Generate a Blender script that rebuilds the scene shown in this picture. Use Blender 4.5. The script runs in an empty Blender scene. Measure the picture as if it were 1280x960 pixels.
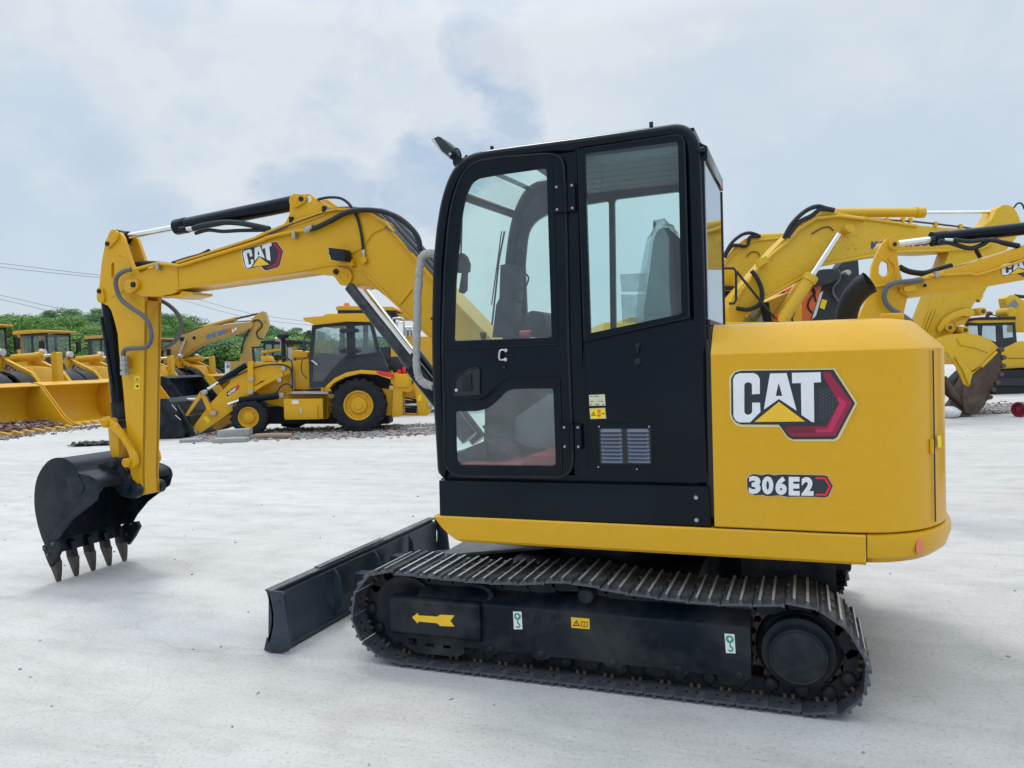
import bpy, bmesh, math, random
from mathutils import Vector, Matrix, geometry, noise
random.seed(7)
scene = bpy.context.scene
COL = scene.collection
PI = math.pi
R_ = math.radians
# ---------------------------------------------------------------- camera model of the place
F, CX, CY = 978.0, 640.0, 480.0
ROLL, PITCH, YAW = 0.030021, 0.029669, 0.357926
CAM = Vector((0.0, -3.44, 1.53))
fw = Vector((-math.sin(YAW)*math.cos(PITCH), math.cos(YAW)*math.cos(PITCH), -math.sin(PITCH)))
_r = Vector((math.cos(YAW), math.sin(YAW), 0)); _u = _r.cross(fw)
rt = _r*math.cos(ROLL) - _u*math.sin(ROLL); up = _u*math.cos(ROLL) + _r*math.sin(ROLL)
RH = Vector((math.cos(YAW), math.sin(YAW), 0)); FH = Vector((-math.sin(YAW), math.cos(YAW), 0))
def ray(px, py): return fw + rt*((px-CX)/F) - up*((py-CY)/F)
def S(px, py, Y):            # picture point -> (x, z) on the real plane y = Y
    d = ray(px, py); q = CAM + d*((Y-CAM.y)/d.y); return (q.x, q.z)
def SX(px, py, X):           # -> (y, z) on the plane x = X
    d = ray(px, py); q = CAM + d*((X-CAM.x)/d.x); return (q.y, q.z)
def GD(px, py, D):           # -> (u, z) on the upright plane D metres ahead of the camera
    d = ray(px, py); q = d*(D/d.dot(FH)); return (q.dot(RH), q.z+CAM.z)
def camw(u, D, z=0): 
    v = CAM + RH*u + FH*D; return Vector((v.x, v.y, z))
ZM = {'a1':(4,0,200),'a2':(4,0,370),'a3':(4,30,500),'a4':(3.765,220,200),'a5':(3.765,220,360),'a6':(3.2,520,140),
 'a7':(3.2,530,400),'a8':(3.2,880,240),'b1':(4,320,640),'b2':(4.267,600,660),'b3':(4,860,660),'b4':(3.7647,860,380),
 'b5':(6.4,880,240),'b6':(6.4,1080,240),'b7':(6,1120,370),'b8':(3.7647,900,570),'c1':(3.2,530,150),'c2':(3.2,700,150),
 'c3':(4.8,530,420),'c4':(6.4,0,400),'c5':(5.333,200,380),'c6':(5.05,370,370),'c7':(5.647,120,230),'c8':(5.647,350,230),
 'd1':(16,240,400),'d2':(8,900,330),'d3':(16,530,155),'d6':(9.14,735,485),'d8':(6.857,180,420),'p':(1,0,0)}
def Z(k, *pts):
    s, ox, oy = ZM[k]; return [(x/s+ox, y/s+oy) for x, y in pts]
# ---------------------------------------------------------------- materials
MAT = {}
def nt(name):
    m = bpy.data.materials.new(name); m.use_nodes = True; t = m.node_tree
    return m, t, t.nodes['Principled BSDF'], t.nodes['Material Output']
def N(t, k, **kw):
    n = t.nodes.new(k)
    for a, b in kw.items(): setattr(n, a, b)
    return n
def ramp(t, inp, stops):
    n = N(t, 'ShaderNodeValToRGB'); e = n.color_ramp.elements
    while len(e) < len(stops): e.new(0.5)
    for q, (p, c) in zip(e, stops): q.position = p; q.color = c if len(c) == 4 else (*c, 1)
    t.links.new(inp, n.inputs[0]); return n
def noise_n(t, scale, detail=6, rough=0.55, stretch=None, dist=0.0, geo=False):
    tc = N(t, 'ShaderNodeTexCoord'); mp = N(t, 'ShaderNodeMapping')
    t.links.new(tc.outputs['Object'], mp.inputs[0])
    if stretch: mp.inputs['Scale'].default_value = stretch
    n = N(t, 'ShaderNodeTexNoise'); n.inputs['Scale'].default_value = scale; n.inputs['Detail'].default_value = detail
    n.inputs['Roughness'].default_value = rough; n.inputs['Distortion'].default_value = dist
    t.links.new(mp.outputs[0], n.inputs['Vector']); return n
def mixc(t, fac, a, b):
    n = N(t, 'ShaderNodeMix', data_type='RGBA')
    for i, v in ((0, fac), (6, a), (7, b)):
        if hasattr(v, 'is_linked') or isinstance(v, bpy.types.NodeSocket): t.links.new(v, n.inputs[i])
        else: n.inputs[i].default_value = v if i == 0 else (*v[:3], 1)
    return n.outputs[2]
def paint(name, base, rough=0.4, dirt=0.25, dirtc=(0.30, 0.27, 0.22), dscale=3.0, metal=0.0, spec=0.35, coat=0.0, bump=0.02, chips=None, var=0.12, stretch=None):
    m, t, p, o = nt(name)
    a = noise_n(t, dscale, 8, 0.6, stretch, 0.4); b = noise_n(t, dscale*9, 6, 0.7)
    r1 = ramp(t, a.outputs[0], [(0.42, (0, 0, 0)), (0.72, (dirt, dirt, dirt))])
    r2 = ramp(t, b.outputs[0], [(0.35, (1-var,)*3), (0.75, (1+0,)*3)])
    mul = N(t, 'ShaderNodeMix', data_type='RGBA', blend_type='MULTIPLY'); mul.inputs[0].default_value = 1
    mul.inputs[6].default_value = (*base, 1); t.links.new(r2.outputs[0], mul.inputs[7])
    c = mixc(t, r1.outputs[0], mul.outputs[2], dirtc)
    if chips:
        ch = noise_n(t, chips[1], 9, 0.75, None, 0.8)
        r3 = ramp(t, ch.outputs[0], [(chips[2], (0, 0, 0)), (chips[2]+0.03, (1, 1, 1))])
        c = mixc(t, r3.outputs[0], c, chips[0])
    t.links.new(c, p.inputs['Base Color'])
    rr = N(t, 'ShaderNodeMapRange'); t.links.new(a.outputs[0], rr.inputs[0])
    rr.inputs[1].default_value = 0.3; rr.inputs[2].default_value = 0.75; rr.inputs[3].default_value = rough*0.85; rr.inputs[4].default_value = min(1, rough*1.35)
    t.links.new(rr.outputs[0], p.inputs['Roughness'])
    p.inputs['Metallic'].default_value = metal; p.inputs['Specular IOR Level'].default_value = spec
    p.inputs['Coat Weight'].default_value = coat; p.inputs['Coat Roughness'].default_value = 0.09
    if bump:
        bn = N(t, 'ShaderNodeBump'); bn.inputs['Strength'].default_value = bump*4; bn.inputs['Distance'].default_value = 0.01
        t.links.new(b.outputs[0], bn.inputs['Height']); t.links.new(bn.outputs[0], p.inputs['Normal'])
    MAT[name] = m; return m
def flat(name, base, rough=0.5, metal=0.0, emit=0):
    m, t, p, o = nt(name); p.inputs['Base Color'].default_value = (*base, 1); p.inputs['Roughness'].default_value = rough
    p.inputs['Metallic'].default_value = metal
    a = noise_n(t, 14, 4); rr = ramp(t, a.outputs[0], [(0.3, (0.9,)*3), (0.7, (1,)*3)])
    mul = N(t, 'ShaderNodeMix', data_type='RGBA', blend_type='MULTIPLY'); mul.inputs[0].default_value = 1
    mul.inputs[6].default_value = (*base, 1); t.links.new(rr.outputs[0], mul.inputs[7]); t.links.new(mul.outputs[2], p.inputs['Base Color'])
    MAT[name] = m; return m
def glass(name, tint=(0.72, 0.88, 0.87), haze=0.06, ior=1.5):
    m, t, p, o = nt(name); t.nodes.remove(p)
    tr = N(t, 'ShaderNodeBsdfTransparent'); tr.inputs[0].default_value = (*tint, 1)
    gl = N(t, 'ShaderNodeBsdfGlossy'); gl.inputs['Roughness'].default_value = 0.03; gl.inputs['Color'].default_value = (0.9, 0.95, 1, 1)
    df = N(t, 'ShaderNodeBsdfDiffuse'); df.inputs[0].default_value = (0.55, 0.6, 0.6, 1)
    lw = N(t, 'ShaderNodeLayerWeight'); lw.inputs[0].default_value = 0.5; f0 = ((ior-1)/(ior+1))**2*2
    pw = N(t, 'ShaderNodeMath', operation='POWER'); t.links.new(lw.outputs['Facing'], pw.inputs[0]); pw.inputs[1].default_value = 5
    fr = N(t, 'ShaderNodeMath', operation='MULTIPLY_ADD'); t.links.new(pw.outputs[0], fr.inputs[0]); fr.inputs[1].default_value = 0.9-f0; fr.inputs[2].default_value = f0
    a = noise_n(t, 5, 8, 0.7, None, 1.5); rr = ramp(t, a.outputs[0], [(0.35, (haze*0.4,)*3), (0.75, (haze*2.0,)*3)])
    m1 = N(t, 'ShaderNodeMixShader'); t.links.new(rr.outputs[0], m1.inputs[0]); t.links.new(tr.outputs[0], m1.inputs[1]); t.links.new(df.outputs[0], m1.inputs[2])
    m2 = N(t, 'ShaderNodeMixShader'); t.links.new(fr.outputs[0], m2.inputs[0]); t.links.new(m1.outputs[0], m2.inputs[1]); t.links.new(gl.outputs[0], m2.inputs[2])
    t.links.new(m2.outputs[0], o.inputs[0]); MAT[name] = m; return m
YM = (0.68, 0.362, 0.005)
paint('yellow', YM, 0.34, 0.06, (0.60, 0.42, 0.12), 2.2, coat=0.22, bump=0.004, var=0.06, spec=0.25)
paint('yellow_worn', (0.60, 0.335, 0.045), 0.5, 0.45, (0.42, 0.33, 0.20), 2.5, var=0.25, chips=((0.12, 0.06, 0.035), 7, 0.70))
paint('lemon', (0.70, 0.425, 0.014), 0.42, 0.18, (0.50, 0.40, 0.2), 1.6, var=0.15, chips=((0.10, 0.06, 0.04), 6, 0.74))
paint('gold', (0.70, 0.375, 0.008), 0.4, 0.18, (0.45, 0.33, 0.16), 1.5, var=0.15, chips=((0.12, 0.07, 0.04), 6, 0.73))
paint('old_yellow', (0.60, 0.37, 0.07), 0.6, 0.6, (0.36, 0.27, 0.15), 1.6, var=0.3, chips=((0.10, 0.05, 0.03), 3, 0.62))
paint('orange', (0.75, 0.13, 0.02), 0.45, 0.3, (0.5, 0.3, 0.2), 2, var=0.2)
paint('cab_black', (0.0015, 0.0055, 0.011), 0.16, 0.22, (0.014, 0.027, 0.038), 2.0, spec=0.19, bump=0.002, chips=((0.16, 0.17, 0.18), 38, 0.80))
paint('frame_black', (0.004, 0.009, 0.016), 0.36, 0.7, (0.065, 0.066, 0.066), 3.2, spec=0.17, bump=0.03, chips=((0.22, 0.2, 0.18), 30, 0.76))
paint('steel_dark', (0.02, 0.028, 0.038), 0.42, 0.5, (0.15, 0.15, 0.155), 5.0, metal=0.2, bump=0.04, chips=((0.22, 0.15, 0.10), 14, 0.70), var=0.35)
paint('shoe_face', (0.095, 0.108, 0.13), 0.34, 0.65, (0.26, 0.235, 0.215), 7.0, metal=0.35, bump=0.05, chips=((0.17, 0.10, 0.07), 12, 0.63), var=0.35)
paint('worn_steel', (0.80, 0.82, 0.85), 0.34, 0.3, (0.30, 0.27, 0.24), 16.0, metal=0.55, bump=0.04, var=0.35)
paint('rust', (0.16, 0.085, 0.05), 0.75, 0.6, (0.10, 0.06, 0.045), 5.0, bump=0.08, var=0.4)
paint('rust_brown', (0.10, 0.062, 0.045), 0.7, 0.7, (0.17, 0.14, 0.12), 2.5, bump=0.1, var=0.4)
paint('bucket_black', (0.006, 0.012, 0.019), 0.38, 0.5, (0.05, 0.06, 0.07), 4.5, spec=0.22, bump=0.03, var=0.3, chips=((0.25, 0.24, 0.22), 26, 0.74))
paint('blade_grey', (0.030, 0.046, 0.066), 0.36, 0.5, (0.085, 0.095, 0.11), 3.5, bump=0.03, var=0.3, chips=((0.3, 0.28, 0.25), 30, 0.72))
paint('hose', (0.010, 0.015, 0.021), 0.5, 0.3, (0.06, 0.065, 0.07), 12, bump=0.03)
paint('hose_grey', (0.11, 0.12, 0.13), 0.55, 0.4, (0.2, 0.19, 0.18), 12, bump=0.03)
paint('rubber', (0.010, 0.013, 0.017), 0.75, 0.5, (0.05, 0.05, 0.05), 6, bump=0.05, spec=0.3)
paint('tooth', (0.075, 0.062, 0.058), 0.45, 0.5, (0.15, 0.125, 0.11), 14, metal=0.3, bump=0.04)
paint('plastic_dark', (0.008, 0.012, 0.017), 0.55, 0.3, (0.05, 0.055, 0.06), 8, spec=0.3)
paint('dark_grey', (0.024, 0.030, 0.040), 0.5, 0.3, (0.07, 0.075, 0.08), 3, spec=0.35)
paint('headliner', (0.21, 0.25, 0.27), 0.8, 0.2, (0.2, 0.22, 0.23), 3)
paint('red_mat', (0.48, 0.035, 0.03), 0.5, 0.3, (0.25, 0.1, 0.09), 5)
paint('wrap', (0.80, 0.80, 0.78), 0.8, 0.5, (0.5, 0.5, 0.49), 26, bump=0.35, var=0.4)
paint('concrete', (0.36, 0.37, 0.37), 0.9, 0.5, (0.24, 0.23, 0.21), 6, bump=0.1)
paint('wood', (0.33, 0.25, 0.17), 0.85, 0.5, (0.2, 0.15, 0.1), 5, stretch=(0.3, 4, 4), bump=0.1)
paint('white_paint', (0.7, 0.72, 0.73), 0.5, 0.3, (0.4, 0.4, 0.4), 3)
flat('chrome', (0.82, 0.83, 0.85), 0.12, 1.0); flat('silver', (0.6, 0.61, 0.62), 0.3, 0.9); flat('zinc', (0.42, 0.42, 0.42), 0.42, 0.7)
flat('white', (0.78, 0.8, 0.83)); flat('black', (0.008, 0.01, 0.014), 0.4); flat('cream', (0.72, 0.60, 0.30)); flat('decal_dark', (0.014, 0.022, 0.032), 0.4)
flat('red', (0.30, 0.008, 0.045)); flat('red_deep', (0.16, 0.01, 0.03)); flat('red_bright', (0.75, 0.015, 0.03)); flat('rose', (0.52, 0.02, 0.10)); flat('decal_yellow', (0.88, 0.52, 0.02))
flat('sticker_yellow', (0.88, 0.66, 0.0)); flat('sticker_amber', (0.85, 0.50, 0.01)); flat('sticker_green', (0.0, 0.33, 0.12)); flat('sticker_beige', (0.62, 0.62, 0.42)); flat('hex', (0.045, 0.055, 0.07))
flat('pink', (0.75, 0.21, 0.12)); flat('blue_text', (0.03, 0.05, 0.24)); flat('blue_bright', (0.05, 0.22, 0.55)); flat('louver', (0.12, 0.145, 0.20), 0.45)
flat('orange_lamp', (0.9, 0.16, 0.02)); flat('lamp_glass', (0.5, 0.52, 0.55), 0.1, 0.3); flat('maroon', (0.20, 0.01, 0.03), 0.35); flat('far_dark', (0.012, 0.015, 0.02), 0.8)
glass('glass', (0.74, 0.925, 0.89), 0.02, 1.45); glass('glass_dusty', (0.76, 0.92, 0.88), 0.05, 1.5); glass('glass_lower', (0.70, 0.87, 0.83), 0.06, 1.6); glass('glass_thin', (0.90, 0.97, 0.95), 0.008, 1.2); glass('glass_far', (0.72, 0.80, 0.80), 0.03); glass('glass_rear', (0.30, 0.34, 0.36), 0.10, 2.6)
glass('sheet', (0.90, 0.93, 0.93), 0.14, 1.7)
# ---------------------------------------------------------------- mesh builder
OFF = [Vector((0, 0, 0))]
class MB:
    def __init__(s, mat='yellow'): s.v = []; s.f = []; s.mi = []; s.sl = []; s.m(mat)
    def m(s, name):
        if name not in s.sl: s.sl.append(name)
        s.c = s.sl.index(name); return s
    def add(s, vs, fs):
        b = len(s.v); s.v += [Vector(q) for q in vs]
        for f in fs: s.f.append([b+i for i in f]); s.mi.append(s.c)
        return s
    def box(s, x0, x1, y0, y1, z0, z1):
        return s.add([(x, y, z) for x in (x0, x1) for y in (y0, y1) for z in (z0, z1)],
            [(0, 1, 3, 2), (4, 6, 7, 5), (0, 4, 5, 1), (2, 3, 7, 6), (0, 2, 6, 4), (1, 5, 7, 3)])
    def prism(s, pts, y0, y1, holes=(), pts1=None):      # pts in (x, z); pts1 = outline at y1
        loops = [list(pts)]+[list(h) for h in holes]
        allp = [p for l in loops for p in l]; all1 = list(pts1) if pts1 and not holes else allp; n = len(allp)
        vs = [(p[0], y0, p[1]) for p in allp]+[(p[0], y1, p[1]) for p in all1]
        if holes:
            tri = geometry.tessellate_polygon([[Vector((p[0], p[1], 0)) for p in l] for l in loops])
            fs = [tuple(t) for t in tri]+[tuple(n+i for i in reversed(t)) for t in tri]
        else: fs = [tuple(range(n)), tuple(range(2*n-1, n-1, -1))]
        k = 0
        for l in loops:
            m = len(l)
            for i in range(m):
                a, b = k+i, k+(i+1) % m; fs.append((a, n+a, n+b, b))
            k += m
        return s.add(vs, fs)
    def xprism(s, pts, x0, x1):                          # pts in (y, z)
        n = len(pts)
        return s.add([(x0, p[0], p[1]) for p in pts]+[(x1, p[0], p[1]) for p in pts],
            [tuple(range(n)), tuple(range(2*n-1, n-1, -1))]+[(i, n+i, n+(i+1) % n, (i+1) % n) for i in range(n)])
    def zprism(s, pts, z0, z1):
        n = len(pts)
        return s.add([(p[0], p[1], z0) for p in pts]+[(p[0], p[1], z1) for p in pts],
            [tuple(range(n)), tuple(range(2*n-1, n-1, -1))]+[(i, n+i, n+(i+1) % n, (i+1) % n) for i in range(n)])
    def cyl(s, a, b, r, r2=None, seg=20, caps=True):
        a, b = Vector(a), Vector(b); r2 = r if r2 is None else r2; d = (b-a).normalized()
        x = d.orthogonal().normalized(); y = d.cross(x)
        vs = [a+(x*math.cos(t)+y*math.sin(t))*r for t in [2*PI*i/seg for i in range(seg)]]
        vs += [b+(x*math.cos(t)+y*math.sin(t))*r2 for t in [2*PI*i/seg for i in range(seg)]]
        fs = [(i, (i+1) % seg, seg+(i+1) % seg, seg+i) for i in range(seg)]
        if caps: fs += [tuple(range(seg-1, -1, -1)), tuple(range(seg, 2*seg))]
        return s.add(vs, fs)
    def lathe(s, c, axis, prof, seg=32):                 # prof: (distance along axis, radius)
        c = Vector(c); d = Vector(axis).normalized(); x = d.orthogonal().normalized(); y = d.cross(x); n = len(prof)
        vs = [c+d*h+(x*math.cos(2*PI*i/seg)+y*math.sin(2*PI*i/seg))*r for i in range(seg) for h, r in prof]
        fs = [(i*n+j, i*n+j+1, ((i+1) % seg)*n+j+1, ((i+1) % seg)*n+j) for i in range(seg) for j in range(n-1)]
        return s.add(vs, fs)
    def tube(s, path, r, seg=10, caps=True, closed=False, smooth=0, rib=None):
        P = [Vector(p) for p in path]
        if smooth: P = catmull(P, smooth, closed)
        n = len(P); T = []
        if isinstance(r, (list, tuple)) and len(r) != n:
            k_ = len(r)-1; r = [r[int(i*k_/(n-1))]*(1-(i*k_/(n-1))%1)+r[min(k_, int(i*k_/(n-1))+1)]*((i*k_/(n-1))%1) for i in range(n)]
        for i in range(n):
            a = P[(i-1) % n] if (closed or i > 0) else P[i]; b = P[(i+1) % n] if (closed or i < n-1) else P[i]
            T.append((b-a).normalized())
        x = T[0].orthogonal().normalized(); vs = []
        for i in range(n):
            x = (x-T[i]*x.dot(T[i])).normalized(); y = T[i].cross(x)
            rr = r[i] if isinstance(r, (list, tuple)) else r
            if rib: rr *= 1+rib*(i % 2)
            vs += [P[i]+(x*math.cos(2*PI*k/seg)+y*math.sin(2*PI*k/seg))*rr for k in range(seg)]
        fs = [(i*seg+k, i*seg+(k+1) % seg, ((i+1) % n)*seg+(k+1) % seg, ((i+1) % n)*seg+k) for i in range(n if closed else n-1) for k in range(seg)]
        if caps and not closed: fs += [tuple(range(seg-1, -1, -1)), tuple((n-1)*seg+k for k in range(seg))]
        return s.add(vs, fs)
    def loft(s, rings, caps=True):
        n = len(rings[0]); vs = [p for r in rings for p in r]
        fs = [(j*n+i, j*n+(i+1) % n, (j+1)*n+(i+1) % n, (j+1)*n+i) for j in range(len(rings)-1) for i in range(n)]
        if caps: fs += [tuple(range(n-1, -1, -1)), tuple((len(rings)-1)*n+i for i in range(n))]
        return s.add(vs, fs)
    def poly3(s, pts): return s.add(pts, [tuple(range(len(pts)))])
    def each(s, name, parent=None, merge=None, **kw):      # every separate piece becomes an object of its own
        par = list(range(len(s.v)))
        def fd(i):
            while par[i] != i: par[i] = par[par[i]]; i = par[i]
            return i
        for f in s.f:
            for i in f[1:]: par[fd(i)] = fd(f[0])
        comp = {}
        for f, mi in zip(s.f, s.mi): comp.setdefault(fd(f[0]), []).append((f, mi))
        keys = list(comp); boxes = {}
        for k in keys:
            vs = [s.v[i] for f, _ in comp[k] for i in f]; boxes[k] = [(min(v[a] for v in vs)-0.001, max(v[a] for v in vs)+0.001) for a in range(3)]
        grp = {k: k for k in keys}
        for i, a in enumerate(keys):
            for b in keys[i+1:]:
                if all(boxes[a][q][0] <= boxes[b][q][1] and boxes[b][q][0] <= boxes[a][q][1] for q in range(3)):
                    ga, gb = grp[a], grp[b]
                    for k in keys:
                        if grp[k] == gb: grp[k] = ga
        out = []
        for g_ in dict.fromkeys(grp.values()):
            m2 = MB(s.sl[0]); m2.sl = list(s.sl); mp = {}
            for k in keys:
                if grp[k] != g_: continue
                for f, mi in comp[k]:
                    for i in f:
                        if i not in mp: mp[i] = len(m2.v); m2.v.append(s.v[i])
                    m2.f.append([mp[i] for i in f]); m2.mi.append(mi)
            out.append(m2.build(name, parent, **kw))
        return out
    def build(s, name, parent=None, bevel=0, seg=2, smooth=38, label=None, off=True):
        me = bpy.data.meshes.new(name); o_ = OFF[0] if off else Vector((0, 0, 0))
        bm = bmesh.new(); bv = [bm.verts.new(v-o_) for v in s.v]
        for f, mi in zip(s.f, s.mi):
            if len(set(f)) < 3: continue
            try: q = bm.faces.new([bv[i] for i in f]); q.material_index = mi
            except ValueError: pass
        bmesh.ops.recalc_face_normals(bm, faces=bm.faces)
        if bevel:
            es = [e for e in bm.edges if len(e.link_faces) == 2 and e.calc_face_angle(0) > R_(28)]
            try: bmesh.ops.bevel(bm, geom=es, offset=bevel, segments=seg, affect='EDGES', profile=0.6, clamp_overlap=True, material=-1)
            except Exception as ex: print('bevel', name, ex)
        for q in bm.faces: q.smooth = True
        bm.to_mesh(me); bm.free()
        me.set_sharp_from_angle(angle=R_(smooth))
        for k in s.sl: me.materials.append(MAT[k])
        o = bpy.data.objects.new(name, me); COL.objects.link(o)
        if parent: o.parent = parent
        if label: o['label'] = label
        return o
def catmull(P, k, closed=False):
    out = []; n = len(P)
    for i in range(n if closed else n-1):
        g = (lambda j: P[j % n]) if closed else (lambda j: P[max(0, min(n-1, j))])
        p0, p1, p2, p3 = g(i-1), g(i), g(i+1), g(i+2)
        for j in range(k):
            t = j/k; out.append(0.5*((2*p1)+(p2-p0)*t+(2*p0-5*p1+4*p2-p3)*t*t+(3*p1-p0-3*p2+p3)*t**3))
    if not closed: out.append(P[-1])
    return out
def cat2(pts, k, closed=False): return [(v.x, v.y) for v in catmull([Vector((a, b, 0)) for a, b in pts], k, closed)]
def rounded(pts, r, k=5):           # round the corners of a 2-D polygon; r number or list
    out = []; n = len(pts)
    for i in range(n):
        p = Vector(pts[i]); a = Vector(pts[i-1]); b = Vector(pts[(i+1) % n]); rr = r[i] if isinstance(r, (list, tuple)) else r
        da, db = (a-p), (b-p); q = min(rr, da.length*0.48, db.length*0.48)
        if q < 1e-5: out.append((p.x, p.y)); continue
        p0 = p+da.normalized()*q; p2 = p+db.normalized()*q
        for j in range(k+1):
            t = j/k; v = p0*(1-t)**2+p*2*t*(1-t)+p2*t*t; out.append((v.x, v.y))
    return out
def inset(pts, d):                  # shrink (d>0) a closed 2-D polygon
    n = len(pts); A = sum(pts[i][0]*pts[(i+1) % n][1]-pts[(i+1) % n][0]*pts[i][1] for i in range(n)); sg = 1 if A > 0 else -1; out = []
    for i in range(n):
        a, p, b = Vector(pts[i-1]), Vector(pts[i]), Vector(pts[(i+1) % n])
        e1 = (p-a).normalized(); e2 = (b-p).normalized(); n1 = Vector((-e1.y, e1.x))*sg; n2 = Vector((-e2.y, e2.x))*sg
        m = (n1+n2); m = m.normalized() if m.length > 1e-6 else n1; k = max(0.5, m.dot(n1)); q = p+m*d/k; out.append((q.x, q.y))
    return out
def tag(o, label, cat=None, group=None, kind=None):
    if label: o['label'] = label
    if cat: o['category'] = cat
    if group: o['group'] = group
    if kind: o['kind'] = kind
    return o
def empty(name, loc=(0, 0, 0), rz=0):
    o = bpy.data.objects.new(name, None); o.location = loc; o.rotation_euler = (0, 0, rz); o.empty_display_size = 0.3; COL.objects.link(o); return o
def sub(name, parent):              # an empty used as a part holding sub-parts
    o = bpy.data.objects.new(name, None); COL.objects.link(o); o.parent = parent; return o
def copy_tree(o, parent=None):
    c = o.copy(); COL.objects.link(c)
    if parent: c.parent = parent
    for ch in list(o.children): copy_tree(ch, c)
    return c
_tc = {}
def text2d(s, bold=0.0):
    if (s, bold) in _tc: return _tc[(s, bold)]
    cu = bpy.data.curves.new('t', 'FONT'); cu.body = s; cu.offset = bold; cu.resolution_u = 3
    o = bpy.data.objects.new('t', cu); COL.objects.link(o); bpy.context.view_layer.update()
    me = o.evaluated_get(bpy.context.evaluated_depsgraph_get()).to_mesh()
    vs = [(v.co.x, v.co.y) for v in me.vertices]; fs = [tuple(p.vertices) for p in me.polygons]
    x0 = min(v[0] for v in vs); x1 = max(v[0] for v in vs); y0 = min(v[1] for v in vs); y1 = max(v[1] for v in vs)
    vs = [((a-x0)/(x1-x0), (b-y0)/(y1-y0)) for a, b in vs]
    bpy.data.objects.remove(o); bpy.data.curves.remove(cu); _tc[(s, bold)] = (vs, fs); return vs, fs
def put_text(mb, s, quad, bold=0.0):  # quad: 3-D corners lower-left, lower-right, upper-right, upper-left
    vs, fs = text2d(s, bold); a, b, c, d = [Vector(q) for q in quad]
    mb.add([(a*(1-x)+b*x)*(1-y)+(d*(1-x)+c*x)*y for x, y in vs], fs)
# ================================================================= THE NEAR EXCAVATOR
RX, RY = -1.0, 0.99
OFF[0] = Vector((RX, RY, 0))
ex = empty('crawler_excavator', (RX, RY, 0))
tag(ex, 'nearest excavator, golden yellow with tall glazed black cab, bucket teeth resting on the ground', 'excavator')
def P(Y, k, *pts): return [S(x, y, Y) for x, y in Z(k, *pts)]
def V(Y, k, *pts): return [(x, Y, z) for x, z in P(Y, k, *pts)]
def flatpoly(mb, Y, pts, yk=0.0): mb.add([(x, Y+yk, z) for x, z in pts], [tuple(range(len(pts)))])

# ---------------- hood and counterweight
def house_plan(d=0.0, xf=-0.385, rear=0.0):
    # plan outline, near side -> rear -> far side; d = inset of sides and rear
    r = rear
    c = [(0.10, 0.10), (0.22, 0.108), (0.33, 0.14), (0.44, 0.215), (0.53, 0.34), (0.585, 0.50), (0.605, 0.72), (0.612, 0.99)]
    half = [(xf, 0.10)]+[(x+r*max(0, (x-0.2)/0.4), y) for x, y in c]
    full = half+[(x, 1.98-y) for x, y in reversed(half[:-1])]
    full = [(v.x, v.y) for v in catmull([Vector((a, b, 0)) for a, b in full[1:-1]], 3)]
    full = [(xf, 0.10)]+[q for q in full if q[0] > xf+0.01]+[(xf, 1.88)]
    if d: full = [(max(xf, q[0]), q[1]) if 0 < i < len(full)-1 else (xf, q[1]) for i, q in enumerate(inset(full, d))]
    full = [(x, max(0.10+d, min(1.88-d, y))) for x, y in full] if d else full
    return full
def ring(d, z, xf=-0.385, rear=0.0): return [(x, y, z) for x, y in house_plan(d, xf, rear)]
mb = MB('yellow')
mb.loft([ring(0.004, 0.767), ring(0.0, 0.772), ring(0.0, 1.530), ring(0.006, 1.540), ring(0.105, 1.640), ring(0.13, 1.658), ring(0.19, 1.668)])
hood = mb.build('engine_hood', ex, smooth=24)
mb = MB('yellow'); mb.loft([ring(0.10, 0.628, 0.233, 0.0), ring(0.035, 0.634, 0.233), ring(0.012, 0.66, 0.233, 0.012), ring(0.0, 0.72, 0.233, 0.02), ring(0.0, 0.752, 0.233, 0.016), ring(0.012, 0.760, 0.233, 0.012)])
cw = mb.build('counterweight', ex, smooth=30)
mb = MB('black'); mb.loft([ring(0.02, 0.7605), ring(0.02, 0.7665)]); mb.box(0.2285, 0.2335, 0.12, 1.86, 0.64, 0.759); mb.each('panel_gap', ex)
# skirt
sk = [(-1.768, 0.10), (0.228, 0.10), (0.228, 1.88), (-1.30, 1.88), (-1.30, 1.25), (-1.768, 1.25)]
def skr(z, d, f): return [(-1.768+f, 0.10+d, z), (0.228, 0.10+d, z), (0.228, 1.88-d, z), (-1.30, 1.88-d, z), (-1.30, 1.25, z), (-1.768+f, 1.25, z)]
mb = MB('yellow'); mb.loft([skr(0.628, 0.035, 0.17), skr(0.632, 0.012, 0.145), skr(0.645, 0.001, 0.115), skr(0.665, 0.0, 0.085), skr(0.70, 0.0, 0.045), skr(0.74, 0.0, 0.012), skr(0.752, 0.0, 0.0), skr(0.759, 0.006, 0.0)])
mb.build('skirt_panel', ex, smooth=30)
# dark gap and lock and handles on the hood
def on_rear(px, py, push=0.004):       # a point on the rear corner surface seen along a picture direction
    d = ray(px, py); prev = None; pl = house_plan(0, 0.233, 0.012)
    best = None
    for i in range(len(pl)-1):
        a = Vector((pl[i][0], pl[i][1])); b = Vector((pl[i+1][0], pl[i+1][1])); e = b-a
        den = d.x*e.y-d.y*e.x
        if abs(den) < 1e-9: continue
        w = a-Vector((CAM.x, CAM.y)); t = (w.x*e.y-w.y*e.x)/den; s_ = (w.x*d.y-w.y*d.x)/den
        if t > 0 and -0.001 <= s_ <= 1.001 and (best is None or t < best): best = t
    return None if best is None else CAM+d*(best-push)
mb = MB('black'); s0 = on_rear(1168, 560, 0.0); mb.tube([(s0.x, s0.y, 0.79), (s0.x, s0.y, 1.52)], 0.003, 6); mb.build('hood_seam', ex)
mb = MB('pink')
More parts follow.
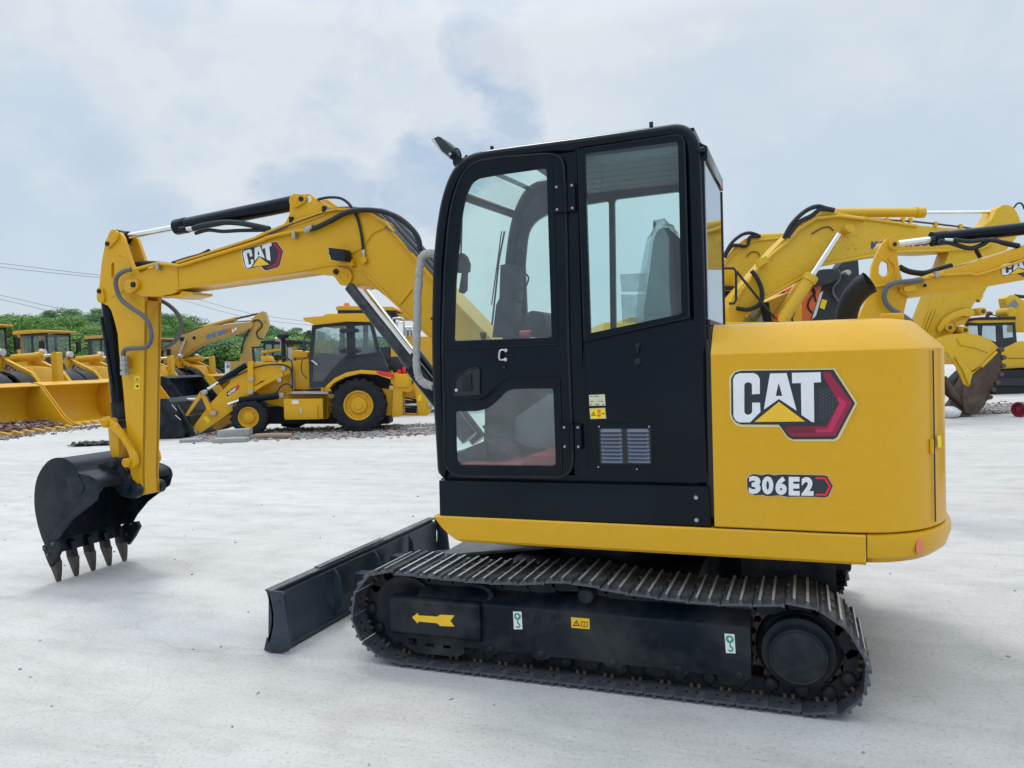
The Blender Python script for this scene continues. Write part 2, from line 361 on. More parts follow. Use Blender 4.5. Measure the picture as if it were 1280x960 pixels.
pts = [on_rear(1150+4.6*math.cos(a)+1.8*math.sin(a), 684-9.5*math.sin(a)+3*math.cos(a), 0.006) for a in [2*PI*i/18 for i in range(18)]]
if all(pts): mb.poly3(pts); mb.build('red_dot_mark', cw)
mb = MB('sticker_yellow'); pts = [on_rear(*q, 0.008) for q in ((1171.5, 545), (1176.5, 544), (1177, 559), (1172.5, 560))]
if all(pts): mb.poly3(pts); mb.build('warning_sticker', hood)
mb = MB('yellow'); pt = on_rear(1164.5, 558, 0.0)
if pt:
    mb = MB('black'); mb.tube([pt+Vector((0, 0, -.016)), pt+Vector((0, 0, .016))], 0.006, 8); mb.m('yellow'); mb.tube([pt+Vector((0, 0, -.03)), pt+Vector((0.0, 0, .03))], [0.009]*2, 10)
    mb.build('hood_lock', hood)
mb = MB('yellow'); mb.box(0.33, 0.43, 0.52, 0.62, 1.655, 1.695); mb.build('hood_top_catch', ex, bevel=0.01)
# exhaust stack
mb = MB('plastic_dark')
eb = [Vector((S(q[0], q[1], 1.0)[0], 1.0-k_*0.012, S(q[0], q[1], 1.0)[1])) for k_, q in enumerate(((1058, 425), (1058, 398), (1060.5, 384), (1067, 371), (1077, 360), (1086, 354)))]
pth = catmull(eb, 6)
mb.tube(pth, [0.052+0.008*i/len(pth) for i in range(len(pth))], 24, caps=False)
mb.tube(pth, [0.047+0.008*i/len(pth) for i in range(len(pth))], 24, caps=False); mb.cyl(pth[6], pth[6]+Vector((0, 0, .004)), 0.048)
mb.build('exhaust_stack', ex)
# right-hand tank, seen through the cab glass
mb = MB('yellow'); mb.prism(rounded([(-1.30, 0.762), (-0.39, 0.762), (-0.39, 1.60), (-0.95, 1.58), (-1.30, 1.30)], 0.05), 1.27, 1.88); mb.build('tank_cover', ex, bevel=0.012)

# ---------------- big badge on the hood
YH = 0.10
def layer(mb, mat, Y, k, *pts): mb.m(mat); flatpoly(mb, Y, P(Y, k, *pts)); return mb
b = MB('cream')
out = [(193, 345), (215, 318), (245, 308), (690, 303), (798, 466), (712, 636), (690, 646), (500, 646), (470, 636), (430, 580), (250, 578), (222, 568), (204, 545), (196, 520)]
blk = [(203, 350), (222, 322), (250, 314), (684, 309), (786, 467), (702, 626), (686, 636), (492, 637), (470, 625), (428, 568), (250, 567), (228, 558), (211, 540), (204, 515)]
layer(b, 'cream', YH-0.0015, 'b4', *out)
layer(b, 'decal_dark', YH-0.0027, 'b4', *blk)
layer(b, 'red', YH-0.0039, 'b4', (632, 322), (668, 322), (772, 466), (693, 622), (490, 624), (455, 590), (470, 575), (650, 576), (710, 466), (640, 345))
layer(b, 'red_deep', YH-0.0050, 'b4', (455, 592), (470, 577), (560, 577), (600, 588), (600, 606), (485, 606))
layer(b, 'rose', YH-0.0050, 'b4', (712, 466), (700, 436), (716, 440), (748, 466), (678, 604), (600, 604), (600, 590), (655, 590))
hx = []
b.m('hex')
for i in range(6):
    for j in range(9):
        cx = 622+i*15; cy = 400+j*17+(8.5 if i % 2 else 0)
        if cx > 700-abs(cy-466)*0.45: continue
        flatpoly(b, YH-0.0039, P(YH-0.0039, 'b4', *[(cx+6.5*math.cos(a), cy+6.5*math.sin(a)) for a in [k*PI/3 for k in range(6)]]))
b.m('white')
Lc = [(212, 352), (222, 334), (240, 326), (310, 325), (328, 334), (338, 352), (338, 423), (301, 425), (301, 380), (295, 371), (284, 368), (271, 371), (265, 382), (265, 508), (272, 519), (284, 521), (296, 517), (302, 507), (302, 464), (339, 464), (341, 508), (292, 557), (240, 557), (224, 547), (214, 530)]
La = [(386, 327), (464, 325), (511, 502), (428, 447), (357, 497)]
Lah = [(427, 372), (413, 432), (443, 432)]
Lt = [(489, 324), (624, 321), (626, 368), (592, 370), (594, 556), (582, 555), (534, 522), (531, 372), (490, 373)]
Yw = YH-0.0062
flatpoly(b, Yw, P(Yw, 'b4', *Lc)); flatpoly(b, Yw, P(Yw, 'b4', *La)); flatpoly(b, Yw, P(Yw, 'b4', *Lt))
b.m('decal_dark'); flatpoly(b, Yw-0.0012, P(Yw-0.0012, 'b4', *Lah))
layer(b, 'decal_yellow', Yw, 'b4', (428, 460), (552, 553), (312, 555))
b.build('brand_badge', hood)
b = MB('decal_dark')
YD = YH-0.0015
nb = [(278, 822), (290, 806), (310, 800), (345, 806), (375, 800), (405, 806), (440, 802), (640, 806), (655, 810), (682, 857), (660, 906), (640, 911), (600, 908), (520, 906), (470, 908), (430, 900), (400, 903), (375, 905), (350, 898), (315, 900), (285, 888), (279, 870)]
layer(b, 'cream', YD, 'b4', *[(x+(3 if x > 480 else -3), y+(3 if y > 850 else -3)) for x, y in nb]); layer(b, 'decal_dark', YD-0.0012, 'b4', *nb)
layer(b, 'red_bright', YD-0.0024, 'b4', (600, 814), (648, 815), (674, 858), (652, 904), (600, 902), (600, 892), (644, 893), (662, 858), (640, 824), (600, 824))
b.m('hex')
for i in range(5):
    for j in range(5):
        cx = 603+i*9; cy = 832+j*11+(5 if i % 2 else 0); flatpoly(b, YD-0.0024, P(YD-0.0024, 'b4', *[(cx+3.6*math.cos(a), cy+3.6*math.sin(a)) for a in [k*PI/3 for k in range(6)]]))
b.m('white')
for ch, x0, x1, y0, y1 in (('3', 286, 342, 809, 893), ('0', 348, 402, 810, 896), ('6', 411, 465, 811, 898), ('E', 474, 526, 813, 901), ('2', 534, 591, 814, 902)):
    Yt = YD-0.0034; c = V(Yt, 'b4', (x0, y1), (x1, y1+1), (x1, y0+1), (x0, y0)); put_text(b, ch, c, 0.055)
b.build('model_number_decal', hood)

# ---------------- cab
cab = sub('cab', ex)
YC = 0.12
outl = [(548, 598), (546, 560), (542, 500), (540.5, 440), (540.5, 390), (542, 330), (545.5, 290), (550.5, 256), (558, 230), (566.5, 212), (577, 199.5), (590, 192), (605, 188), (640, 183), (720, 172.5), (800, 161), (846, 154.5), (858, 156.5), (868, 164), (874, 176), (876.5, 195), (878, 240), (881, 330), (884, 440), (887, 606)]
Yt = YC+0.02
oc = rounded([S(x, y, Yt) for x, y in outl], 0.05, 3)
rr = 0.034
ctr = inset(rounded([S(x, y, YC+0.03) for x, y in outl], 0.05, 3), rr)
for sgn, name in ((0, 'cab_frame'), (1, 'cab_frame')):
    yc = YC+0.034 if sgn == 0 else 0.872
    fx = (lambda x: x) if sgn == 0 else (lambda x: x+0.105*max(0, min(1, (-x-0.7)/0.9)))
    mb = MB('cab_black'); mb.tube([(fx(x), yc, z) for x, z in ctr], rr, 14)
    pl = [(fx(x), z) for x, z in inset(oc, 0.03)]
    if sgn == 0:
        door_hole = P(YC, 'p', (559, 575), (558, 420), (560, 340), (565, 281), (570, 252), (580, 222), (595, 206), (624, 200), (688, 196), (699, 204), (703, 275), (706, 431), (712, 575), (706, 592), (572, 592))
        win_hole = P(YC, 'p', (728, 190), (846, 173), (850, 178), (855, 395), (735, 421))
        mb.prism(pl, YC+0.022, YC+0.045, holes=[door_hole, win_hole])
    else:
        h1 = rounded([S(x, y, 0.88) for x, y in ((661, 425), (657, 330), (662, 280), (700, 262), (762, 252), (764, 420))], [0.03, 0.02, 0.1, 0.06, 0.02, 0.02])
        h2 = rounded([S(x, y, 0.88) for x, y in ((771, 420), (769, 250), (850, 240), (856, 402), (850, 415))], 0.02)
        h0 = rounded([S(x, y, 0.88) for x, y in ((583, 480), (580, 430), (586, 330), (600, 268), (632, 262), (636, 330), (640, 430), (643, 480))], 0.02)
        mb.prism([(x, z) for x, z in pl], 0.86, 0.885, holes=[h1, h2])
        mb.m('glass_thin'); flatpoly(mb, 0.87, h1); flatpoly(mb, 0.87, h2)
    mb.build(name, cab, bevel=0)
# roof, skylight bars, headliner
mb = MB('cab_black')
mb.prism([(-1.22, 2.487), (-0.44, 2.487), (-0.44, 2.545), (-1.22, 2.545)], YC+0.03, 0.88)
mb.tube([(-1.45, 0.14, 2.475), (-1.38, 0.89, 2.475)], 0.013, 10); mb.tube([(-1.61, 0.14, 2.37), (-1.54, 0.89, 2.37)], 0.024, 10)
mb.build('roof', cab, bevel=0.008)
mb = MB('headliner'); mb.box(-1.2, -0.46, 0.19, 0.855, 2.452, 2.484)
for i in range(5): mb.box(-1.15, -0.5, 0.26+i*0.12, 0.31+i*0.12, 2.448, 2.4515)
mb.build('headliner', cab)
mb = MB('glass_thin'); mb.add([(-1.57, 0.15, 2.392), (-1.57, 0.87, 2.392), (-1.24, 0.87, 2.512), (-1.24, 0.15, 2.512)], [(0, 1, 2, 3)])
fz = [(x, z) for x, z in ctr if x < -1.62 and z < 2.36]
for (x0, z0), (x1, z1) in zip(fz, fz[1:]):
    if z0 > 1.05: mb.add([(x0, 0.17, z0), (x0+.1, 0.86, z0), (x1+.1, 0.86, z1), (x1, 0.17, z1)], [(0, 1, 2, 3)])
mb.build('windscreen', cab)
mb = MB('cab_black')
lowf = [(x, z) for x, z in ctr if x < -1.6 and z < 1.12]
mb.box(-1.735, -1.70, 0.16, 0.80, 0.95, 1.06); mb.box(-1.72, -0.45, 0.142, 0.165, 0.93, 1.01); mb.build('front_panel', cab, bevel=0.004)
# rear wall of the cab with its window
mb = MB('cab_black')
rx = -0.415
mb.add([], [])
def rwall(mb, ys, zs):
    (a, b), (c, d) = ys, zs; mb.box(rx-0.02, rx+0.012, a, b, c, d)
rwall(mb, (0.16, 0.20), (0.95, 2.46)); rwall(mb, (0.83, 0.90), (0.95, 2.46)); rwall(mb, (0.202, 0.828), (2.40, 2.46)); rwall(mb, (0.202, 0.828), (0.95, 1.66))
mb.prism([(rx+0.013, 2.40), (rx+0.028, 2.40), (rx+0.028, 2.46), (rx-0.02, 2.49)], 0.165, 0.895)
mb.build('rear_wall', cab, bevel=0.004)
mb = MB('glass_rear'); mb.box(rx+0.0135, rx+0.018, 0.168, 0.885, 1.69, 2.395); mb.m('black'); mb.box(rx+0.0135, rx+0.024, 0.885, 0.897, 1.66, 2.395); mb.box(rx+0.0135, rx+0.024, 0.168, 0.885, 1.665, 1.688); mb.build('rear_window', cab)
mb = MB('dark_grey'); mb.box(rx+0.013, rx+0.026, 0.17, 0.88, 1.50, 1.66); mb.build('rear_vent_panel', cab)
# side door
door = sub('cab_door', ex)
dout = P(YC, 'p', (556, 578), (555, 500), (553.5, 425), (556.5, 337.5), (561, 281), (566, 250), (577, 219), (592.5, 202.5), (624, 197), (686, 192.5), (699, 195), (705, 206), (708, 275), (710.6, 431), (716.5, 574), (714, 589), (703, 597), (574, 595.5), (563, 591))
ug = P(YC, 'p', (566.5, 427), (569, 350), (577, 265.6), (581.5, 244), (589, 228), (597, 222.5), (624, 217.5), (681, 209.5), (684, 212), (690.5, 420.5), (688, 422.5))
lg = P(YC, 'p', (568, 514.5), (569.6, 576), (575, 581.5), (692, 582.8), (695.6, 580), (692.5, 487), (690, 484.5), (642.5, 485), (632, 488), (619.6, 501), (609, 509.6), (596.7, 513), (572, 513))
dout = rounded(dout, 0.06, 4); ug = rounded(ug, 0.02, 3); lg = rounded(lg, 0.02, 3)
mb = MB('cab_black'); mb.prism(dout, YC-0.002, YC+0.02, holes=[ug, lg])
mb.prism(inset(ug, -0.030), YC-0.006, YC-0.0025, holes=[inset(ug, 0.0015)])
mb.prism(inset(lg, -0.028), YC-0.006, YC-0.0025, holes=[inset(lg, 0.0015)])
mb.build('door_panel', door, bevel=0)
mb = MB('rubber'); mb.tube([(x, YC-0.003, z) for x, z in dout], 0.0065, 8, closed=True); mb.build('door_seal', door)
mb = MB('plastic_dark'); mb.tube([(x, YC+0.001, z) for x, z in inset(ug, -0.002)], 0.006, 6, closed=True); mb.tube([(x, YC+0.001, z) for x, z in inset(lg, -0.002)], 0.006, 6, closed=True); mb.each('glass_seal', door)
mb = MB('glass_dusty'); flatpoly(mb, YC+0.006, inset(ug, -0.004)); mb.build('window_pane', door)
mb = MB('glass_lower'); flatpoly(mb, YC+0.006, inset(lg, -0.004)); mb.build('window_pane', door)
Yf = YC-0.006
mb = MB('cab_black')
for a, bq, r in (((83, 117), (537, 98), 0.0035),): mb.tube(V(Yf, 'a7', a, bq), r, 6)
mb.tube(V(Yf, 'c3', (205, 383), (320, 383), (365, 368), (400, 335), (450, 285), (480, 262), (510, 251), (800, 245), (812, 250), (826, 560), (826, 830)), 0.0035, 6)
mb.tube(V(Yf, 'a7', (130, 322), (235, 320), (290, 280), (222, 283)), 0.0025, 6)
mb.each('pressed_rib', door)
mb = MB('black'); mb.prism(P(Yf, 'c3', (180, 360), (176, 280), (200, 235), (262, 195), (320, 190), (336, 200), (336, 352)), Yf, Yf+0.003)
mb.build('handle_recess', door)
mb = MB('plastic_dark'); mb.prism(P(Yf, 'c3', (232, 330), (232, 238), (285, 225), (290, 325)), Yf-0.008, Yf-0.0005); mb.tube(V(Yf-0.004, 'c3', (180, 345), (180, 275), (205, 238), (262, 198), (318, 190), (334, 202), (334, 345)), 0.004, 6); mb.build('door_handle', door, bevel=0.002)
mb = MB('silver'); h_ = V(Yf, 'c3', (492, 86), (465, 88), (462, 140), (490, 141)); mb.tube([h_[0], (h_[1][0], Yf-0.02, h_[1][2]), (h_[2][0], Yf-0.02, h_[2][2]), h_[3]], 0.005, 8, smooth=4)
for c in (h_[0], h_[3]): mb.cyl((c[0], Yf+0.002, c[2]), (c[0], Yf-0.005, c[2]), 0.009, seg=12)
c = V(Yf, 'c3', (196, 325))[0]; mb.cyl((c[0], Yf, c[2]), (c[0], Yf-0.006, c[2]), 0.008, seg=14); mb.each('grab_handle', door)
c = V(Yf, 'c3', (482, 188))[0]; mb = MB('plastic_dark'); mb.cyl((c[0], Yf+0.002, c[2]), (c[0], Yf-0.005, c[2]), 0.009, seg=14); mb.build('lock', door)
for (k, a, bq) in (('a6', (553, 292), (640, 397)), ('a7', (552, 417), (632, 518))):
    mb = MB('cab_black'); (x0, z1), (x1, z0) = P(Yf, k, a, bq); xm = (x0+x1)/2+0.004
    mb.box(x0, xm-0.012, Yf-0.012, Yf-0.001, z0, z1); mb.box(xm+0.012, x1, Yf-0.012, YC+0.02, z0, z1); mb.cyl((xm, Yf-0.012, z0-0.003), (xm, Yf-0.012, z1+0.003), 0.011, seg=14)
    mb.m('zinc')
    for xx in (x0+0.014, x1-0.014):
        for zz in (z0+0.014, z1-0.014): mb.cyl((xx, Yf-0.0115, zz), (xx, Yf-0.017, zz), 0.0075, 0.005, seg=10)
    mb.build('hinge', door, bevel=0.0015)
# B pillar strip + panels
mb = MB('cab_black'); mb.prism(P(YC+0.012, 'p', (709, 200), (721, 187), (728, 440), (731, 596), (719, 596), (712, 430)), YC+0.006, YC+0.0205)
mb.tube(V(YC+0.012, 'p', (721, 190), (728, 430), (731, 596)), 0.004, 6); mb.build('door_pillar', cab)
wf = P(YC, 'p', (722.5, 187), (846, 168.8), (852.5, 171), (855.5, 178), (861.5, 397), (730.5, 426.5))
wg = P(YC, 'p', (731, 192), (844, 176.6), (847.5, 179), (852, 391), (849, 393), (738, 416.5))
mb = MB('cab_black'); mb.prism(wf, YC-0.002, YC+0.0215, holes=[wg]); swf = mb.build('side_window_frame', cab, bevel=0)
mb = MB('rubber'); mb.tube([(x, YC-0.001, z) for x, z in wf], 0.0045, 6, closed=True); mb.build('window_seal', cab)
mb = MB('glass'); flatpoly(mb, YC+0.006, inset(wg, -0.005)); mb.build('side_window', cab)
lp = P(YC, 'a7', (636, 88), (1042, 3), (1075, 0), (1120, 600), (1135, 652), (610, 640), (605, 440), (634, 400))
lp = P(YC, 'p', (729.5, 428.5), (862, 400), (874, 402), (884.5, 603.5), (722, 599.5))
mb = MB('cab_black'); mb.prism(lp, YC+0.002, YC+0.0215); sp_ = mb.build('side_panel', cab, bevel=0.0015)
mb = MB('cab_black'); 
mb.tube(V(YC+0.001, 'a7', (640, 90), (1038, 4)), 0.0035, 6); mb.tube(V(YC+0.001, 'a7', (640, 92), (655, 600)), 0.0018, 6); mb.each('pressed_rib', cab)
mb = MB('plastic_dark'); c = V(YC, 'a7', (856, 100))[0]; d_ = V(YC, 'a7', (854, 168))[0]
mb.cyl((c[0], YC+0.003, c[2]), (c[0], YC-0.007, c[2]), 0.012, seg=14); mb.box(c[0]-0.004, c[0]+0.004, YC-0.012, YC+0.002, c[2]-0.035, c[2]+0.004); mb.lathe((d_[0], YC+0.002, d_[2]), (0, -1, 0), [(0, 0.017), (0.006, 0.017), (0.012, 0.012), (0.014, 0.0)], 18); mb.each('panel_lock', cab)
# vent
vb = MB('cab_black'); vx = rounded(P(YC, 'd6', (95, 405), (740, 405), (755, 905), (110, 905)), 0.012)
vb.prism(vx, YC-0.003, YC+0.004)
vb.m('black'); vb.prism(P(YC-0.003, 'd6', (130, 460), (715, 460), (725, 870), (140, 870)), YC-0.0045, YC-0.001)
for col, (x0, x1) in enumerate(((140, 392), (442, 700))):
    for i in range(9):
        y = 487+i*43.3; xo = i*1.8; (a0, z0), (a1, z1) = P(YC, 'd6', (x0+xo, y+14), (x1+xo, y-20))
        vb.m('louver'); vb.loft([[(a0, YC-0.005, z0), (a0+0.006, YC-0.005, z1), (a0+0.003, YC-0.005, z0)], [(a0+0.012, YC-0.019, z0), (a0+0.014, YC-0.006, z1), (a0+0.012, YC-0.005, z0)], [(a1-0.012, YC-0.019, z0), (a1-0.014, YC-0.006, z1), (a1-0.012, YC-0.005, z0)], [(a1, YC-0.005, z0), (a1-0.006, YC-0.005, z1), (a1-0.003, YC-0.005, z0)]])
vb.m('zinc')
for q in ((130, 440), (700, 440), (122, 900), (560, 925)):
    c = V(YC, 'd6', q)[0]; vb.cyl((c[0], YC-0.002, c[2]), (c[0], YC-0.006, c[2]), 0.004, seg=8)
vb.build('louvre_vent', cab)
st = MB('sticker_beige'); Ys = YC-0.0005
st.prism(P(Ys, 'd6', (12, 80), (192, 72), (200, 200), (18, 204)), Ys-0.0015, Ys+0.003); st.m('black')
for a in ((25, 92, 60, 98), (70, 90, 125, 96), (25, 152, 65, 158), (125, 150, 138, 156), (150, 146, 172, 154), (25, 184, 45, 192), (85, 184, 130, 192), (165, 184, 185, 192)):
    flatpoly(st, Ys-0.0025, P(Ys, 'd6', (a[0], a[1]), (a[2], a[1]), (a[2], a[3]), (a[0], a[3])))
st.build('data_plate', cab)
st = MB('zinc'); st.prism(P(Ys, 'd6', (15, 232), (198, 224), (210, 350), (28, 356)), Ys-0.001, Ys+0.003); st.m('sticker_yellow'); flatpoly(st, Ys-0.002, P(Ys, 'd6', (24, 238), (192, 232), (203, 344), (34, 348)))
st.m('black'); 
def tri_sign(mb, Y, k, cx, cy, r):
    a = P(Y, k, (cx, cy-r), (cx+r, cy+r*0.75), (cx-r, cy+r*0.75)); bq = P(Y, k, (cx, cy-r*0.55), (cx+r*0.6, cy+r*0.5), (cx-r*0.6, cy+r*0.5))
    for i in range(3): j = (i+1) % 3; mb.add([(a[i][0], Y, a[i][1]), (a[j][0], Y, a[j][1]), (bq[j][0], Y, bq[j][1]), (bq[i][0], Y, bq[i][1])], [(0, 1, 2, 3)])
    flatpoly(mb, Y, P(Y, k, (cx-r*0.08, cy-r*0.2), (cx+r*0.08, cy-r*0.2), (cx+r*0.08, cy+r*0.3), (cx-r*0.08, cy+r*0.3)))
Y3 = Ys-0.003
tri_sign(st, Y3, 'd6', 62, 296, 27); st.m('red_bright')
for cy in (266, 312):
    a = [(125+20*math.cos(t), cy+20*math.sin(t)) for t in [2*PI*i/14 for i in range(14)]]; bq = [(125+14*math.cos(t), cy+14*math.sin(t)) for t in [2*PI*i/14 for i in range(14)]]
    A = P(Y3, 'd6', *a); B = P(Y3, 'd6', *bq)
    for i in range(14): j = (i+1) % 14; st.add([(A[i][0], Y3, A[i][1]), (A[j][0], Y3, A[j][1]), (B[j][0], Y3, B[j][1]), (B[i][0], Y3, B[i][1])], [(0, 1, 2, 3)])
st.m('black'); flatpoly(st, Y3, P(Y3, 'd6', (118, 255), (126, 255), (132, 275), (122, 272))); flatpoly(st, Y3, P(Y3, 'd6', (112, 310), (138, 308), (134, 316), (118, 317)))
flatpoly(st, Y3, P(Y3, 'd6', (152, 285), (168, 290), (168, 300), (155, 298))); flatpoly(st, Y3, P(Y3, 'd6', (172, 290), (188, 282), (190, 294), (174, 300)))
st.build('warning_sticker', cab)
# black lower side panel
lo = P(0.108, 'p', (548.5, 600.5), (885.5, 608), (889, 658), (549.5, 644.5))
mb = MB('cab_black'); mb.prism(lo, 0.108, 0.16); mb.box(-1.752, -1.72, 0.161, 0.9, 0.765, 0.94); lowp = mb.build('side_skirt', ex, bevel=0.005)
mb = MB('zinc')
for q in ((1088, 710), (1090, 800)):
    c = V(0.106, 'a7', q)[0]; mb.cyl((c[0], 0.108, c[2]), (c[0], 0.102, c[2]), 0.009, seg=12); mb.cyl((c[0], 0.102, c[2]), (c[0], 0.098, c[2]), 0.004, seg=8)
mb.each('bolt', lowp)
mb = MB('black'); mb.box(-1.74, -0.40, 0.17, 1.2, 0.765, 0.945); mb.box(-0.42, -0.388, 0.14, 1.0, 0.80, 1.60); mb.build('inner_body', ex)
mb = MB('plastic_dark')
for x, y in ((615, 186), (814, 156)): c = S(x, y, 0.16); mb.cyl((c[0], 0.16, c[1]-0.01), (c[0], 0.16, c[1]+0.012), 0.009, seg=10)
for x, y in ((549, 281), (540.5, 398)): c = S(x, y, 0.15); mb.cyl((c[0]+0.02, 0.15, c[1]), (c[0]-0.006, 0.15, c[1]), 0.008, seg=10)
c = S(878, 187, 0.14); mb.cyl((c[0]-0.02, 0.14, c[1]), (c[0]+0.008, 0.14, c[1]), 0.012, seg=10)
mb.each('bolt', cab)
# wrapped handrail
mb = MB('wrap'); Yr = 0.16
hp = V(Yr, 'p', (544, 317), (538, 316.5), (530, 319), (525.5, 330), (523, 360), (521.5, 400), (520.5, 440), (521, 462), (525, 474), (533, 480.5), (541, 483))
pth = catmull([Vector(q) for q in hp], 10); mb.tube([q+Vector((random.uniform(-1, 1), random.uniform(-1, 1), random.uniform(-1, 1)))*0.0018 for q in pth], [0.0205+random.uniform(-.0022, .0026) for _ in pth], 14); hr = mb.build('handrail', ex)
mb = MB('plastic_dark'); a, bq = hp[0], hp[-1]; mb.cyl((a[0], Yr, a[2]), (a[0]+0.05, Yr, a[2]), 0.015); mb.cyl((bq[0], Yr, bq[2]), (bq[0]+0.05, Yr, bq[2]), 0.015); mb.each('bracket', hr)
# cab work light
wl = sub('work_light', ex); Yl = 0.19
mb = MB('dark_grey'); mb.prism(P(Yl, 'd3', (240, 310), (330, 270), (380, 290), (600, 480), (620, 560), (560, 690), (400, 570)), Yl-0.03, Yl+0.09); mb.build('housing', wl, bevel=0.006)
mb = MB('lamp_glass'); mb.prism(P(Yl, 'd3', (180, 325), (240, 300), (400, 560), (560, 690), (545, 715), (390, 590)), Yl-0.028, Yl+0.088); mb.build('lens', wl, bevel=0.002)
mb = MB('plastic_dark'); mb.prism(P(Yl, 'd3', (560, 690), (620, 560), (690, 640), (660, 700), (780, 660), (820, 600), (900, 640), (640, 860), (600, 850), (555, 780)), Yl+0.01, Yl+0.05)
mb.tube(V(Yl+0.03, 'd3', (610, 500), (670, 490), (720, 560), (735, 700)), 0.004, 8, smooth=5); mb.m('zinc'); c = V(Yl, 'd3', (570, 630))[0]; mb.cyl((c[0], Yl-0.032, c[2]), (c[0], Yl-0.026, c[2]), 0.008, seg=10); mb.build('bracket', wl, bevel=0.003)
# ---------------- inside the cab
mb = MB('red_mat'); mb.box(-1.70, -0.55, 0.18, 0.85, 0.952, 1.0); mb.prism([(-1.35, 1.0), (-0.95, 1.0), (-0.95, 1.06), (-1.30, 1.05)], 0.25, 0.8); mb.build('floor_mat', cab)
seat = sub('operator_seat', ex)
mb = MB('plastic_dark'); mb.prism(rounded([(-1.08, 1.12), (-0.62, 1.12), (-0.58, 1.42), (-0.66, 1.46), (-1.08, 1.43), (-1.14, 1.36)], 0.05), 0.30, 0.76); mb.build('cushion', seat, bevel=0.02)
bkp = rounded(P(0.42, 'p', (806, 400), (816, 330), (820, 300), (826, 288), (838, 286), (845, 296), (848, 330), (850, 400)), 0.04)
mb = MB('black'); bp = [(x, z) for x, z in bkp]; mb.prism(bp, 0.34, 0.72); mb.prism(rounded([(-0.78, 1.44), (-0.60, 1.44), (-0.57, 1.75), (-0.72, 1.75)], 0.03), 0.34, 0.72); mb.build('backrest', seat, bevel=0.03)
random.seed(3)
cov = []
base = [(-0.80, 1.50), (-0.76, 1.75), (-0.715, 1.95), (-0.685, 2.12), (-0.655, 2.185), (-0.615, 2.185), (-0.59, 2.12), (-0.575, 1.9), (-0.565, 1.5)]
mb = MB('sheet'); rings = []
for yy in (0.30, 0.33, 0.42, 0.55, 0.66, 0.74, 0.77):
    k = 0.0 if 0.31 < yy < 0.76 else -0.03
    rings.append([(x+random.uniform(-.02, .02), yy+random.uniform(-.015, .015), z+k+random.uniform(-.015, .015)) for x, z in base])
mb.loft(rings, caps=True); cv = mb.build('plastic_cover', seat, smooth=25)
mb = MB('plastic_dark'); mb.prism([(-1.70, 1.0), (-1.52, 1.0), (-1.50, 1.30), (-1.60, 1.45), (-1.66, 1.40)], 0.60, 0.84)
mb.prism(P(0.75, 'c1', (275, 870), (290, 740), (310, 700), (345, 700), (372, 735), (365, 870)), 0.74, 0.84)
mb.prism(P(0.78, 'c1', (300, 740), (305, 580), (330, 575), (385, 585), (383, 720), (360, 740)), 0.78, 0.85)
mb.tube(V(0.8, 'c1', (395, 500), (405, 560), (395, 600), (418, 630), (405, 668), (385, 672)), 0.006, 6, smooth=4); mb.build('console', cab, bevel=0.008)
mb = MB('plastic_dark'); mb.prism(rounded(P(0.62, 'c1', (420, 870), (405, 785), (430, 762), (478, 768), (500, 820), (512, 868)), 0.02), 0.60, 0.80); mb.m('red_mat'); mb.tube(V(0.55, 'c1', (385, 858), (430, 855)), 0.022, 10); mb.build('arm_rest', cab, bevel=0.006)
mb = MB('plastic_dark'); mb.tube(V(0.4, 'c1', (238, 880), (236, 850)), [0.012, 0.02], 10); c = S(605, 420, 0.4); mb.tube([(c[0], 0.4, 1.0), (c[0], 0.4, 1.5)], 0.01, 8)
c2 = S(596, 330, 0.22); mb.prism(P(0.2, 'c1', (128, 610), (126, 560), (150, 530), (165, 545), (176, 575), (174, 605), (160, 612)), 0.19, 0.24); mb.prism(P(0.2, 'c1', (150, 610), (168, 608), (166, 680), (152, 694), (138, 688)), 0.2, 0.23)
mb.tube(V(0.22, 'c1', (152, 370), (148, 540)), 0.005, 6); mb.tube(V(0.8, 'c1', (322, 445), (300, 560), (285, 700), (272, 820)), 0.006, 6); mb.tube(V(0.8, 'c1', (310, 445), (298, 540), (270, 740)), 0.004, 6); mb.each('control_lever', cab, bevel=0.003)
mb = MB('plastic_dark'); mb.prism(P(0.5, 'c3', (230, 730), (250, 680), (400, 620), (520, 680), (525, 700), (460, 735)), 0.4, 0.7); mb.prism(P(0.4, 'c3', (355, 540), (378, 528), (420, 580), (440, 600), (410, 610)), 0.38, 0.44); mb.each('foot_pedal', cab, bevel=0.004)
mb = MB('headliner'); mb.prism(P(0.5, 'c3', (440, 540), (700, 360), (780, 350), (780, 700), (560, 680), (460, 610)), 0.62, 0.80); mb.build('seat_base_panel', cab, bevel=0.01)
mb = MB('zinc'); c = S(746, 255, 0.5); mb.tube([(c[0]-0.03, 0.5, 2.45), (c[0]-0.03, 0.5, 2.40), (c[0], 0.5, 2.385), (c[0]+0.03, 0.5, 2.40), (c[0]+0.03, 0.5, 2.45)], 0.005, 6); mb.build('roof_hook', cab)
# clear sheets seen through the rear side window
mb = MB('sheet'); mb.prism(P(0.83, 'p', (775, 343), (812, 341), (815, 364), (777, 365)), 0.83, 0.834); mb.prism(P(0.80, 'p', (776, 368), (808, 368), (806, 404), (778, 404)), 0.80, 0.804); mb.each('document_pouch', cab)
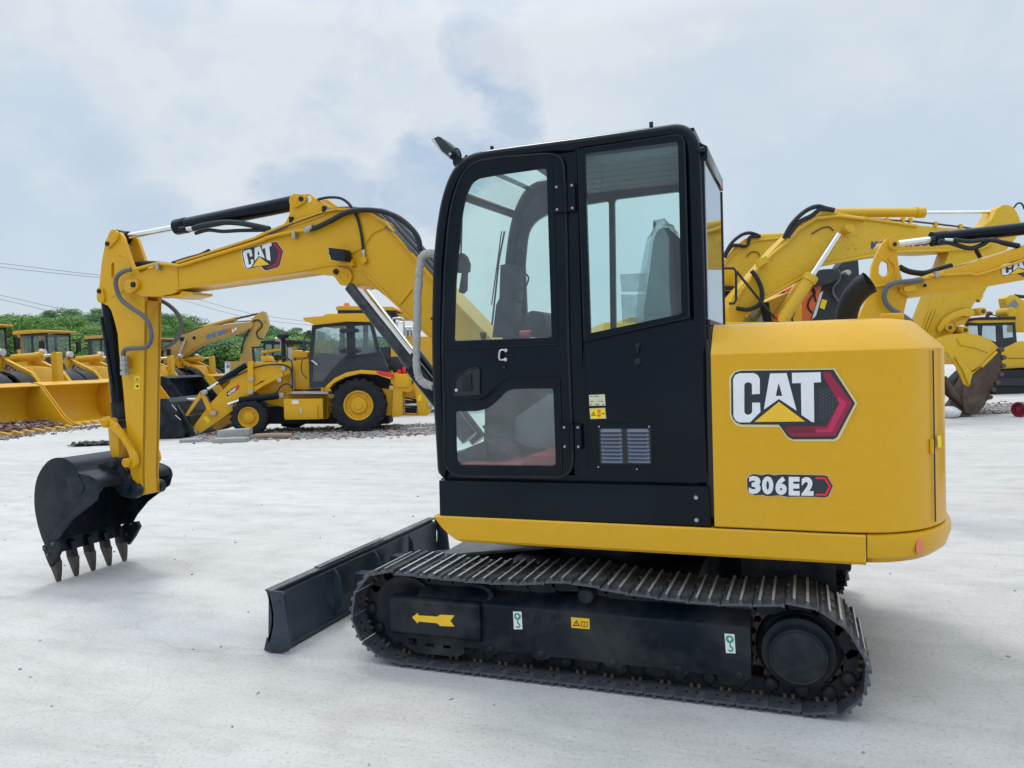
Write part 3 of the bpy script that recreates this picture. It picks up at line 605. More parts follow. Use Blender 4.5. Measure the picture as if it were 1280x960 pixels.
# ---------------- undercarriage
def track_path():
    top = [(462, 712), (500, 714.5), (527, 717.5), (590, 724), (640, 726.5), (672, 726), (700, 724), (726, 727), (764, 735), (801, 741), (839, 746), (881, 750.5), (922, 752.5), (965, 753), (1005, 753.5)]
    t = [S(x, y, 0.0) for x, y in top]; t = [(x, z-0.020) for x, z in t]     # plate level under the grousers
    rear = [(0.062, 0.437), (0.125, 0.398), (0.172, 0.337), (0.205, 0.262), (0.208, 0.185), (0.185, 0.112), (0.14, 0.058), (0.08, 0.032)]
    bot = [(-0.2, 0.030), (-0.9, 0.030), (-1.6, 0.030), (-1.93, 0.031)]
    fr = [(-2.02, 0.045), (-2.10, 0.082), (-2.158, 0.135), (-2.190, 0.2), (-2.196, 0.27), (-2.18, 0.34), (-2.145, 0.40), (-2.10, 0.445)]
    return t+rear+bot+fr
tp = track_path()
# resample to equal steps
NS = 40
def resample(pts, n):
    L = [0]; m = len(pts)
    for i in range(m): L.append(L[-1]+(Vector(pts[(i+1) % m])-Vector(pts[i])).length)
    tot = L[-1]; out = []
    for k in range(n):
        s = (k+0.5)*tot/n; i = max(j for j in range(m) if L[j] <= s); t = (s-L[i])/(L[i+1]-L[i]); a, b = Vector(pts[i]), Vector(pts[(i+1) % m]); out.append(a.lerp(b, t))
    return out, tot
sp, tot = resample(tp, NS); pitch = tot/NS
dense = cat2([(p.x, p.y) for p in sp], 1, True)
shoe_meshes = []
def shoe_mesh(seed):
    random.seed(seed); h = pitch/2
    mb = MB('shoe_face')
    # plate with lipped edges (x along track, y across, z outward)
    mb.prism([(-h+0.004, 0.0), (-h+0.012, 0.012), (h-0.010, 0.012), (h-0.003, 0.018), (h+0.004, 0.010), (h+0.002, -0.004), (h-0.012, 0.002), (-h+0.012, 0.0)], 0.0, 0.40)
    for gx, gh in ((-0.030, 0.026), (0.024, 0.025)):
        mb.m('shoe_face'); mb.prism([(gx-0.010, 0.011), (gx-0.006, gh), (gx+0.006, gh), (gx+0.010, 0.011)], 0.002, 0.398)
        mb.m('worn_steel'); mb.add([(gx-0.0056, 0.004+random.uniform(0, .02), gh+0.0008), (gx+0.0056, 0.004, gh+0.0008), (gx+0.0056, 0.396, gh+0.0008), (gx-0.0056, 0.396, gh+0.0008)], [(0, 1, 2, 3)])
    mb.m('shoe_face')
    for by in (0.145, 0.255):
        for bx in (-0.052, -0.004): mb.cyl((bx, by, 0.010), (bx, by, 0.020), 0.010, seg=6)
    mb.m('black')
    for by in (0.055,):
        for bx in (-0.024, 0.020): mb.cyl((bx, by, -0.0015), (bx, by, 0.0135), 0.007, seg=8)
    o = mb.build('track_shoe', None, off=False); me = o.data; bpy.data.objects.remove(o); return me
for sd in (1, 2, 3): shoe_meshes.append(shoe_mesh(sd))
def make_track(y0, mirror, label=None):
    tr = sub('track', ex)
    rnd = random.Random(5)
    for i in range(NS):
        a, b, c = sp[i-1], sp[i], sp[(i+1) % NS]; d = (c-a).normalized()
        o = bpy.data.objects.new('track_shoe', shoe_meshes[rnd.randrange(3)]); COL.objects.link(o); o.parent = tr
        ang = math.atan2(d.y, d.x)        # direction of travel in xz; loop runs rearward on top -> outward normal is to the left
        X = Vector((d.x, 0, d.y)); Zn = Vector((-d.y, 0, d.x)); Yv = Vector((0, 1, 0))
        M = Matrix((( X.x, 0, Zn.x), (0, 1, 0), (X.z, 0, Zn.z)))
        o.matrix_local = Matrix.Translation(Vector((b.x, y0, b.y))-OFF[0]) @ M.to_4x4()
    mb = MB('frame_black')
    ins = [Vector((p.x, p.y)) for p in sp]
    for i in range(NS):
        a, b, c = sp[i-1], sp[i], sp[(i+1) % NS]; d = (c-a).normalized(); n = Vector((-d.y, d.x))
        q = lambda u, w: (b.x+d.x*u-n.x*w, b.y+d.y*u-n.y*w)
        h = pitch/2
        for (ya, yb) in ((0.125, 0.150), (0.25, 0.275)):
            mb.prism([q(-h+.002, 0.004), q(h-.02, 0.004), q(h+0.012, 0.03), q(h+0.012, 0.072), q(-h+0.03, 0.072), q(-h, 0.05)], y0+ya, y0+yb)
        pc = q(h-0.005, 0.050)
        mb.m('frame_black')
        if b.y < 0.3: mb.lathe((pc[0], y0+0.125, pc[1]), (0, -1, 0), [(0, 0.032), (0.014, 0.032), (0.022, 0.027), (0.027, 0.014), (0.028, 0.0)], 14)
        mb.cyl((pc[0], y0+0.15, pc[1]), (pc[0], y0+0.25, pc[1]), 0.02, seg=10)
        mb.m('rust_brown')
        for u in (-0.028, 0.006):
            e = q(u, 0.002); g = q(u, 0.020); mb.cyl((e[0], y0+0.105, e[1]), (g[0], y0+0.105, g[1]), 0.0085, seg=6)
        mb.m('frame_black')
    mb.build('track_chain', tr, bevel=0)
    return tr
make_track(0.0, False); make_track(1.58, False)
SC = (-0.045, 0.247); IC = (-1.955, 0.252)
for y0, m in ((0.0, 1), (1.58, -1)):
    f = (lambda y: y0+y) if m == 1 else (lambda y: y0+0.40-y)
    tf = sub('track_frame', ex)
    mb = MB('frame_black')
    # main beam: outer face, sloping shoulder
    if m == 1:
        bl = lambda px, py, Y: S(px, py, Y)
    xs = (-1.86, -0.238)
    for xa, xb in ((xs[0], xs[1]),):
        prof = [(f(0.05), 0.120), (f(0.05), 0.338), (f(0.062), 0.350), (f(0.13), 0.405), (f(0.30), 0.405), (f(0.345), 0.36), (f(0.345), 0.120)]
        mb.xprism(prof, xa, xb)
    mb.build('beam', tf, bevel=0.006)
    mb = MB('frame_black')
    mb.xprism([(f(0.025), 0.175), (f(0.025), 0.335), (f(0.045), 0.352), (f(0.10), 0.352), (f(0.10), 0.160), (f(0.04), 0.160)], -2.0, -1.50)
    mb.build('idler_cover', tf, bevel=0.010, seg=3)
    mb = MB('frame_black')
    gp = rounded([(-2.02, 0.155), (-1.93, 0.095), (-1.86, 0.066), (-1.64, 0.068), (-1.60, 0.088), (-1.60, 0.160)], 0.012)
    mb.prism(gp, min(f(0.052), f(0.062)), max(f(0.052), f(0.062)), holes=[[(x-0.022, 0.105), (x+0.022, 0.105), (x+0.022, 0.140), (x-0.022, 0.140)] for x in (-1.885, -1.79, -1.695)])
    mb.build('chain_guide', tf, bevel=0)
    # lobes with bolts along the lower edge
    mb = MB('frame_black')
    for x in (-1.46, -1.20, -0.85, -0.55, -0.29):
        mb.prism(rounded([(x-0.06, 0.135), (x-0.03, 0.100), (x+0.03, 0.100), (x+0.06, 0.135)], 0.02), min(f(0.053), f(0.085)), max(f(0.053), f(0.085)))
        mb.lathe((x, f(0.0525), 0.128), (0, -1 if m == 1 else 1, 0), [(0, 0.019), (0.006, 0.019), (0.011, 0.013), (0.012, 0)], 14)
    mb.each('roller_bolt', tf, bevel=0.002)
    mb = MB('frame_black')
    for x in (-1.62, -1.30, -0.98, -0.66, -0.34): mb.lathe((x, f(0.10), 0.115), (0, m, 0), [(0, 0), (0, 0.055), (0.05, 0.055), (0.052, 0.045), (0.15, 0.045), (0.152, 0.055), (0.20, 0.055), (0.20, 0)], 20)
    mb.each('bottom_roller', tf)
    mb = MB('frame_black'); cx = -0.974
    mb.lathe((cx, f(0.045), 0.425), (0, m, 0), [(0, 0), (0, 0.030), (0.008, 0.038), (0.10, 0.038), (0.10, 0.045), (0.23, 0.045), (0.23, 0)], 22); mb.cyl((cx, f(0.19), 0.3), (cx, f(0.19), 0.41), 0.05, seg=16)
    mb.build('carrier_roller', tf)
    mb = MB('frame_black')
    mb.lathe((IC[0], f(0.10), IC[1]), (0, m, 0), [(0, 0), (0, 0.06), (0.03, 0.06), (0.03, 0.13), (0.015, 0.15), (0.015, 0.182), (0.06, 0.185), (0.06, 0.165), (0.14, 0.165), (0.14, 0.185), (0.185, 0.182), (0.185, 0)], 40)
    mb.tube([(IC[0]+0.18*math.cos(t), f(0.115), IC[1]+0.18*math.sin(t)) for t in [R_(70)-R_(140)*i/10 for i in range(11)]], 0.012, 8)
    mb.tube([(-1.60, f(0.09), 0.43), (-1.50, f(0.09), 0.42), (-1.46, f(0.09), 0.38), (-1.50, f(0.09), 0.345), (-1.60, f(0.09), 0.335)], 0.016, 10, smooth=4)
    mb.build('idler_wheel', tf)
    mb = MB('rust_brown')
    n = 21; tp_ = []
    for i in range(n*4):
        a = 2*PI*i/(n*4); r = 0.205 if (i % 4) in (0, 1) else 0.183; tp_.append((SC[0]+r*math.cos(a), SC[1]+r*math.sin(a)))
    mb.prism(tp_, min(f(0.155), f(0.245)), max(f(0.155), f(0.245))); mb.m('frame_black')
    mb.lathe((SC[0], f(0.15), SC[1]), (0, -m, 0), [(0, 0.180), (0.012, 0.176), (0.03, 0.165), (0.035, 0.155), (0.085, 0.150), (0.092, 0.132), (0.11, 0.118), (0.13, 0.115)], 48)
    mb.build('drive_sprocket', tf)
    mb = MB('frame_black'); mb.lathe((SC[0], f(0.02), SC[1]), (0, -m, 0), [(0, 0.118), (0.004, 0.117), (0.006, 0.111), (0.002, 0.108), (0.002, 0.104), (0.005, 0.100), (0.006, 0.0)], 48)
    for k in range(2): pass
    mb.build('drive_cover', tf)
    if m == 1:
        Ya = 0.0235
        mb = MB('decal_yellow'); mb.prism(P(Ya, 'b1', (780, 527), (808, 505), (812, 517), (905, 523), (920, 514), (992, 517), (972, 545), (992, 573), (920, 570), (905, 556), (814, 548), (808, 557)), Ya, Ya+0.002); mb.build('direction_arrow_decal', tf)
        Yb = 0.0485
        def hookst(k, x0, y0, x1, y1, x2, y2, x3, y3):
            mb = MB('white'); mb.prism(P(Yb, k, (x0, y0), (x1, y1), (x2, y2), (x3, y3)), Yb, Yb+0.002); mb.m('sticker_green')
            def L(u, v): return ((x0*(1-u)+x1*u)*(1-v)+(x3*(1-u)+x2*u)*v, (y0*(1-u)+y1*u)*(1-v)+(y3*(1-u)+y2*u)*v)
            flatpoly(mb, Yb-0.001, P(Yb, k, *[L(0.5+0.40*math.cos(t), 0.27+0.20*math.sin(t)) for t in [2*PI*i/18 for i in range(18)]]))
            flatpoly(mb, Yb-0.001, P(Yb, k, L(0.43, 0.46), L(0.57, 0.46), L(0.57, 0.66), L(0.43, 0.66)))
            arc = [L(0.5+0.30*math.cos(t), 0.78+0.15*math.sin(t)) for t in [R_(-100)+R_(260)*i/12 for i in range(13)]]; ar2 = [L(0.5+0.14*math.cos(t), 0.78+0.07*math.sin(t)) for t in [R_(-100)+R_(260)*i/12 for i in range(13)]]
            for i in range(12): flatpoly(mb, Yb-0.001, P(Yb, k, arc[i], arc[i+1], ar2[i+1], ar2[i]))
            mb.m('white'); flatpoly(mb, Yb-0.002, P(Yb, k, L(0.5, 0.14), L(0.74, 0.27), L(0.58, 0.27), L(0.58, 0.36), L(0.42, 0.36), L(0.42, 0.27), L(0.26, 0.27)))
            mb.build('hook_sticker', tf)
        hookst('b2', 176, 445, 221, 447, 226, 540, 181, 540); hookst('b3', 182, 528, 232, 532, 238, 627, 190, 625)
        mb = MB('sticker_amber'); mb.prism(P(Yb, 'b2', (485, 476), (583, 484), (585, 540), (488, 532)), Yb, Yb+0.002); mb.m('black')
        tri_sign(mb, Yb-0.001, 'b2', 514, 508, 19)
        for a in ((540, 497, 540, 522), (556, 502, 556, 527), (573, 500, 573, 525)): mb.tube(V(Yb-0.001, 'b2', a[:2], a[2:]), 0.0012, 4)
        for a in ((540, 497, 556, 502), (556, 502, 573, 500), (540, 522, 556, 527), (556, 527, 573, 525)): mb.tube(V(Yb-0.001, 'b2', a[:2], a[2:]), 0.0012, 4)
        mb.build('warning_sticker', tf)
mb = MB('frame_black'); mb.box(-1.5, -0.5, 0.42, 1.56, 0.2, 0.46); mb.cyl((-1.0, 0.99, 0.462), (-1.0, 0.99, 0.627), 0.42, seg=40); mb.cyl((-1.0, 0.99, 0.50), (-1.0, 0.99, 0.56), 0.47, seg=40)
mb.box(-0.30, 0.20, 0.70, 1.30, 0.45, 0.626); mb.build('car_body', ex, bevel=0.01)
mb = MB('frame_black'); mb.box(-1.0, 0.215, 0.5, 1.86, 0.56, 0.624); mb.box(-1.5, -1.002, 0.25, 1.2, 0.595, 0.625); mb.box(-0.30, 0.12, 0.42, 0.70, 0.40, 0.556); mb.each('belly_plate', ex)
mb = MB('shoe_face'); mb.prism([(-2.0, 0.40), (-1.25, 0.50), (-1.25, 0.52), (-2.0, 0.42)], 0.62, 1.36); mb.build('frame_leg', ex, bevel=0.006)
# ---------------- dozer blade
bl = sub('dozer_blade', ex); Y0, Y1 = -0.02, 1.99
ep = [(66, 405), (80, 396), (125, 400), (138, 412), (146, 470), (158, 560), (168, 640), (168, 685), (158, 698), (60, 700), (50, 686), (70, 640), (86, 570), (86, 500), (76, 450)]
endp = [(x, max(z, 0.004)) for x, z in P(Y0, 'b1', *ep)]
mb = MB('blade_grey')
for ya in (Y0, Y1-0.018): mb.prism(endp, ya, ya+0.018)
mb.each('end_plate', bl, bevel=0.003)
bx = [p[0] for p in endp]; xl = min(bx); xr = max(bx)
fc = [(-2.735, 0.335), (-2.722, 0.29), (-2.708, 0.24), (-2.705, 0.18), (-2.716, 0.12), (-2.738, 0.06), (-2.752, 0.010)]
bk = [(x+0.014, z) for x, z in reversed(fc)]
mb = MB('blade_grey'); mb.prism([(x-0.0, z) for x, z in fc]+bk, Y0+0.019, Y1-0.019); mb.build('mouldboard', bl)
zt = max(z for x, z in endp)
mb = MB('blade_grey'); mb.m('shoe_face'); mb.prism([(-2.742, zt-0.010), (-2.695, zt-0.014), (-2.695, zt-0.003), (-2.742, zt+0.001)], Y0+0.019, Y1-0.019)  # lighter material than the blade paints in the light caught by its top
mb.prism([(-2.742, zt), (-2.70, zt), (-2.70, zt+0.008), (-2.742, zt+0.008)], 0.45, 1.2)
mb.build('top_flange', bl, bevel=0.002)
mb = MB('worn_steel'); mb = MB('blade_grey'); mb.prism([(-2.765, 0.005), (-2.742, 0.005), (-2.725, 0.075), (-2.746, 0.075)], Y0+0.02, Y1-0.02); mb.prism([(-2.736, 0.012), (-2.64, 0.012), (-2.64, 0.03), (-2.73, 0.03)], Y0+0.019, Y1-0.019); mb.each('cutting_edge', bl)
mb = MB('blade_grey')
mb.prism([(-2.735, 0.031), (-2.655, 0.031), (-2.672, 0.09), (-2.684, 0.16), (-2.684, 0.22), (-2.675, zt-0.03), (-2.72, zt-0.03)], Y0+0.019, Y1-0.019)   # closed back box
for yy in (0.52, 0.98, 1.46): mb.prism([(-2.66, 0.032), (-2.60, 0.10), (-2.62, zt-0.06), (-2.652, zt-0.02)], yy, yy+0.014)
mb.each('stiffener', bl)
for yy in (0.72, 1.17):
    mb = MB('blade_grey'); mb.xprism([(yy, 0.10), (yy+0.09, 0.10), (yy+0.09, 0.24), (yy, 0.24)], -2.64, -1.45); mb.build('push_arm', bl, bevel=0.006)
mb = MB('steel_dark'); mb.cyl((-2.55, 0.99, 0.22), (-2.2, 0.99, 0.30), 0.025); mb.m('frame_black'); mb.cyl((-2.2, 0.99, 0.30), (-1.5, 0.99, 0.36), 0.045); mb.build('blade_cylinder', bl)
mb = MB('black'); c = S(*Z('b1', (118, 445))[0], Y0); mb.cyl((c[0], Y0-0.001, c[1]), (c[0], Y0+0.001, c[1]), 0.010, seg=12); mb.build('lifting_hole', bl)
# ---------------- boom, arm, bucket
YB0, YB1 = 0.915, 1.135
boom = sub('boom', ex)
top = Z('c7', (255, 625), (330, 600), (395, 590))+Z('a1', (840, 517), (890, 520), (1000, 487), (1280, 398))+Z('a4', (337*0+440, 345), (540, 305), (680, 255), (760, 238), (840, 240), (920, 258), (990, 300), (1060, 385), (1210, 565))
bot = Z('a4', (1210, 850), (1110, 752), (1000, 652), (950, 613), (915, 598), (870, 592), (835, 600), (800, 590), (742, 548), (715, 535), (600, 528), (300, 570), (0, 612))+Z('a1', (900, 650), (860, 670), (790, 682), (710, 682), (672, 668), (645, 645), (637, 620), (650, 595), (690, 572))
px = [q for q in Z('a1', (700, 565), (745, 542), (800, 520), (850, 517), (890, 520), (1000, 487), (1280, 398))]+Z('a4', (440, 345), (540, 305), (680, 255), (760, 238), (840, 240), (920, 258), (990, 300), (1060, 385), (1210, 565))
rtp = [S(x, y, YB0) for x, y in px]; rbt = [S(x, y, YB0) for x, y in bot]
foot_t = [(-1.72, 1.62), (-1.38, 1.12), (-1.22, 0.98)]; foot_b = [(-1.26, 0.84), (-1.42, 0.83), (-1.60, 1.05), (-1.90, 1.52)]
prof = rtp+foot_t+foot_b+rbt
mb = MB('yellow'); mb.prism(prof, YB0, YB1); boom_box = mb.build('boom_box', boom, bevel=0.006, smooth=30)
# raised flange plates along the top and bottom edges (edges of the plates stand proud)
mb = MB('yellow')
def strip(pts, w, ya, yb):
    n = len(pts); up_ = []
    for i in range(n):
        a = Vector(pts[max(0, i-1)]); b = Vector(pts[min(n-1, i+1)]); d = (b-a).normalized(); up_.append((Vector(pts[i])+Vector((-d.y, d.x))*w))
    for i in range(n-1): mb.prism([pts[i], pts[i+1], tuple(up_[i+1]), tuple(up_[i])], ya, yb)
strip(rtp[4:]+foot_t[:2], 0.014, YB0-0.022, YB1+0.022)
lowedge = [S(x, y, YB0) for x, y in Z('a4', (0, 608), (300, 566), (600, 518), (720, 495), (800, 495), (870, 520), (930, 570), (1000, 645), (1110, 750), (1210, 848))]
mb.tube([(x, YB0-0.004, z) for x, z in lowedge], 0.007, 6)
mb.tube([(x, YB0-0.004, z) for x, z in [S(*q, YB0) for q in Z('a4', (1110, 610), (1055, 680))]], 0.006, 6)
mb.tube([(x, YB0-0.003, z) for x, z in [S(*q, YB0) for q in Z('a1', (888, 530), (893, 632))]], 0.0035, 6)
mb.build('boom_flange', boom, smooth=30)
mb = MB('yellow')       # lower wear pad near the arm pivot
mb.prism([S(*q, YB0) for q in Z('a1', (800, 684), (890, 672), (905, 655), (958, 660), (955, 672), (900, 688), (850, 690))], YB0+0.01, YB1-0.01); mb.build('wear_pad', boom)
# arm-cylinder bracket (two plates)
br = [S(*q, YB0) for q in Z('a4', (540, 182), (556, 164), (632, 160), (662, 182), (700, 205), (745, 228), (700, 262), (560, 312), (495, 318), (520, 290), (537, 255))]
mb = MB('yellow'); mb.prism(br, YB0-0.008, YB0+0.022); mb.prism(br, YB1-0.022, YB1+0.008); brk = mb.each('cylinder_bracket', boom, bevel=0.004)
def pinboss(mb, Y, k, c, e, r1, r2, depth=0.018):   # keeper plate with bolt
    (x0, z0), = P(Y, k, c); (x1, z1), = P(Y, k, e); a = math.atan2(z1-z0, x1-x0)
    pts = [(x0+r1*math.cos(a+PI/2+t), z0+r1*math.sin(a+PI/2+t)) for t in [PI*i/10 for i in range(11)]]+[(x1+r2*math.cos(a-PI/2+t), z1+r2*math.sin(a-PI/2+t)) for t in [PI*i/10 for i in range(11)]]
    mb.m('yellow'); mb.prism(pts, Y-depth, Y+0.002); mb.tube([(x0+r1*0.5*math.cos(t), Y-depth, z0+r1*0.5*math.sin(t)) for t in [2*PI*i/16 for i in range(16)]], 0.003, 6, closed=True)
    mb.m('plastic_dark'); mb.cyl((x1, Y-depth, z1), (x1, Y-depth-0.012, z1), r2*0.55, seg=8)
mb = MB('yellow'); Yp = YB0-0.008
pinboss(mb, Yp, 'a4', (567, 193), (598, 186), 0.045, 0.030); c = V(Yp, 'a4', (628, 185))[0]; mb.m('chrome'); mb.cyl((c[0], Yp-0.002, c[2]), (c[0], Yp-0.001, c[2]), 0.02, seg=14)
pinboss(mb, YB0, 'a4', (797, 550), (762, 527), 0.058, 0.035); pinboss(mb, YB0, 'a1', (663, 632), (685, 625), 0.05, 0.038, 0.03)
mb.each('pin_keeper', boom, bevel=0.002)
# badge on the boom
b = MB('cream'); Yg = YB0-0.0015
layer(b, 'cream', Yg, 'a4', (306, 428), (318, 416), (475, 380), (508, 428), (490, 498), (480, 508), (425, 524), (412, 520), (398, 505), (335, 516), (322, 508), (312, 470))
layer(b, 'decal_dark', Yg-0.0012, 'a4', (310, 430), (320, 419), (473, 384), (504, 428), (487, 496), (478, 505), (425, 520), (414, 516), (400, 500), (337, 513), (326, 506), (316, 470))
layer(b, 'red', Yg-0.0024, 'a4', (455, 392), (471, 388), (500, 428), (484, 492), (476, 500), (440, 510), (425, 512), (445, 498), (470, 485), (484, 430), (462, 402))
b.m('white'); Yg2 = Yg-0.0036
qm = lambda L: [((x-212)/(626-212), (y-322)/(557-322)) for x, y in L]
A4 = [(312, 428), (449, 388), (455, 470), (330, 512)]     # UL, UR, LR, LL in picture
def mapq(L): 
    out = []
    for u, v in qm(L):
        x = (A4[0][0]*(1-u)+A4[1][0]*u)*(1-v)+(A4[3][0]*(1-u)+A4[2][0]*u)*v; y = (A4[0][1]*(1-u)+A4[1][1]*u)*(1-v)+(A4[3][1]*(1-u)+A4[2][1]*u)*v; out.append((x, y))
    return out
for L in (Lc, La, Lt): flatpoly(b, Yg2, P(Yg2, 'a4', *mapq(L)))
b.m('decal_dark'); flatpoly(b, Yg2-0.001, P(Yg2-0.001, 'a4', *mapq(Lah)))
layer(b, 'decal_yellow', Yg2, 'a4', (392, 455), (438, 492), (360, 503))
b.build('brand_badge', boom)
# boom light, junction, clamps
mb = MB('plastic_dark'); Yq = YB0-0.12
mb.prism(P(Yq, 'a4', (716, 412), (785, 420), (797, 455), (790, 475), (730, 470), (718, 440)), Yq, Yq+0.09); mb.m('lamp_glass'); mb.prism(P(Yq, 'a4', (712, 411), (717, 413), (730, 468), (725, 468)), Yq, Yq+0.088); mb.build('boom_light', boom, bevel=0.006)
mb = MB('yellow'); mb.prism(P(YB0-0.03, 'a4', (775, 485), (830, 450), (838, 500), (770, 497)), YB0-0.045, YB0+0.002); mb.m('zinc'); c = V(YB0-0.06, 'a4', (800, 462))[0]; mb.cyl((c[0], YB0-0.1, c[2]), (c[0], YB0-0.03, c[2]), 0.012, seg=10); mb.m('yellow')
mb.prism(P(YB0, 'a4', (880, 460), (903, 458), (908, 478), (893, 492), (878, 480)), YB0-0.03, YB0+0.001)
mb.tube(V(YB0-0.006, 'a4', (825, 437), (870, 415), (905, 375), (925, 345), (985, 318)), 0.0035, 6, smooth=4); mb.each('light_bracket', boom, bevel=0.003)
# arm (stick)
arm = sub('arm', ex); YA0, YA1 = 0.945, 1.105
tp1 = P(YA0, 'a1', (580, 357), (560, 362), (545, 378), (524, 430), (508, 520), (499, 610), (495, 680), (500, 705), (515, 718), (540, 728), (556, 750), (572, 800), (590, 870))
tp2 = P(YA0, 'a2', (596, 280), (608, 380), (620, 500), (628, 600), (640, 720), (650, 850), (655, 890))+P(YA0, 'a3', (552, 420), (562, 455), (580, 478), (592, 476), (592, 440))
rgt = P(YA0, 'a2', (708, 900), (714, 600), (720, 200))+P(YA0, 'a1', (722, 700), (724, 660), (690, 570), (660, 520), (640, 460), (615, 385), (600, 362))
armp = tp1+tp2+rgt
mb = MB('yellow')
lowp_ = tp1[8:]+tp2+rgt[:5]+[tp1[8]]
mb.prism(tp1[9:]+tp2+rgt[:4], YA0, YA1)
slot = P(YA0, 'c7', (108, 655), (108, 570), (118, 552), (130, 560), (130, 640), (118, 675))
mb2 = MB('yellow'); 
for ya in (YA0-0.001, YA1-0.027):
    mb2.prism(armp, ya, ya+0.028, holes=[slot])
mb.build('arm_box', arm, bevel=0.006); mb2.each('arm_plate', arm, bevel=0)
mb = MB('yellow'); mb.tube(V(YA0-0.001, 'a1', (590, 475), (625, 480), (645, 530), (660, 570)), 0.008, 6, smooth=4); mb.tube(V(YA0-0.001, 'a1', (560, 685), (640, 640)), 0.007, 6)
pinboss(mb, YA0, 'a1', (576, 380), (549, 421), 0.045, 0.03); pinboss(mb, YA0, 'a1', (512, 692), (508, 657), 0.036, 0.03)
mb.each('pin_keeper', arm, bevel=0.002)
mb = MB('sticker_yellow'); Yk = YA0-0.003
for (a, bq) in (((672, 400), (700, 428)), ((672, 436), (700, 466))):
    mb.m('sticker_yellow'); flatpoly(mb, Yk, P(Yk, 'a2', a, (bq[0], a[1]-1), bq, (a[0], bq[1]+1)))
mb.m('black'); tri_sign(mb, Yk-0.001, 'a2', 686, 416, 9); flatpoly(mb, Yk-0.001, P(Yk, 'a2', (678, 448), (692, 444), (694, 458), (684, 456))); mb.build('warning_sticker', arm)
mb = MB('zinc'); vpos = V(YA0-0.05, 'a2', (622, 300), (624, 395))
mb.tube([vpos[0], vpos[1]], [0.018, 0.018], 10)
for t in (0.1, 0.35, 0.6, 0.9):
    c = Vector(vpos[0]).lerp(Vector(vpos[1]), t); mb.cyl(c+Vector((0, 0, -.014)), c+Vector((0, 0, .014)), 0.03, seg=8)
mb.m('yellow'); mb.prism(P(YA0, 'a2', (628, 310), (652, 312), (652, 360), (632, 358)), YA0-0.03, YA0+0.001); mb.build('shut_off_valve', arm)
# hydraulic hoses as parts
def hose(name, par, mat, r, pts, sm=6, rib=None): mb = MB(mat); mb.tube(pts, r, 10, smooth=sm, rib=rib); return mb.build(name, par)
h1 = V(0.88, 'a1', (655, 548), (620, 556), (588, 580), (578, 620), (600, 690), (650, 735), (710, 775), (745, 820), (757, 880), (745, 925), (715, 940))+V(0.89, 'a2', (660, 262), (628, 268), (617, 285), (620, 310))
hose('hydraulic_hose', arm, 'hose_grey', 0.016, h1)
hose('hydraulic_hose', arm, 'hose_grey', 0.016, V(1.14, 'a1', (800, 700), (850, 730), (895, 780), (905, 840), (880, 900), (840, 930), (800, 942)))
hose('hydraulic_hose', boom, 'hose', 0.020, V(1.02, 'a1', (640, 545), (690, 520), (760, 518), (840, 525)))
pp = V(0.895, 'a1', (655, 550), (700, 540), (770, 522), (800, 518), (860, 524), (900, 527), (1000, 497), (1280, 412))+V(0.895, 'a4', (440, 362), (540, 340), (610, 328))
hose('hydraulic_pipe', boom, 'yellow', 0.012, pp, 3)
hose('hydraulic_hose', boom, 'hose', 0.017, V(0.885, 'a4', (612, 328), (660, 318), (730, 285), (800, 248), (870, 235), (960, 240), (1040, 268), (1105, 320), (1140, 370), (1150, 425)))
hose('hydraulic_hose', boom, 'hose_grey', 0.012, V(0.905, 'a4', (435, 345), (560, 290), (690, 245), (750, 230), (850, 228), (920, 248)))
hose('hydraulic_hose', boom, 'hose', 0.009, V(0.90, 'a4', (668, 186), (720, 176), (780, 182), (825, 220), (855, 280), (872, 350), (880, 410), (884, 440)))
hose('hydraulic_hose', boom, 'hose', 0.014, V(1.03, 'c7', (540, 560), (640, 528), (740, 500), (800, 470)))
mb = MB('hose')
for k, (dx, dy) in enumerate(((0, 0), (9, -7), (18, -13), (27, -18), (36, -22))):
    yk = 0.93+k*0.045; mb.m('hose' if k % 2 else 'hose_grey'); mb.tube(V(yk, 'a4', (850+dx*2, 236), (930+dx, 248+dy*.5), (980+dx, 282+dy), (1070+dx, 378+dy), (1160+dx, 478+dy), (1240+dx, 572+dy)), 0.014, 8, smooth=5)
mb.tube(V(0.90, 'a4', (985, 315), (1020, 335), (1060, 370), (1110, 440)), 0.008, 8, smooth=4)
mb.build('hose_bundle', boom)
mb = MB('zinc')
for k, q in (('a1', (788, 530)), ('a4', (555, 350))):
    c = V(0.885, k, q)[0]; mb.box(c[0]-0.013, c[0]+0.013, 0.876, 0.915, c[2]-0.026, c[2]+0.022)
c = V(0.887, 'a4', (625, 326))[0]; mb.cyl((c[0]-0.03, 0.887, c[2]-0.008), (c[0]+0.035, 0.885, c[2]+0.012), 0.021, seg=10)
for q in ((545, 282), (700, 232)): c = V(0.905, 'a4', q)[0]; mb.m('plastic_dark'); mb.cyl((c[0], 0.9, c[2]-0.018), (c[0], 0.9, c[2]+0.018), 0.016, seg=10)
mb.m('silver'); c = V(0.90, 'a4', (884, 445))[0]; mb.cyl((c[0], 0.9, c[2]-0.03), (c[0], 0.9, c[2]+0.03), 0.011, seg=8)
mb.each('pipe_clamp', boom, bevel=0.003)
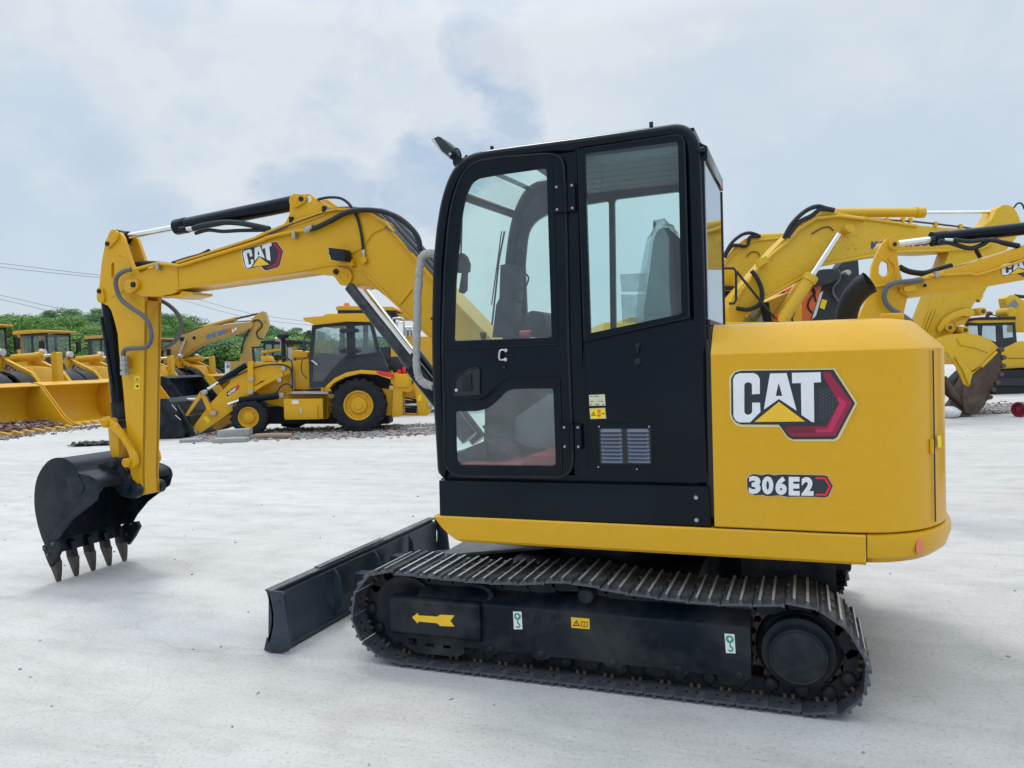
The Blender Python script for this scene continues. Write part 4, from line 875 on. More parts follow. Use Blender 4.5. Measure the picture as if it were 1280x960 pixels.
# arm cylinder
ac = sub('arm_cylinder', ex); Yc = 1.025
pL, pR, pP = [Vector((x, Yc, z)) for x, z in (S(221.5, 283.8, Yc), S(372, 253, Yc), S(152, 296.5, Yc))]
mb = MB('cab_black'); mb.cyl(pL, pR, 0.052, seg=28); d = (pR-pL).normalized(); mb.cyl(pL-d*0.008, pL+d*0.09, 0.056, seg=28); mb.build('barrel', ac, bevel=0.004)
mb = MB('chrome'); mb.cyl(pP, pL, 0.022, seg=20); mb.build('rod', ac)
mb = MB('frame_black'); mb.cyl(pP+d*0.02, pP+d*0.07, 0.034, seg=16); mb.cyl((pP.x, 0.975, pP.z), (pP.x, 1.075, pP.z), 0.05, seg=20); mb.build('rod_eye', ac)
mb = MB('hose'); mb.tube(V(0.955, 'a4', (80, 322), (130, 308), (220, 294), (300, 297), (370, 310), (440, 325)), 0.018, 10, smooth=12, rib=0.12); mb.tube(V(0.97, 'a4', (92, 345), (150, 330), (220, 336), (300, 332), (420, 330)), 0.013, 10, smooth=6); mb.m('silver'); c = V(0.955, 'a4', (50, 325), (85, 321)); mb.cyl(c[0], c[1], 0.017, seg=8); mb.m('frame_black'); c = V(0.955, 'a4', (20, 330), (50, 326)); mb.cyl(c[0], c[1], 0.024, seg=10); mb.each('cylinder_hose', ac)
# boom cylinders
for yk, mat, ka, kb in ((0.86, 'frame_black', (812, 590), (1125, 985)), (1.185, 'chrome', (870, 590), (1190, 1010))):
    bc = sub('boom_cylinder', ex); a, e = V(yk, 'a4', ka, kb); a, e = Vector(a), Vector(e); d = (e-a).normalized()
    if mat == 'chrome':
        m_ = a.lerp(e, 0.78); mb = MB('chrome'); mb.cyl(a-d*0.1, m_, 0.026, seg=20); mb.build('rod', bc); mb = MB('cab_black'); mb.cyl(m_, e+d*0.55, 0.055, seg=24); mb.build('barrel', bc, bevel=0.004)
    else:
        m_ = a.lerp(e, 0.98); mb = MB('steel_dark'); mb.cyl(a+d*0.02, a.lerp(e, 0.4), 0.024, seg=20); mb.build('rod', bc)
        mb = MB('steel_dark'); mb.cyl(a+d*0.01, m_, 0.033, seg=20); mb.build('rod_guard', bc, bevel=0.003); mb = MB('cab_black'); mb.cyl(m_, e+d*0.55, 0.055, seg=24); mb.build('barrel', bc, bevel=0.004)
# bucket cylinder
kc = sub('bucket_cylinder', ex); Yc = 1.025
a, e = [Vector((x, Yc, z)) for x, z in (S(136.5, 388, Yc), S(150, 521, Yc))]; d = (e-a).normalized()
mb = MB('cab_black'); mb.cyl(a-d*0.1, e, 0.05, seg=24); mb.build('barrel', kc, bevel=0.004)
mb = MB('frame_black'); mb.cyl(e-d*0.11, e+d*0.004, 0.057, seg=24); mb.tube([a+Vector((-.03, -0.045, -.05)), a.lerp(e, .4)+Vector((.0, -0.06, 0)), a.lerp(e, .75)+Vector((0.02, -0.06, 0))], 0.011, 8); mb.build('gland', kc)
pe = Vector((S(152, 528, Yc)[0], Yc, S(152, 528, Yc)[1])); mb = MB('frame_black'); mb.cyl(e-d*.02, pe, 0.034, seg=16); mb.cyl((pe.x, .97, pe.z), (pe.x, 1.08, pe.z), 0.045, seg=20); mb.build('rod', kc)
# linkage
mb = MB('yellow')
arc_o = [(540, 600), (585, 640), (640, 720), (680, 790), (690, 835), (672, 860), (645, 858)]; arc_i = [(655, 800), (640, 760), (600, 700), (560, 665), (528, 650), (512, 635), (518, 608)]
lk = rounded(P(0.90, 'a2', *(arc_o+arc_i)), 0.015)
mb.prism(lk, 0.885, 0.915); mb.prism(lk, 1.108, 1.125)
c1 = P(0.885, 'a2', (527, 635))[0]; c2 = P(0.885, 'a2', (640, 832))[0]
mb.cyl((c1[0], 0.87, c1[1]), (c1[0], 1.13, c1[1]), 0.034, seg=24); mb.cyl((c2[0], 0.86, c2[1]), (c2[0], 0.945, c2[1]), 0.034, seg=24)
for c in (c1, c2): mb.tube([(c[0]+0.02*math.cos(t), 0.868 if c is c1 else 0.858, c[1]+0.02*math.sin(t)) for t in [2*PI*i/16 for i in range(16)]], 0.003, 6, closed=True)
mb.build('power_link', arm, bevel=0.004)
mb = MB('yellow'); c3 = P(0.96, 'a3', (440, 318))[0]
lk2 = [(c1[0]-0.03, c1[1]), (c1[0]+0.05, c1[1]+0.02), (c3[0]+0.07, c3[1]+0.02), (c3[0]+0.01, c3[1]-0.03)]
mb.prism(P(0.97, 'a2', (548, 660), (580, 655), (600, 700), (604, 830), (570, 815), (556, 760)), 0.955, 0.99); mb.prism(P(0.97, 'a2', (548, 660), (580, 655), (600, 700), (604, 830), (570, 815), (556, 760)), 1.06, 1.095); mb.each('bucket_link', arm, bevel=0.004)
# bucket
bk_ = sub('bucket', ex); K0, K1 = 0.725, 1.375
outer = [(391, 438), (385, 415), (370, 398), (335, 380), (285, 368), (265, 345), (248, 318), (225, 300), (200, 292), (165, 291), (135, 302), (108, 328), (82, 370), (66, 420), (60, 480), (62, 540), (72, 600), (85, 650), (98, 690), (112, 722)]
po = P(K0, 'a3', *outer)
t_ = 0.016; pi_ = [tuple(q) for q in inset(po+[po[0]], t_)][:len(po)] if False else None
def shell(pts, t):      # open band thickened inwards
    n = len(pts); out = []
    for i in range(n):
        a = Vector(pts[max(0, i-1)]); b = Vector(pts[min(n-1, i+1)]); d = (b-a).normalized(); out.append(tuple(Vector(pts[i])+Vector((-d.y, d.x))*t))
    return out
pi_ = shell(po, t_); cen = Vector((sum(p[0] for p in po)/len(po), sum(p[1] for p in po)/len(po)))
if (Vector(pi_[10])-cen).length > (Vector(po[10])-cen).length: pi_ = shell(po, -t_)
mb = MB('bucket_black'); w1 = cat2(po, 3); w2 = cat2(pi_, 3); mb.prism(w1+w2[::-1], K0, K1)
mb.build('wrapper', bk_, smooth=25)
sidep = cat2(po, 3)+P(K0, 'a3', (130, 702), (160, 660), (230, 580), (300, 525), (345, 500))
for ya, yb in ((K0-0.012, K0+0.006), (K1-0.006, K1+0.012)):
    mb = MB('bucket_black'); mb.prism(inset(sidep, -0.004), ya, yb)
    yo = ya-0.008 if ya < 1 else yb
    mb.prism(P(K0, 'a3', (391, 436), (375, 500), (330, 535), (260, 590), (205, 660), (180, 705), (118, 715), (150, 660), (240, 570), (320, 490)), yo, yo+0.008)
    mb.prism(P(K0, 'a3', (222, 392), (280, 370), (310, 430), (300, 468), (245, 482)), yo+0.002 if ya < 1 else yo-0.002, yo+0.006)
    mb.build('side_plate', bk_, bevel=0.003)
# lip and teeth
lipz = 0.19
xt = S(71, 728, 0.75)[0]
lp0 = Vector(po[-1])
mb = MB('bucket_black'); lpf = [(lp0.x-0.012, lp0.y+0.02), (lp0.x+0.012, lp0.y+0.02), (lp0.x+0.045, lp0.y-0.075), (lp0.x+0.022, lp0.y-0.078)]
mb.prism(lpf, K0-0.01, K1+0.01); mb.build('lip_plate', bk_, bevel=0.003)
for i in range(5):
    yc = K0+0.025+i*(K1-K0-0.05)/4; w = 0.023
    if i in (0, 4): w = 0.025
    mb = MB('bucket_black')
    zz = lp0.y; X = lp0.x
    # adapter
    mb.loft([[(X-0.015, yc-w, zz+0.02), (X+0.06, yc-w, zz-0.01), (X+0.06, yc+w, zz-0.01), (X-0.015, yc+w, zz+0.02)], [(X+0.012, yc-w, zz-0.135), (X+0.085, yc-w, zz-0.135), (X+0.085, yc+w, zz-0.135), (X+0.012, yc+w, zz-0.135)]])
    a_ = mb.build('tooth_adapter', bk_, bevel=0.004)
    mb = MB('tooth'); zb = zz-0.125
    mb.loft([[(X+0.010, yc-w-.002, zb), (X+0.090, yc-w-.002, zb), (X+0.090, yc+w+.002, zb), (X+0.010, yc+w+.002, zb)], [(X+0.04, yc-w*.85, zb*0.5), (X+0.092, yc-w*.85, zb*0.5), (X+0.092, yc+w*.85, zb*0.5), (X+0.04, yc+w*.85, zb*0.5)], [(X+0.07, yc-w*.7, 0.003), (X+0.085, yc-w*.7, 0.003), (X+0.085, yc+w*.7, 0.003), (X+0.07, yc+w*.7, 0.003)]])
    mb.build('tooth', bk_, bevel=0.003)
for ya in (K0-0.043, K1+0.013):
    mb = MB('bucket_black'); mb.prism(P(K0-.03, 'a3', (97, 730), (118, 715), (182, 704), (196, 735), (168, 790), (138, 835), (118, 790)), ya, ya+0.03); mb.m('rust_brown')
    for q in ((130, 738), (172, 712), (145, 768)): c = P(K0, 'a3', q)[0]; mb.cyl((c[0], ya-0.01, c[1]), (c[0], ya+0.04, c[1]), 0.014, seg=8)
    mb.build('side_cutter', bk_, bevel=0.003)
# ears
ear = P(0.915, 'a3', (372, 322), (400, 318), (425, 292), (450, 285), (475, 300), (490, 340), (515, 385), (550, 418), (578, 440), (580, 475), (560, 492), (520, 490), (480, 478), (440, 420), (400, 370))
for ya in (0.915, 1.111):
    mb = MB('bucket_black'); mb.prism(rounded(ear, 0.012), ya, ya+0.025); mb.build('mounting_ear', bk_, bevel=0.003)
mb = MB('frame_black'); c = P(0.90, 'a3', (442, 318))[0]; mb.cyl((c[0], 0.875, c[1]), (c[0], 1.175, c[1]), 0.035, seg=20); c = P(0.905, 'a3', (552, 455))[0]
mb.cyl((c[0], 0.898, c[1]), (c[0], 0.944, c[1]), 0.050, seg=24); mb.cyl((c[0], 1.106, c[1]), (c[0], 1.16, c[1]), 0.050, seg=24); mb.cyl((c[0], 0.893, c[1]), (c[0], 1.165, c[1]), 0.024, seg=20); mb.each('pivot_pin', bk_, bevel=0.003)
OFF[0] = Vector((0, 0, 0))
# ================================================================= BACKGROUND MACHINES
class BG:
    """a machine standing D metres away; side outlines are picked on its own upright plane (local x right, y away, z up)"""
    def __init__(s, name, label, cat, D, px, group=None):
        s.D = D; s.u0 = GD(px, 460, D)[0]; s.root = empty(name, camw(s.u0, D), YAW); tag(s.root, label, cat, group)
    def p(s, k, pts, v=0.0):
        out = []
        for x, y in Z(k, *pts):
            u, z = GD(x, y, s.D+v); out.append((u-s.u0, z))
        return out
    def pr(s, mb, k, pts, v0, v1, rnd=0, floor=None, holes=()):
        q = s.p(k, pts, v0)
        if floor is not None: q = [(x, max(z, floor)) for x, z in q]
        if rnd: q = rounded(q, rnd)
        hs = [s.p(k, h, v0) for h in holes]
        mb.prism(q, v0, v1, holes=hs); return mb
    def v(s, k, pts, v=0.0): return [(x, v, z) for x, z in s.p(k, pts, v)]
    def tube(s, mb, k, pts, v, r, sm=0, seg=10): mb.tube(s.v(k, pts, v), r, seg, smooth=sm); return mb
    def flat(s, mb, k, pts, v): mb.add(s.v(k, pts, v), [tuple(range(len(pts)))]); return mb
    def text(s, mb, txt, k, quad, v, bold=0.04): put_text(mb, txt, s.v(k, quad, v), bold); return mb
def wheel(parent, cx, cz, y, r, w, rim, rimmat='gold', lugs=22, face=-1, name='wheel'):
    wh = sub(name, parent); mb = MB('rubber')
    y0, y1 = (y, y+w) if face < 0 else (y+w, y); s_ = 1 if face < 0 else -1
    d = (0, 1, 0) if face < 0 else (0, -1, 0)
    mb.lathe((cx, y0, cz), d, [(0.10*w, rim), (0.02*w, rim+(r-rim)*.25), (0.0, rim+(r-rim)*.55), (0.07*w, r*.94), (0.16*w, r*.965), (0.84*w, r*.965), (0.93*w, r*.94), (w, rim+(r-rim)*.55), (0.98*w, rim+(r-rim)*.2), (0.9*w, rim)], 40)
    for i in range(lugs):
        for h in (0, 1):
            a = 2*PI*(i+h*0.5)/lugs; da = 2*PI/lugs
            def q(ang, rr, t): return (cx+rr*math.cos(ang), y0+s_*t*w, cz+rr*math.sin(ang))
            t0, t1 = (0.03, 0.52) if h == 0 else (0.97, 0.48)
            A = [q(a, r*.90, t0), q(a+da*.38, r*.90, t0), q(a+da*.38, r*1.0, t0), q(a, r*1.0, t0)]; B = [q(a+da*.45, r*.90, t1), q(a+da*.83, r*.90, t1), q(a+da*.83, r*1.0, t1), q(a+da*.45, r*1.0, t1)]
            mb.loft([A, B])
    mb.build('tyre', wh, smooth=30)
    mb = MB(rimmat); mb.lathe((cx, y0, cz), d, [(0.08*w, rim*1.02), (0.05*w, rim*1.0), (0.06*w, rim*.93), (0.22*w, rim*.86), (0.24*w, rim*.60), (0.12*w, rim*.52), (0.10*w, rim*.50), (0.10*w, rim*.3), (0.06*w, rim*.26), (0.06*w, 0)], 32)
    for i in range(8):
        a = 2*PI*i/8; mb.cyl((cx+rim*.72*math.cos(a), y0+s_*.23*w, cz+rim*.72*math.sin(a)), (cx+rim*.72*math.cos(a), y0+s_*.17*w, cz+rim*.72*math.sin(a)), rim*.06, seg=6)
    mb.build('rim', wh, smooth=30); return wh
# ---------------------------------------------------------------- backhoe loader
g = BG('backhoe_loader', 'backhoe loader seen side-on, with pale yellow cab roof and black front bucket', 'backhoe loader', 17.75, 370); r = g.root
OX = lambda px_, D=17.75: GD(px_, 500, D)[0]-g.u0
def wz(k, c, rpx, v=0): (x, z), = g.p(k, [c], v); return x, z, rpx/F*(g.D+v)*1.0
x, z, q = wz('a5', (857, 560), 34.3); wheel(r, x, q-0.005, 0, q, 0.45, q*.54, 'yellow', 20); wheel(r, x, q-0.005, 1.75, q, 0.45, q*.54, 'yellow', 20, 1)
x, z, q = wz('a5', (336, 616), 23.3); wheel(r, x, q-0.005, 0.05, q, 0.32, q*.56, 'yellow', 18); wheel(r, x+0.5, q-0.005, 1.75, q, 0.32, q*.56, 'yellow', 18, 1)
mb = MB('yellow'); g.pr(mb, 'a5', [(350, 352), (440, 350), (540, 345), (625, 332), (628, 478), (560, 478), (540, 500), (700, 500), (720, 520), (715, 615), (690, 618), (500, 560), (430, 545), (360, 470), (430, 430)], 0.55, 1.65); g.pr(mb, 'a5', [(960, 470), (1020, 480), (1020, 600), (985, 600), (985, 520)], 0.3, 1.9)
mb.build('body', r, bevel=0.02)
mb = MB('old_yellow'); g.pr(mb, 'a5', [(520, 488), (722, 488), (735, 500), (520, 500)], 0.35, 0.6); mb.m('zinc'); g.pr(mb, 'a5', [(540, 487), (720, 487), (715, 499), (545, 499)], 0.1, 0.34); mb.build('running_board', r, bevel=0.01)
mb = MB('yellow'); g.pr(mb, 'a5', [(506, 522), (690, 520), (692, 615), (668, 618), (508, 612)], 0.12, 0.5); g.pr(mb, 'a5', [(510, 556), (664, 554), (666, 618), (512, 620)], 0.06, 0.45); mb.m('white'); g.flat(mb, 'a5', [(545, 529), (577, 529), (577, 546), (545, 546)], 0.115); mb.m('silver'); g.pr(mb, 'a5', [(583, 564), (592, 564), (592, 592), (583, 592)], 0.04, 0.06); mb.build('tool_box', r, bevel=0.012)
# cab
cb = sub('cab', r)
cabo = [(640, 176), (700, 166), (800, 160), (915, 160), (930, 185), (960, 290), (1002, 392), (1004, 398), (940, 388), (870, 384), (790, 400), (735, 430), (703, 468), (630, 468), (624, 330)]
wA = [(655, 195), (690, 185), (800, 176), (806, 312), (770, 345), (720, 400), (690, 440), (640, 440), (642, 330)]
wB = [(840, 176), (912, 176), (944, 302), (842, 316)]
mb = MB('dark_grey'); g.pr(mb, 'a5', cabo, 0.18, 0.24, holes=[wA, wB]); g.pr(mb, 'a5', [(x+2, y-1) for x, y in cabo[:-2]]+[cabo[-2], cabo[-1]], 1.90, 1.96, holes=[wA, wB])
mb.m('dark_grey'); g.pr(mb, 'a5', [(700, 466), (740, 420), (800, 362), (860, 330), (960, 318), (985, 350), (1002, 395), (940, 388), (870, 384), (790, 400), (735, 430)], 0.14, 0.20); g.pr(mb, 'a5', [(640, 300), (900, 330), (900, 440), (700, 468), (640, 460)], 0.9, 1.2)
g.pr(mb, 'a5', [(800, 165), (838, 165), (842, 320), (808, 330)], 0.13, 0.20); mb.build('cab_frame', cb, bevel=0.008)
mb = MB('glass_far'); g.flat(mb, 'a5', [(645, 185), (910, 168), (950, 305), (700, 460), (632, 460)], 0.21); g.flat(mb, 'a5', [(645, 185), (910, 168), (950, 305), (800, 360), (700, 460), (632, 460)], 1.93); mb.each('cab_glass', cb)
mb = MB('glass_far'); x0 = g.p('a5', [(635, 200)])[0][0]; z1 = g.p('a5', [(635, 180)])[0][1]; z0 = g.p('a5', [(626, 350)])[0][1]; mb.add([(x0, 0.26, z0), (x0, 1.88, z0), (x0, 1.88, z1), (x0, 0.26, z1)], [(0, 1, 2, 3)]); mb.build('windscreen', cb)
mb = MB('far_dark'); g.pr(mb, 'a5', [(330, 560), (520, 560), (700, 590), (1000, 590), (1000, 640), (330, 640)], 0.75, 1.5); mb.build('chassis_shade_box', r, bevel=0.01)  # near-black box added under the body to stand in for the shade there
mb = MB('black'); 
for yy in (202, 298): g.pr(mb, 'a5', [(766, yy), (775, yy-9), (795, yy-12), (850, yy-12), (860, yy-2), (852, yy+7), (775, yy+10)], 0.02, 0.13, 0.02)
mb.m('silver'); g.pr(mb, 'a5', [(634, 341), (640, 338), (668, 358), (664, 366)], 0.12, 0.17); mb.each('door_hinge', cb, bevel=0.01)
mb = MB('paint' if 'paint' in MAT else 'cream'); mb = MB('yellow'); g.pr(mb, 'a5', [(597, 140), (640, 135), (690, 132), (702, 124), (725, 121), (880, 119), (915, 126), (925, 140), (915, 159), (800, 158), (648, 174), (640, 168), (602, 152)], 0.05, 2.08, 0.01); mb.build('cab_roof', cb, bevel=0.03)
mb = MB('yellow'); arc = [(700, 468), (712, 455), (745, 425), (800, 398), (870, 385), (950, 392), (1018, 412), (1010, 430), (945, 408), (865, 403), (795, 420), (740, 448), (722, 470)]; g.pr(mb, 'a5', arc, -0.02, 0.5); mb.m('far_dark'); g.pr(mb, 'a5', [(722, 470), (740, 448), (795, 420), (865, 403), (945, 408), (1008, 430), (1000, 480), (900, 500), (740, 500)], 0.46, 0.52); mb.build('rear_fender', r, bevel=0.01)
mb = MB('red_bright'); g.pr(mb, 'a5', [(942, 388), (1000, 398), (1025, 404), (1018, 420), (985, 416), (950, 406)], -0.03, 0.08); mb.build('tail_light', r, bevel=0.01)
mb = MB('dark_grey'); g.pr(mb, 'a5', [(990, 335), (1010, 322), (1045, 322), (1052, 340), (1075, 370), (1040, 395), (1000, 385)], 0.6, 0.9); mb.m('rust_brown'); g.pr(mb, 'a5', [(1015, 350), (1060, 340), (1065, 390), (1020, 400)], 0.9, 1.1); mb.each('rear_control_cover', r, bevel=0.02)
mb = MB('dark_grey'); g.tube(mb, 'a5', [(620, 205), (603, 245), (598, 300)], 0.1, 0.012); g.pr(mb, 'a5', [(614, 200), (628, 200), (630, 222), (614, 224)], 0.0, 0.1); g.pr(mb, 'a5', [(595, 250), (608, 250), (608, 298), (595, 298)], 0.0, 0.06); g.tube(mb, 'a5', [(598, 330), (592, 350), (592, 395), (618, 428)], 0.3, 0.012, 3); mb.each('mirror', r, bevel=0.006)
# loader arm + tower
mb = MB('yellow'); arm_o = [(540, 365), (500, 356), (400, 352), (350, 352), (300, 395), (250, 450), (160, 545), (78, 658), (88, 696), (200, 625), (330, 528), (352, 500), (345, 478), (400, 438), (470, 425), (540, 400)]
g.pr(mb, 'a5', arm_o, 0.25, 0.40); g.pr(mb, 'a5', arm_o, 1.65, 1.80); g.pr(mb, 'a5', [(338, 345), (362, 345), (362, 500), (333, 502), (336, 420)], 0.17, 0.25, 0.02); g.pr(mb, 'a5', [(360, 468), (500, 395), (505, 415), (420, 455), (362, 492)], 0.20, 0.26)
g.pr(mb, 'a5', [(110, 488), (124, 486), (172, 582), (168, 598), (155, 596)], 0.18, 0.25); g.pr(mb, 'a5', [(43, 598), (52, 602), (125, 500), (114, 486)], 0.18, 0.25)
mb.m('zinc')
for c in ((496, 378), (477, 432), (344, 430), (341, 487), (118, 492), (165, 590), (248, 547), (75, 682), (486, 505)): 
    (x, z), = g.p('a5', [c]); mb.cyl((x, 0.14, z), (x, 0.26, z), 0.055, seg=14)
mb.m('decal_dark'); g.flat(mb, 'a5', [(238, 490), (293, 455), (295, 474), (240, 512)], 0.247); mb.m('red_bright'); g.flat(mb, 'a5', [(285, 460), (296, 453), (298, 473), (287, 480)], 0.244); mb.m('white'); g.text(mb, '430F', 'a5', [(243, 507), (284, 480), (283, 466), (242, 492)], 0.241)
mb.m('sticker_yellow'); g.flat(mb, 'a5', [(126, 612), (140, 600), (163, 625), (150, 637)], 0.247)
mb.build('loader_arm', r, bevel=0.012)
mb = MB('cab_black'); a, e = g.v('a5', [(335, 362), (205, 443)], 0.3); mb.cyl(a, e, 0.085, seg=16); mb.m('chrome'); e2 = g.v('a5', [(150, 476)], 0.3)[0]; mb.cyl(e, e2, 0.035, seg=10); mb.m('cab_black'); a, e = g.v('a5', [(480, 508), (300, 528)], 0.12); mb.cyl(a, e, 0.075, seg=16); mb.m('chrome'); mb.cyl(e, g.v('a5', [(245, 548)], 0.12)[0], 0.035, seg=10); mb.each('loader_cylinder', r)
mb = MB('hose'); g.tube(mb, 'a5', [(190, 455), (270, 420), (370, 375), (450, 360), (520, 366), (545, 400), (548, 480)], 0.2, 0.018, 5); g.tube(mb, 'a5', [(470, 350), (490, 335), (520, 330), (545, 350), (548, 400)], 0.2, 0.016, 5); g.tube(mb, 'a5', [(470, 495), (500, 458), (530, 452), (545, 470)], 0.2, 0.016, 5); mb.each('hydraulic_hose', r)
mb = MB('zinc'); (x, z), = g.p('a5', [(503, 348)]); (x1, z1), = g.p('a5', [(503, 280)]); mb.cyl((x, 0.7, z), (x, 0.7, z1), 0.11, seg=16); mb.tube(g.v('a5', [(500, 285), (500, 255), (490, 243), (468, 242)], 0.7), 0.05, 10, smooth=4); mb.m('plastic_dark'); (x, z), = g.p('a5', [(472, 350)]); mb.cyl((x, 0.6, z), (x, 0.6, z+0.55), 0.05, seg=12); mb.lathe((x, 0.6, z+0.55), (0, 0, 1), [(0, 0.05), (0.02, 0.13), (0.09, 0.14), (0.13, 0.10), (0.13, 0)], 16); mb.each('exhaust_stack', r)
mb = MB('gold'); g.pr(mb, 'a5', [(400, 325), (430, 318), (445, 345), (400, 350)], 0.8, 1.2); g.pr(mb, 'a5', [(525, 300), (545, 290), (560, 292), (618, 300), (618, 328), (540, 328)], 0.6, 1.5, 0.05); mb.m('zinc'); g.pr(mb, 'a5', [(538, 380), (552, 380), (556, 480), (540, 480)], 0.45, 0.55); mb.each('hood_detail', r, bevel=0.02)
# front bucket
mb = MB('bucket_black'); sp2 = [(0, 480), (12, 470), (30, 462), (40, 462), (62, 480), (70, 510), (150, 700), (155, 730), (130, 742), (0, 752)]
sp2 = [(198.5, 502), (200, 499), (207, 498), (210, 500), (213, 503), (216, 512), (229.5, 540), (228, 545), (215, 550), (199, 551)]
sp2 = [(191, 508), (197, 499), (208, 498), (214, 503), (218, 515), (230, 541), (228, 546), (214, 551), (178, 552), (180, 540)]
g.pr(mb, 'p', sp2, -0.15, -0.11, floor=0.01); g.pr(mb, 'p', sp2, 2.1, 2.14, floor=0.01)
g.pr(mb, 'p', [(197, 499), (208, 498), (214, 503), (218, 515), (230, 541), (228, 546), (225, 545), (226, 541), (214, 517), (210, 505), (205, 501), (198, 502)], -0.108, 2.09, floor=0.01); g.pr(mb, 'p', [(228, 544), (228, 547), (178, 552), (178, 549)], -0.107, 2.089, floor=0.008)
bu = mb.build('front_bucket', r, bevel=0.008)
mb = MB('bucket_black'); g.pr(mb, 'p', [(216, 508), (221, 506), (243, 541), (243, 548), (231, 548), (229, 538)], 0.1, 0.2); g.pr(mb, 'p', [(216, 508), (221, 506), (243, 541), (243, 548), (231, 548), (229, 538)], 1.7, 1.8); g.pr(mb, 'p', [(222, 520), (236, 520), (243, 541), (243, 546), (232, 546)], 0.3, 1.6); mb.m('zinc'); g.tube(mb, 'p', [(215, 506), (221, 513)], -0.17, 0.012); g.tube(mb, 'p', [(219, 519), (226, 525)], -0.17, 0.012); g.tube(mb, 'p', [(213, 500), (245, 500)], 0.9, 0.05); g.tube(mb, 'p', [(215, 504), (250, 504)], 1.5, 0.05); mb.build('bucket_coupler', r, bevel=0.006)
mb = MB('old_yellow'); g.pr(mb, 'a5', [(165, 650), (240, 600), (430, 585), (430, 610), (250, 640), (190, 675)], 0.6, 1.5); g.pr(mb, 'a5', [(230, 600), (245, 575), (260, 600)], 0.6, 1.5); mb.build('front_axle', r, bevel=0.02)
# rear backhoe group
mb = MB('yellow'); g.pr(mb, 'c6', [(612, 492), (725, 492), (725, 600), (700, 610), (672, 600), (668, 760), (605, 765), (612, 600)], 0.15, 0.35)
g.pr(mb, 'c6', [(668, 600), (750, 600), (752, 548), (790, 580), (866, 650), (870, 690), (830, 756), (665, 756)], 0.5, 0.62, holes=[[(685, 640), (765, 640), (762, 740), (685, 740)]]); g.pr(mb, 'c6', [(740, 545), (790, 580), (866, 650), (870, 690), (830, 756), (775, 756)], 0.3, 0.4)
g.pr(mb, 'c6', [(620, 510), (715, 510), (715, 575), (620, 575)], 0.10, 0.15)
mb.m('sticker_yellow'); g.flat(mb, 'c6', [(768, 630), (790, 620), (793, 660), (770, 662)], 0.296); mb.m('zinc'); (x, z), = g.p('c6', [(838, 690)]); mb.cyl((x, 0.26, z), (x, 0.32, z), 0.07); mb.build('stabiliser_frame', r, bevel=0.012)
mb = MB('cab_black'); g.pr(mb, 'c6', [(575, 390), (650, 380), (720, 460), (880, 540), (880, 640), (830, 640), (700, 520), (590, 430)], 0.85, 1.1); mb.m('frame_black')
for i in range(7): g.tube(mb, 'c6', [(670, 640+i*16), (700, 628+i*16), (768, 644+i*15)], 0.7+0.05*(i % 3), 0.02, 3)
mb.m('silver'); g.tube(mb, 'c6', [(672, 688), (765, 686)], 0.45, 0.03); mb.m('red_bright'); g.pr(mb, 'c6', [(640, 465), (662, 465), (660, 490), (640, 490)], 0.3, 0.4); g.pr(mb, 'c6', [(672, 450), (690, 445), (690, 490), (668, 490)], 0.4, 0.5, 0.02); mb.build('rear_boom', r, bevel=0.01)

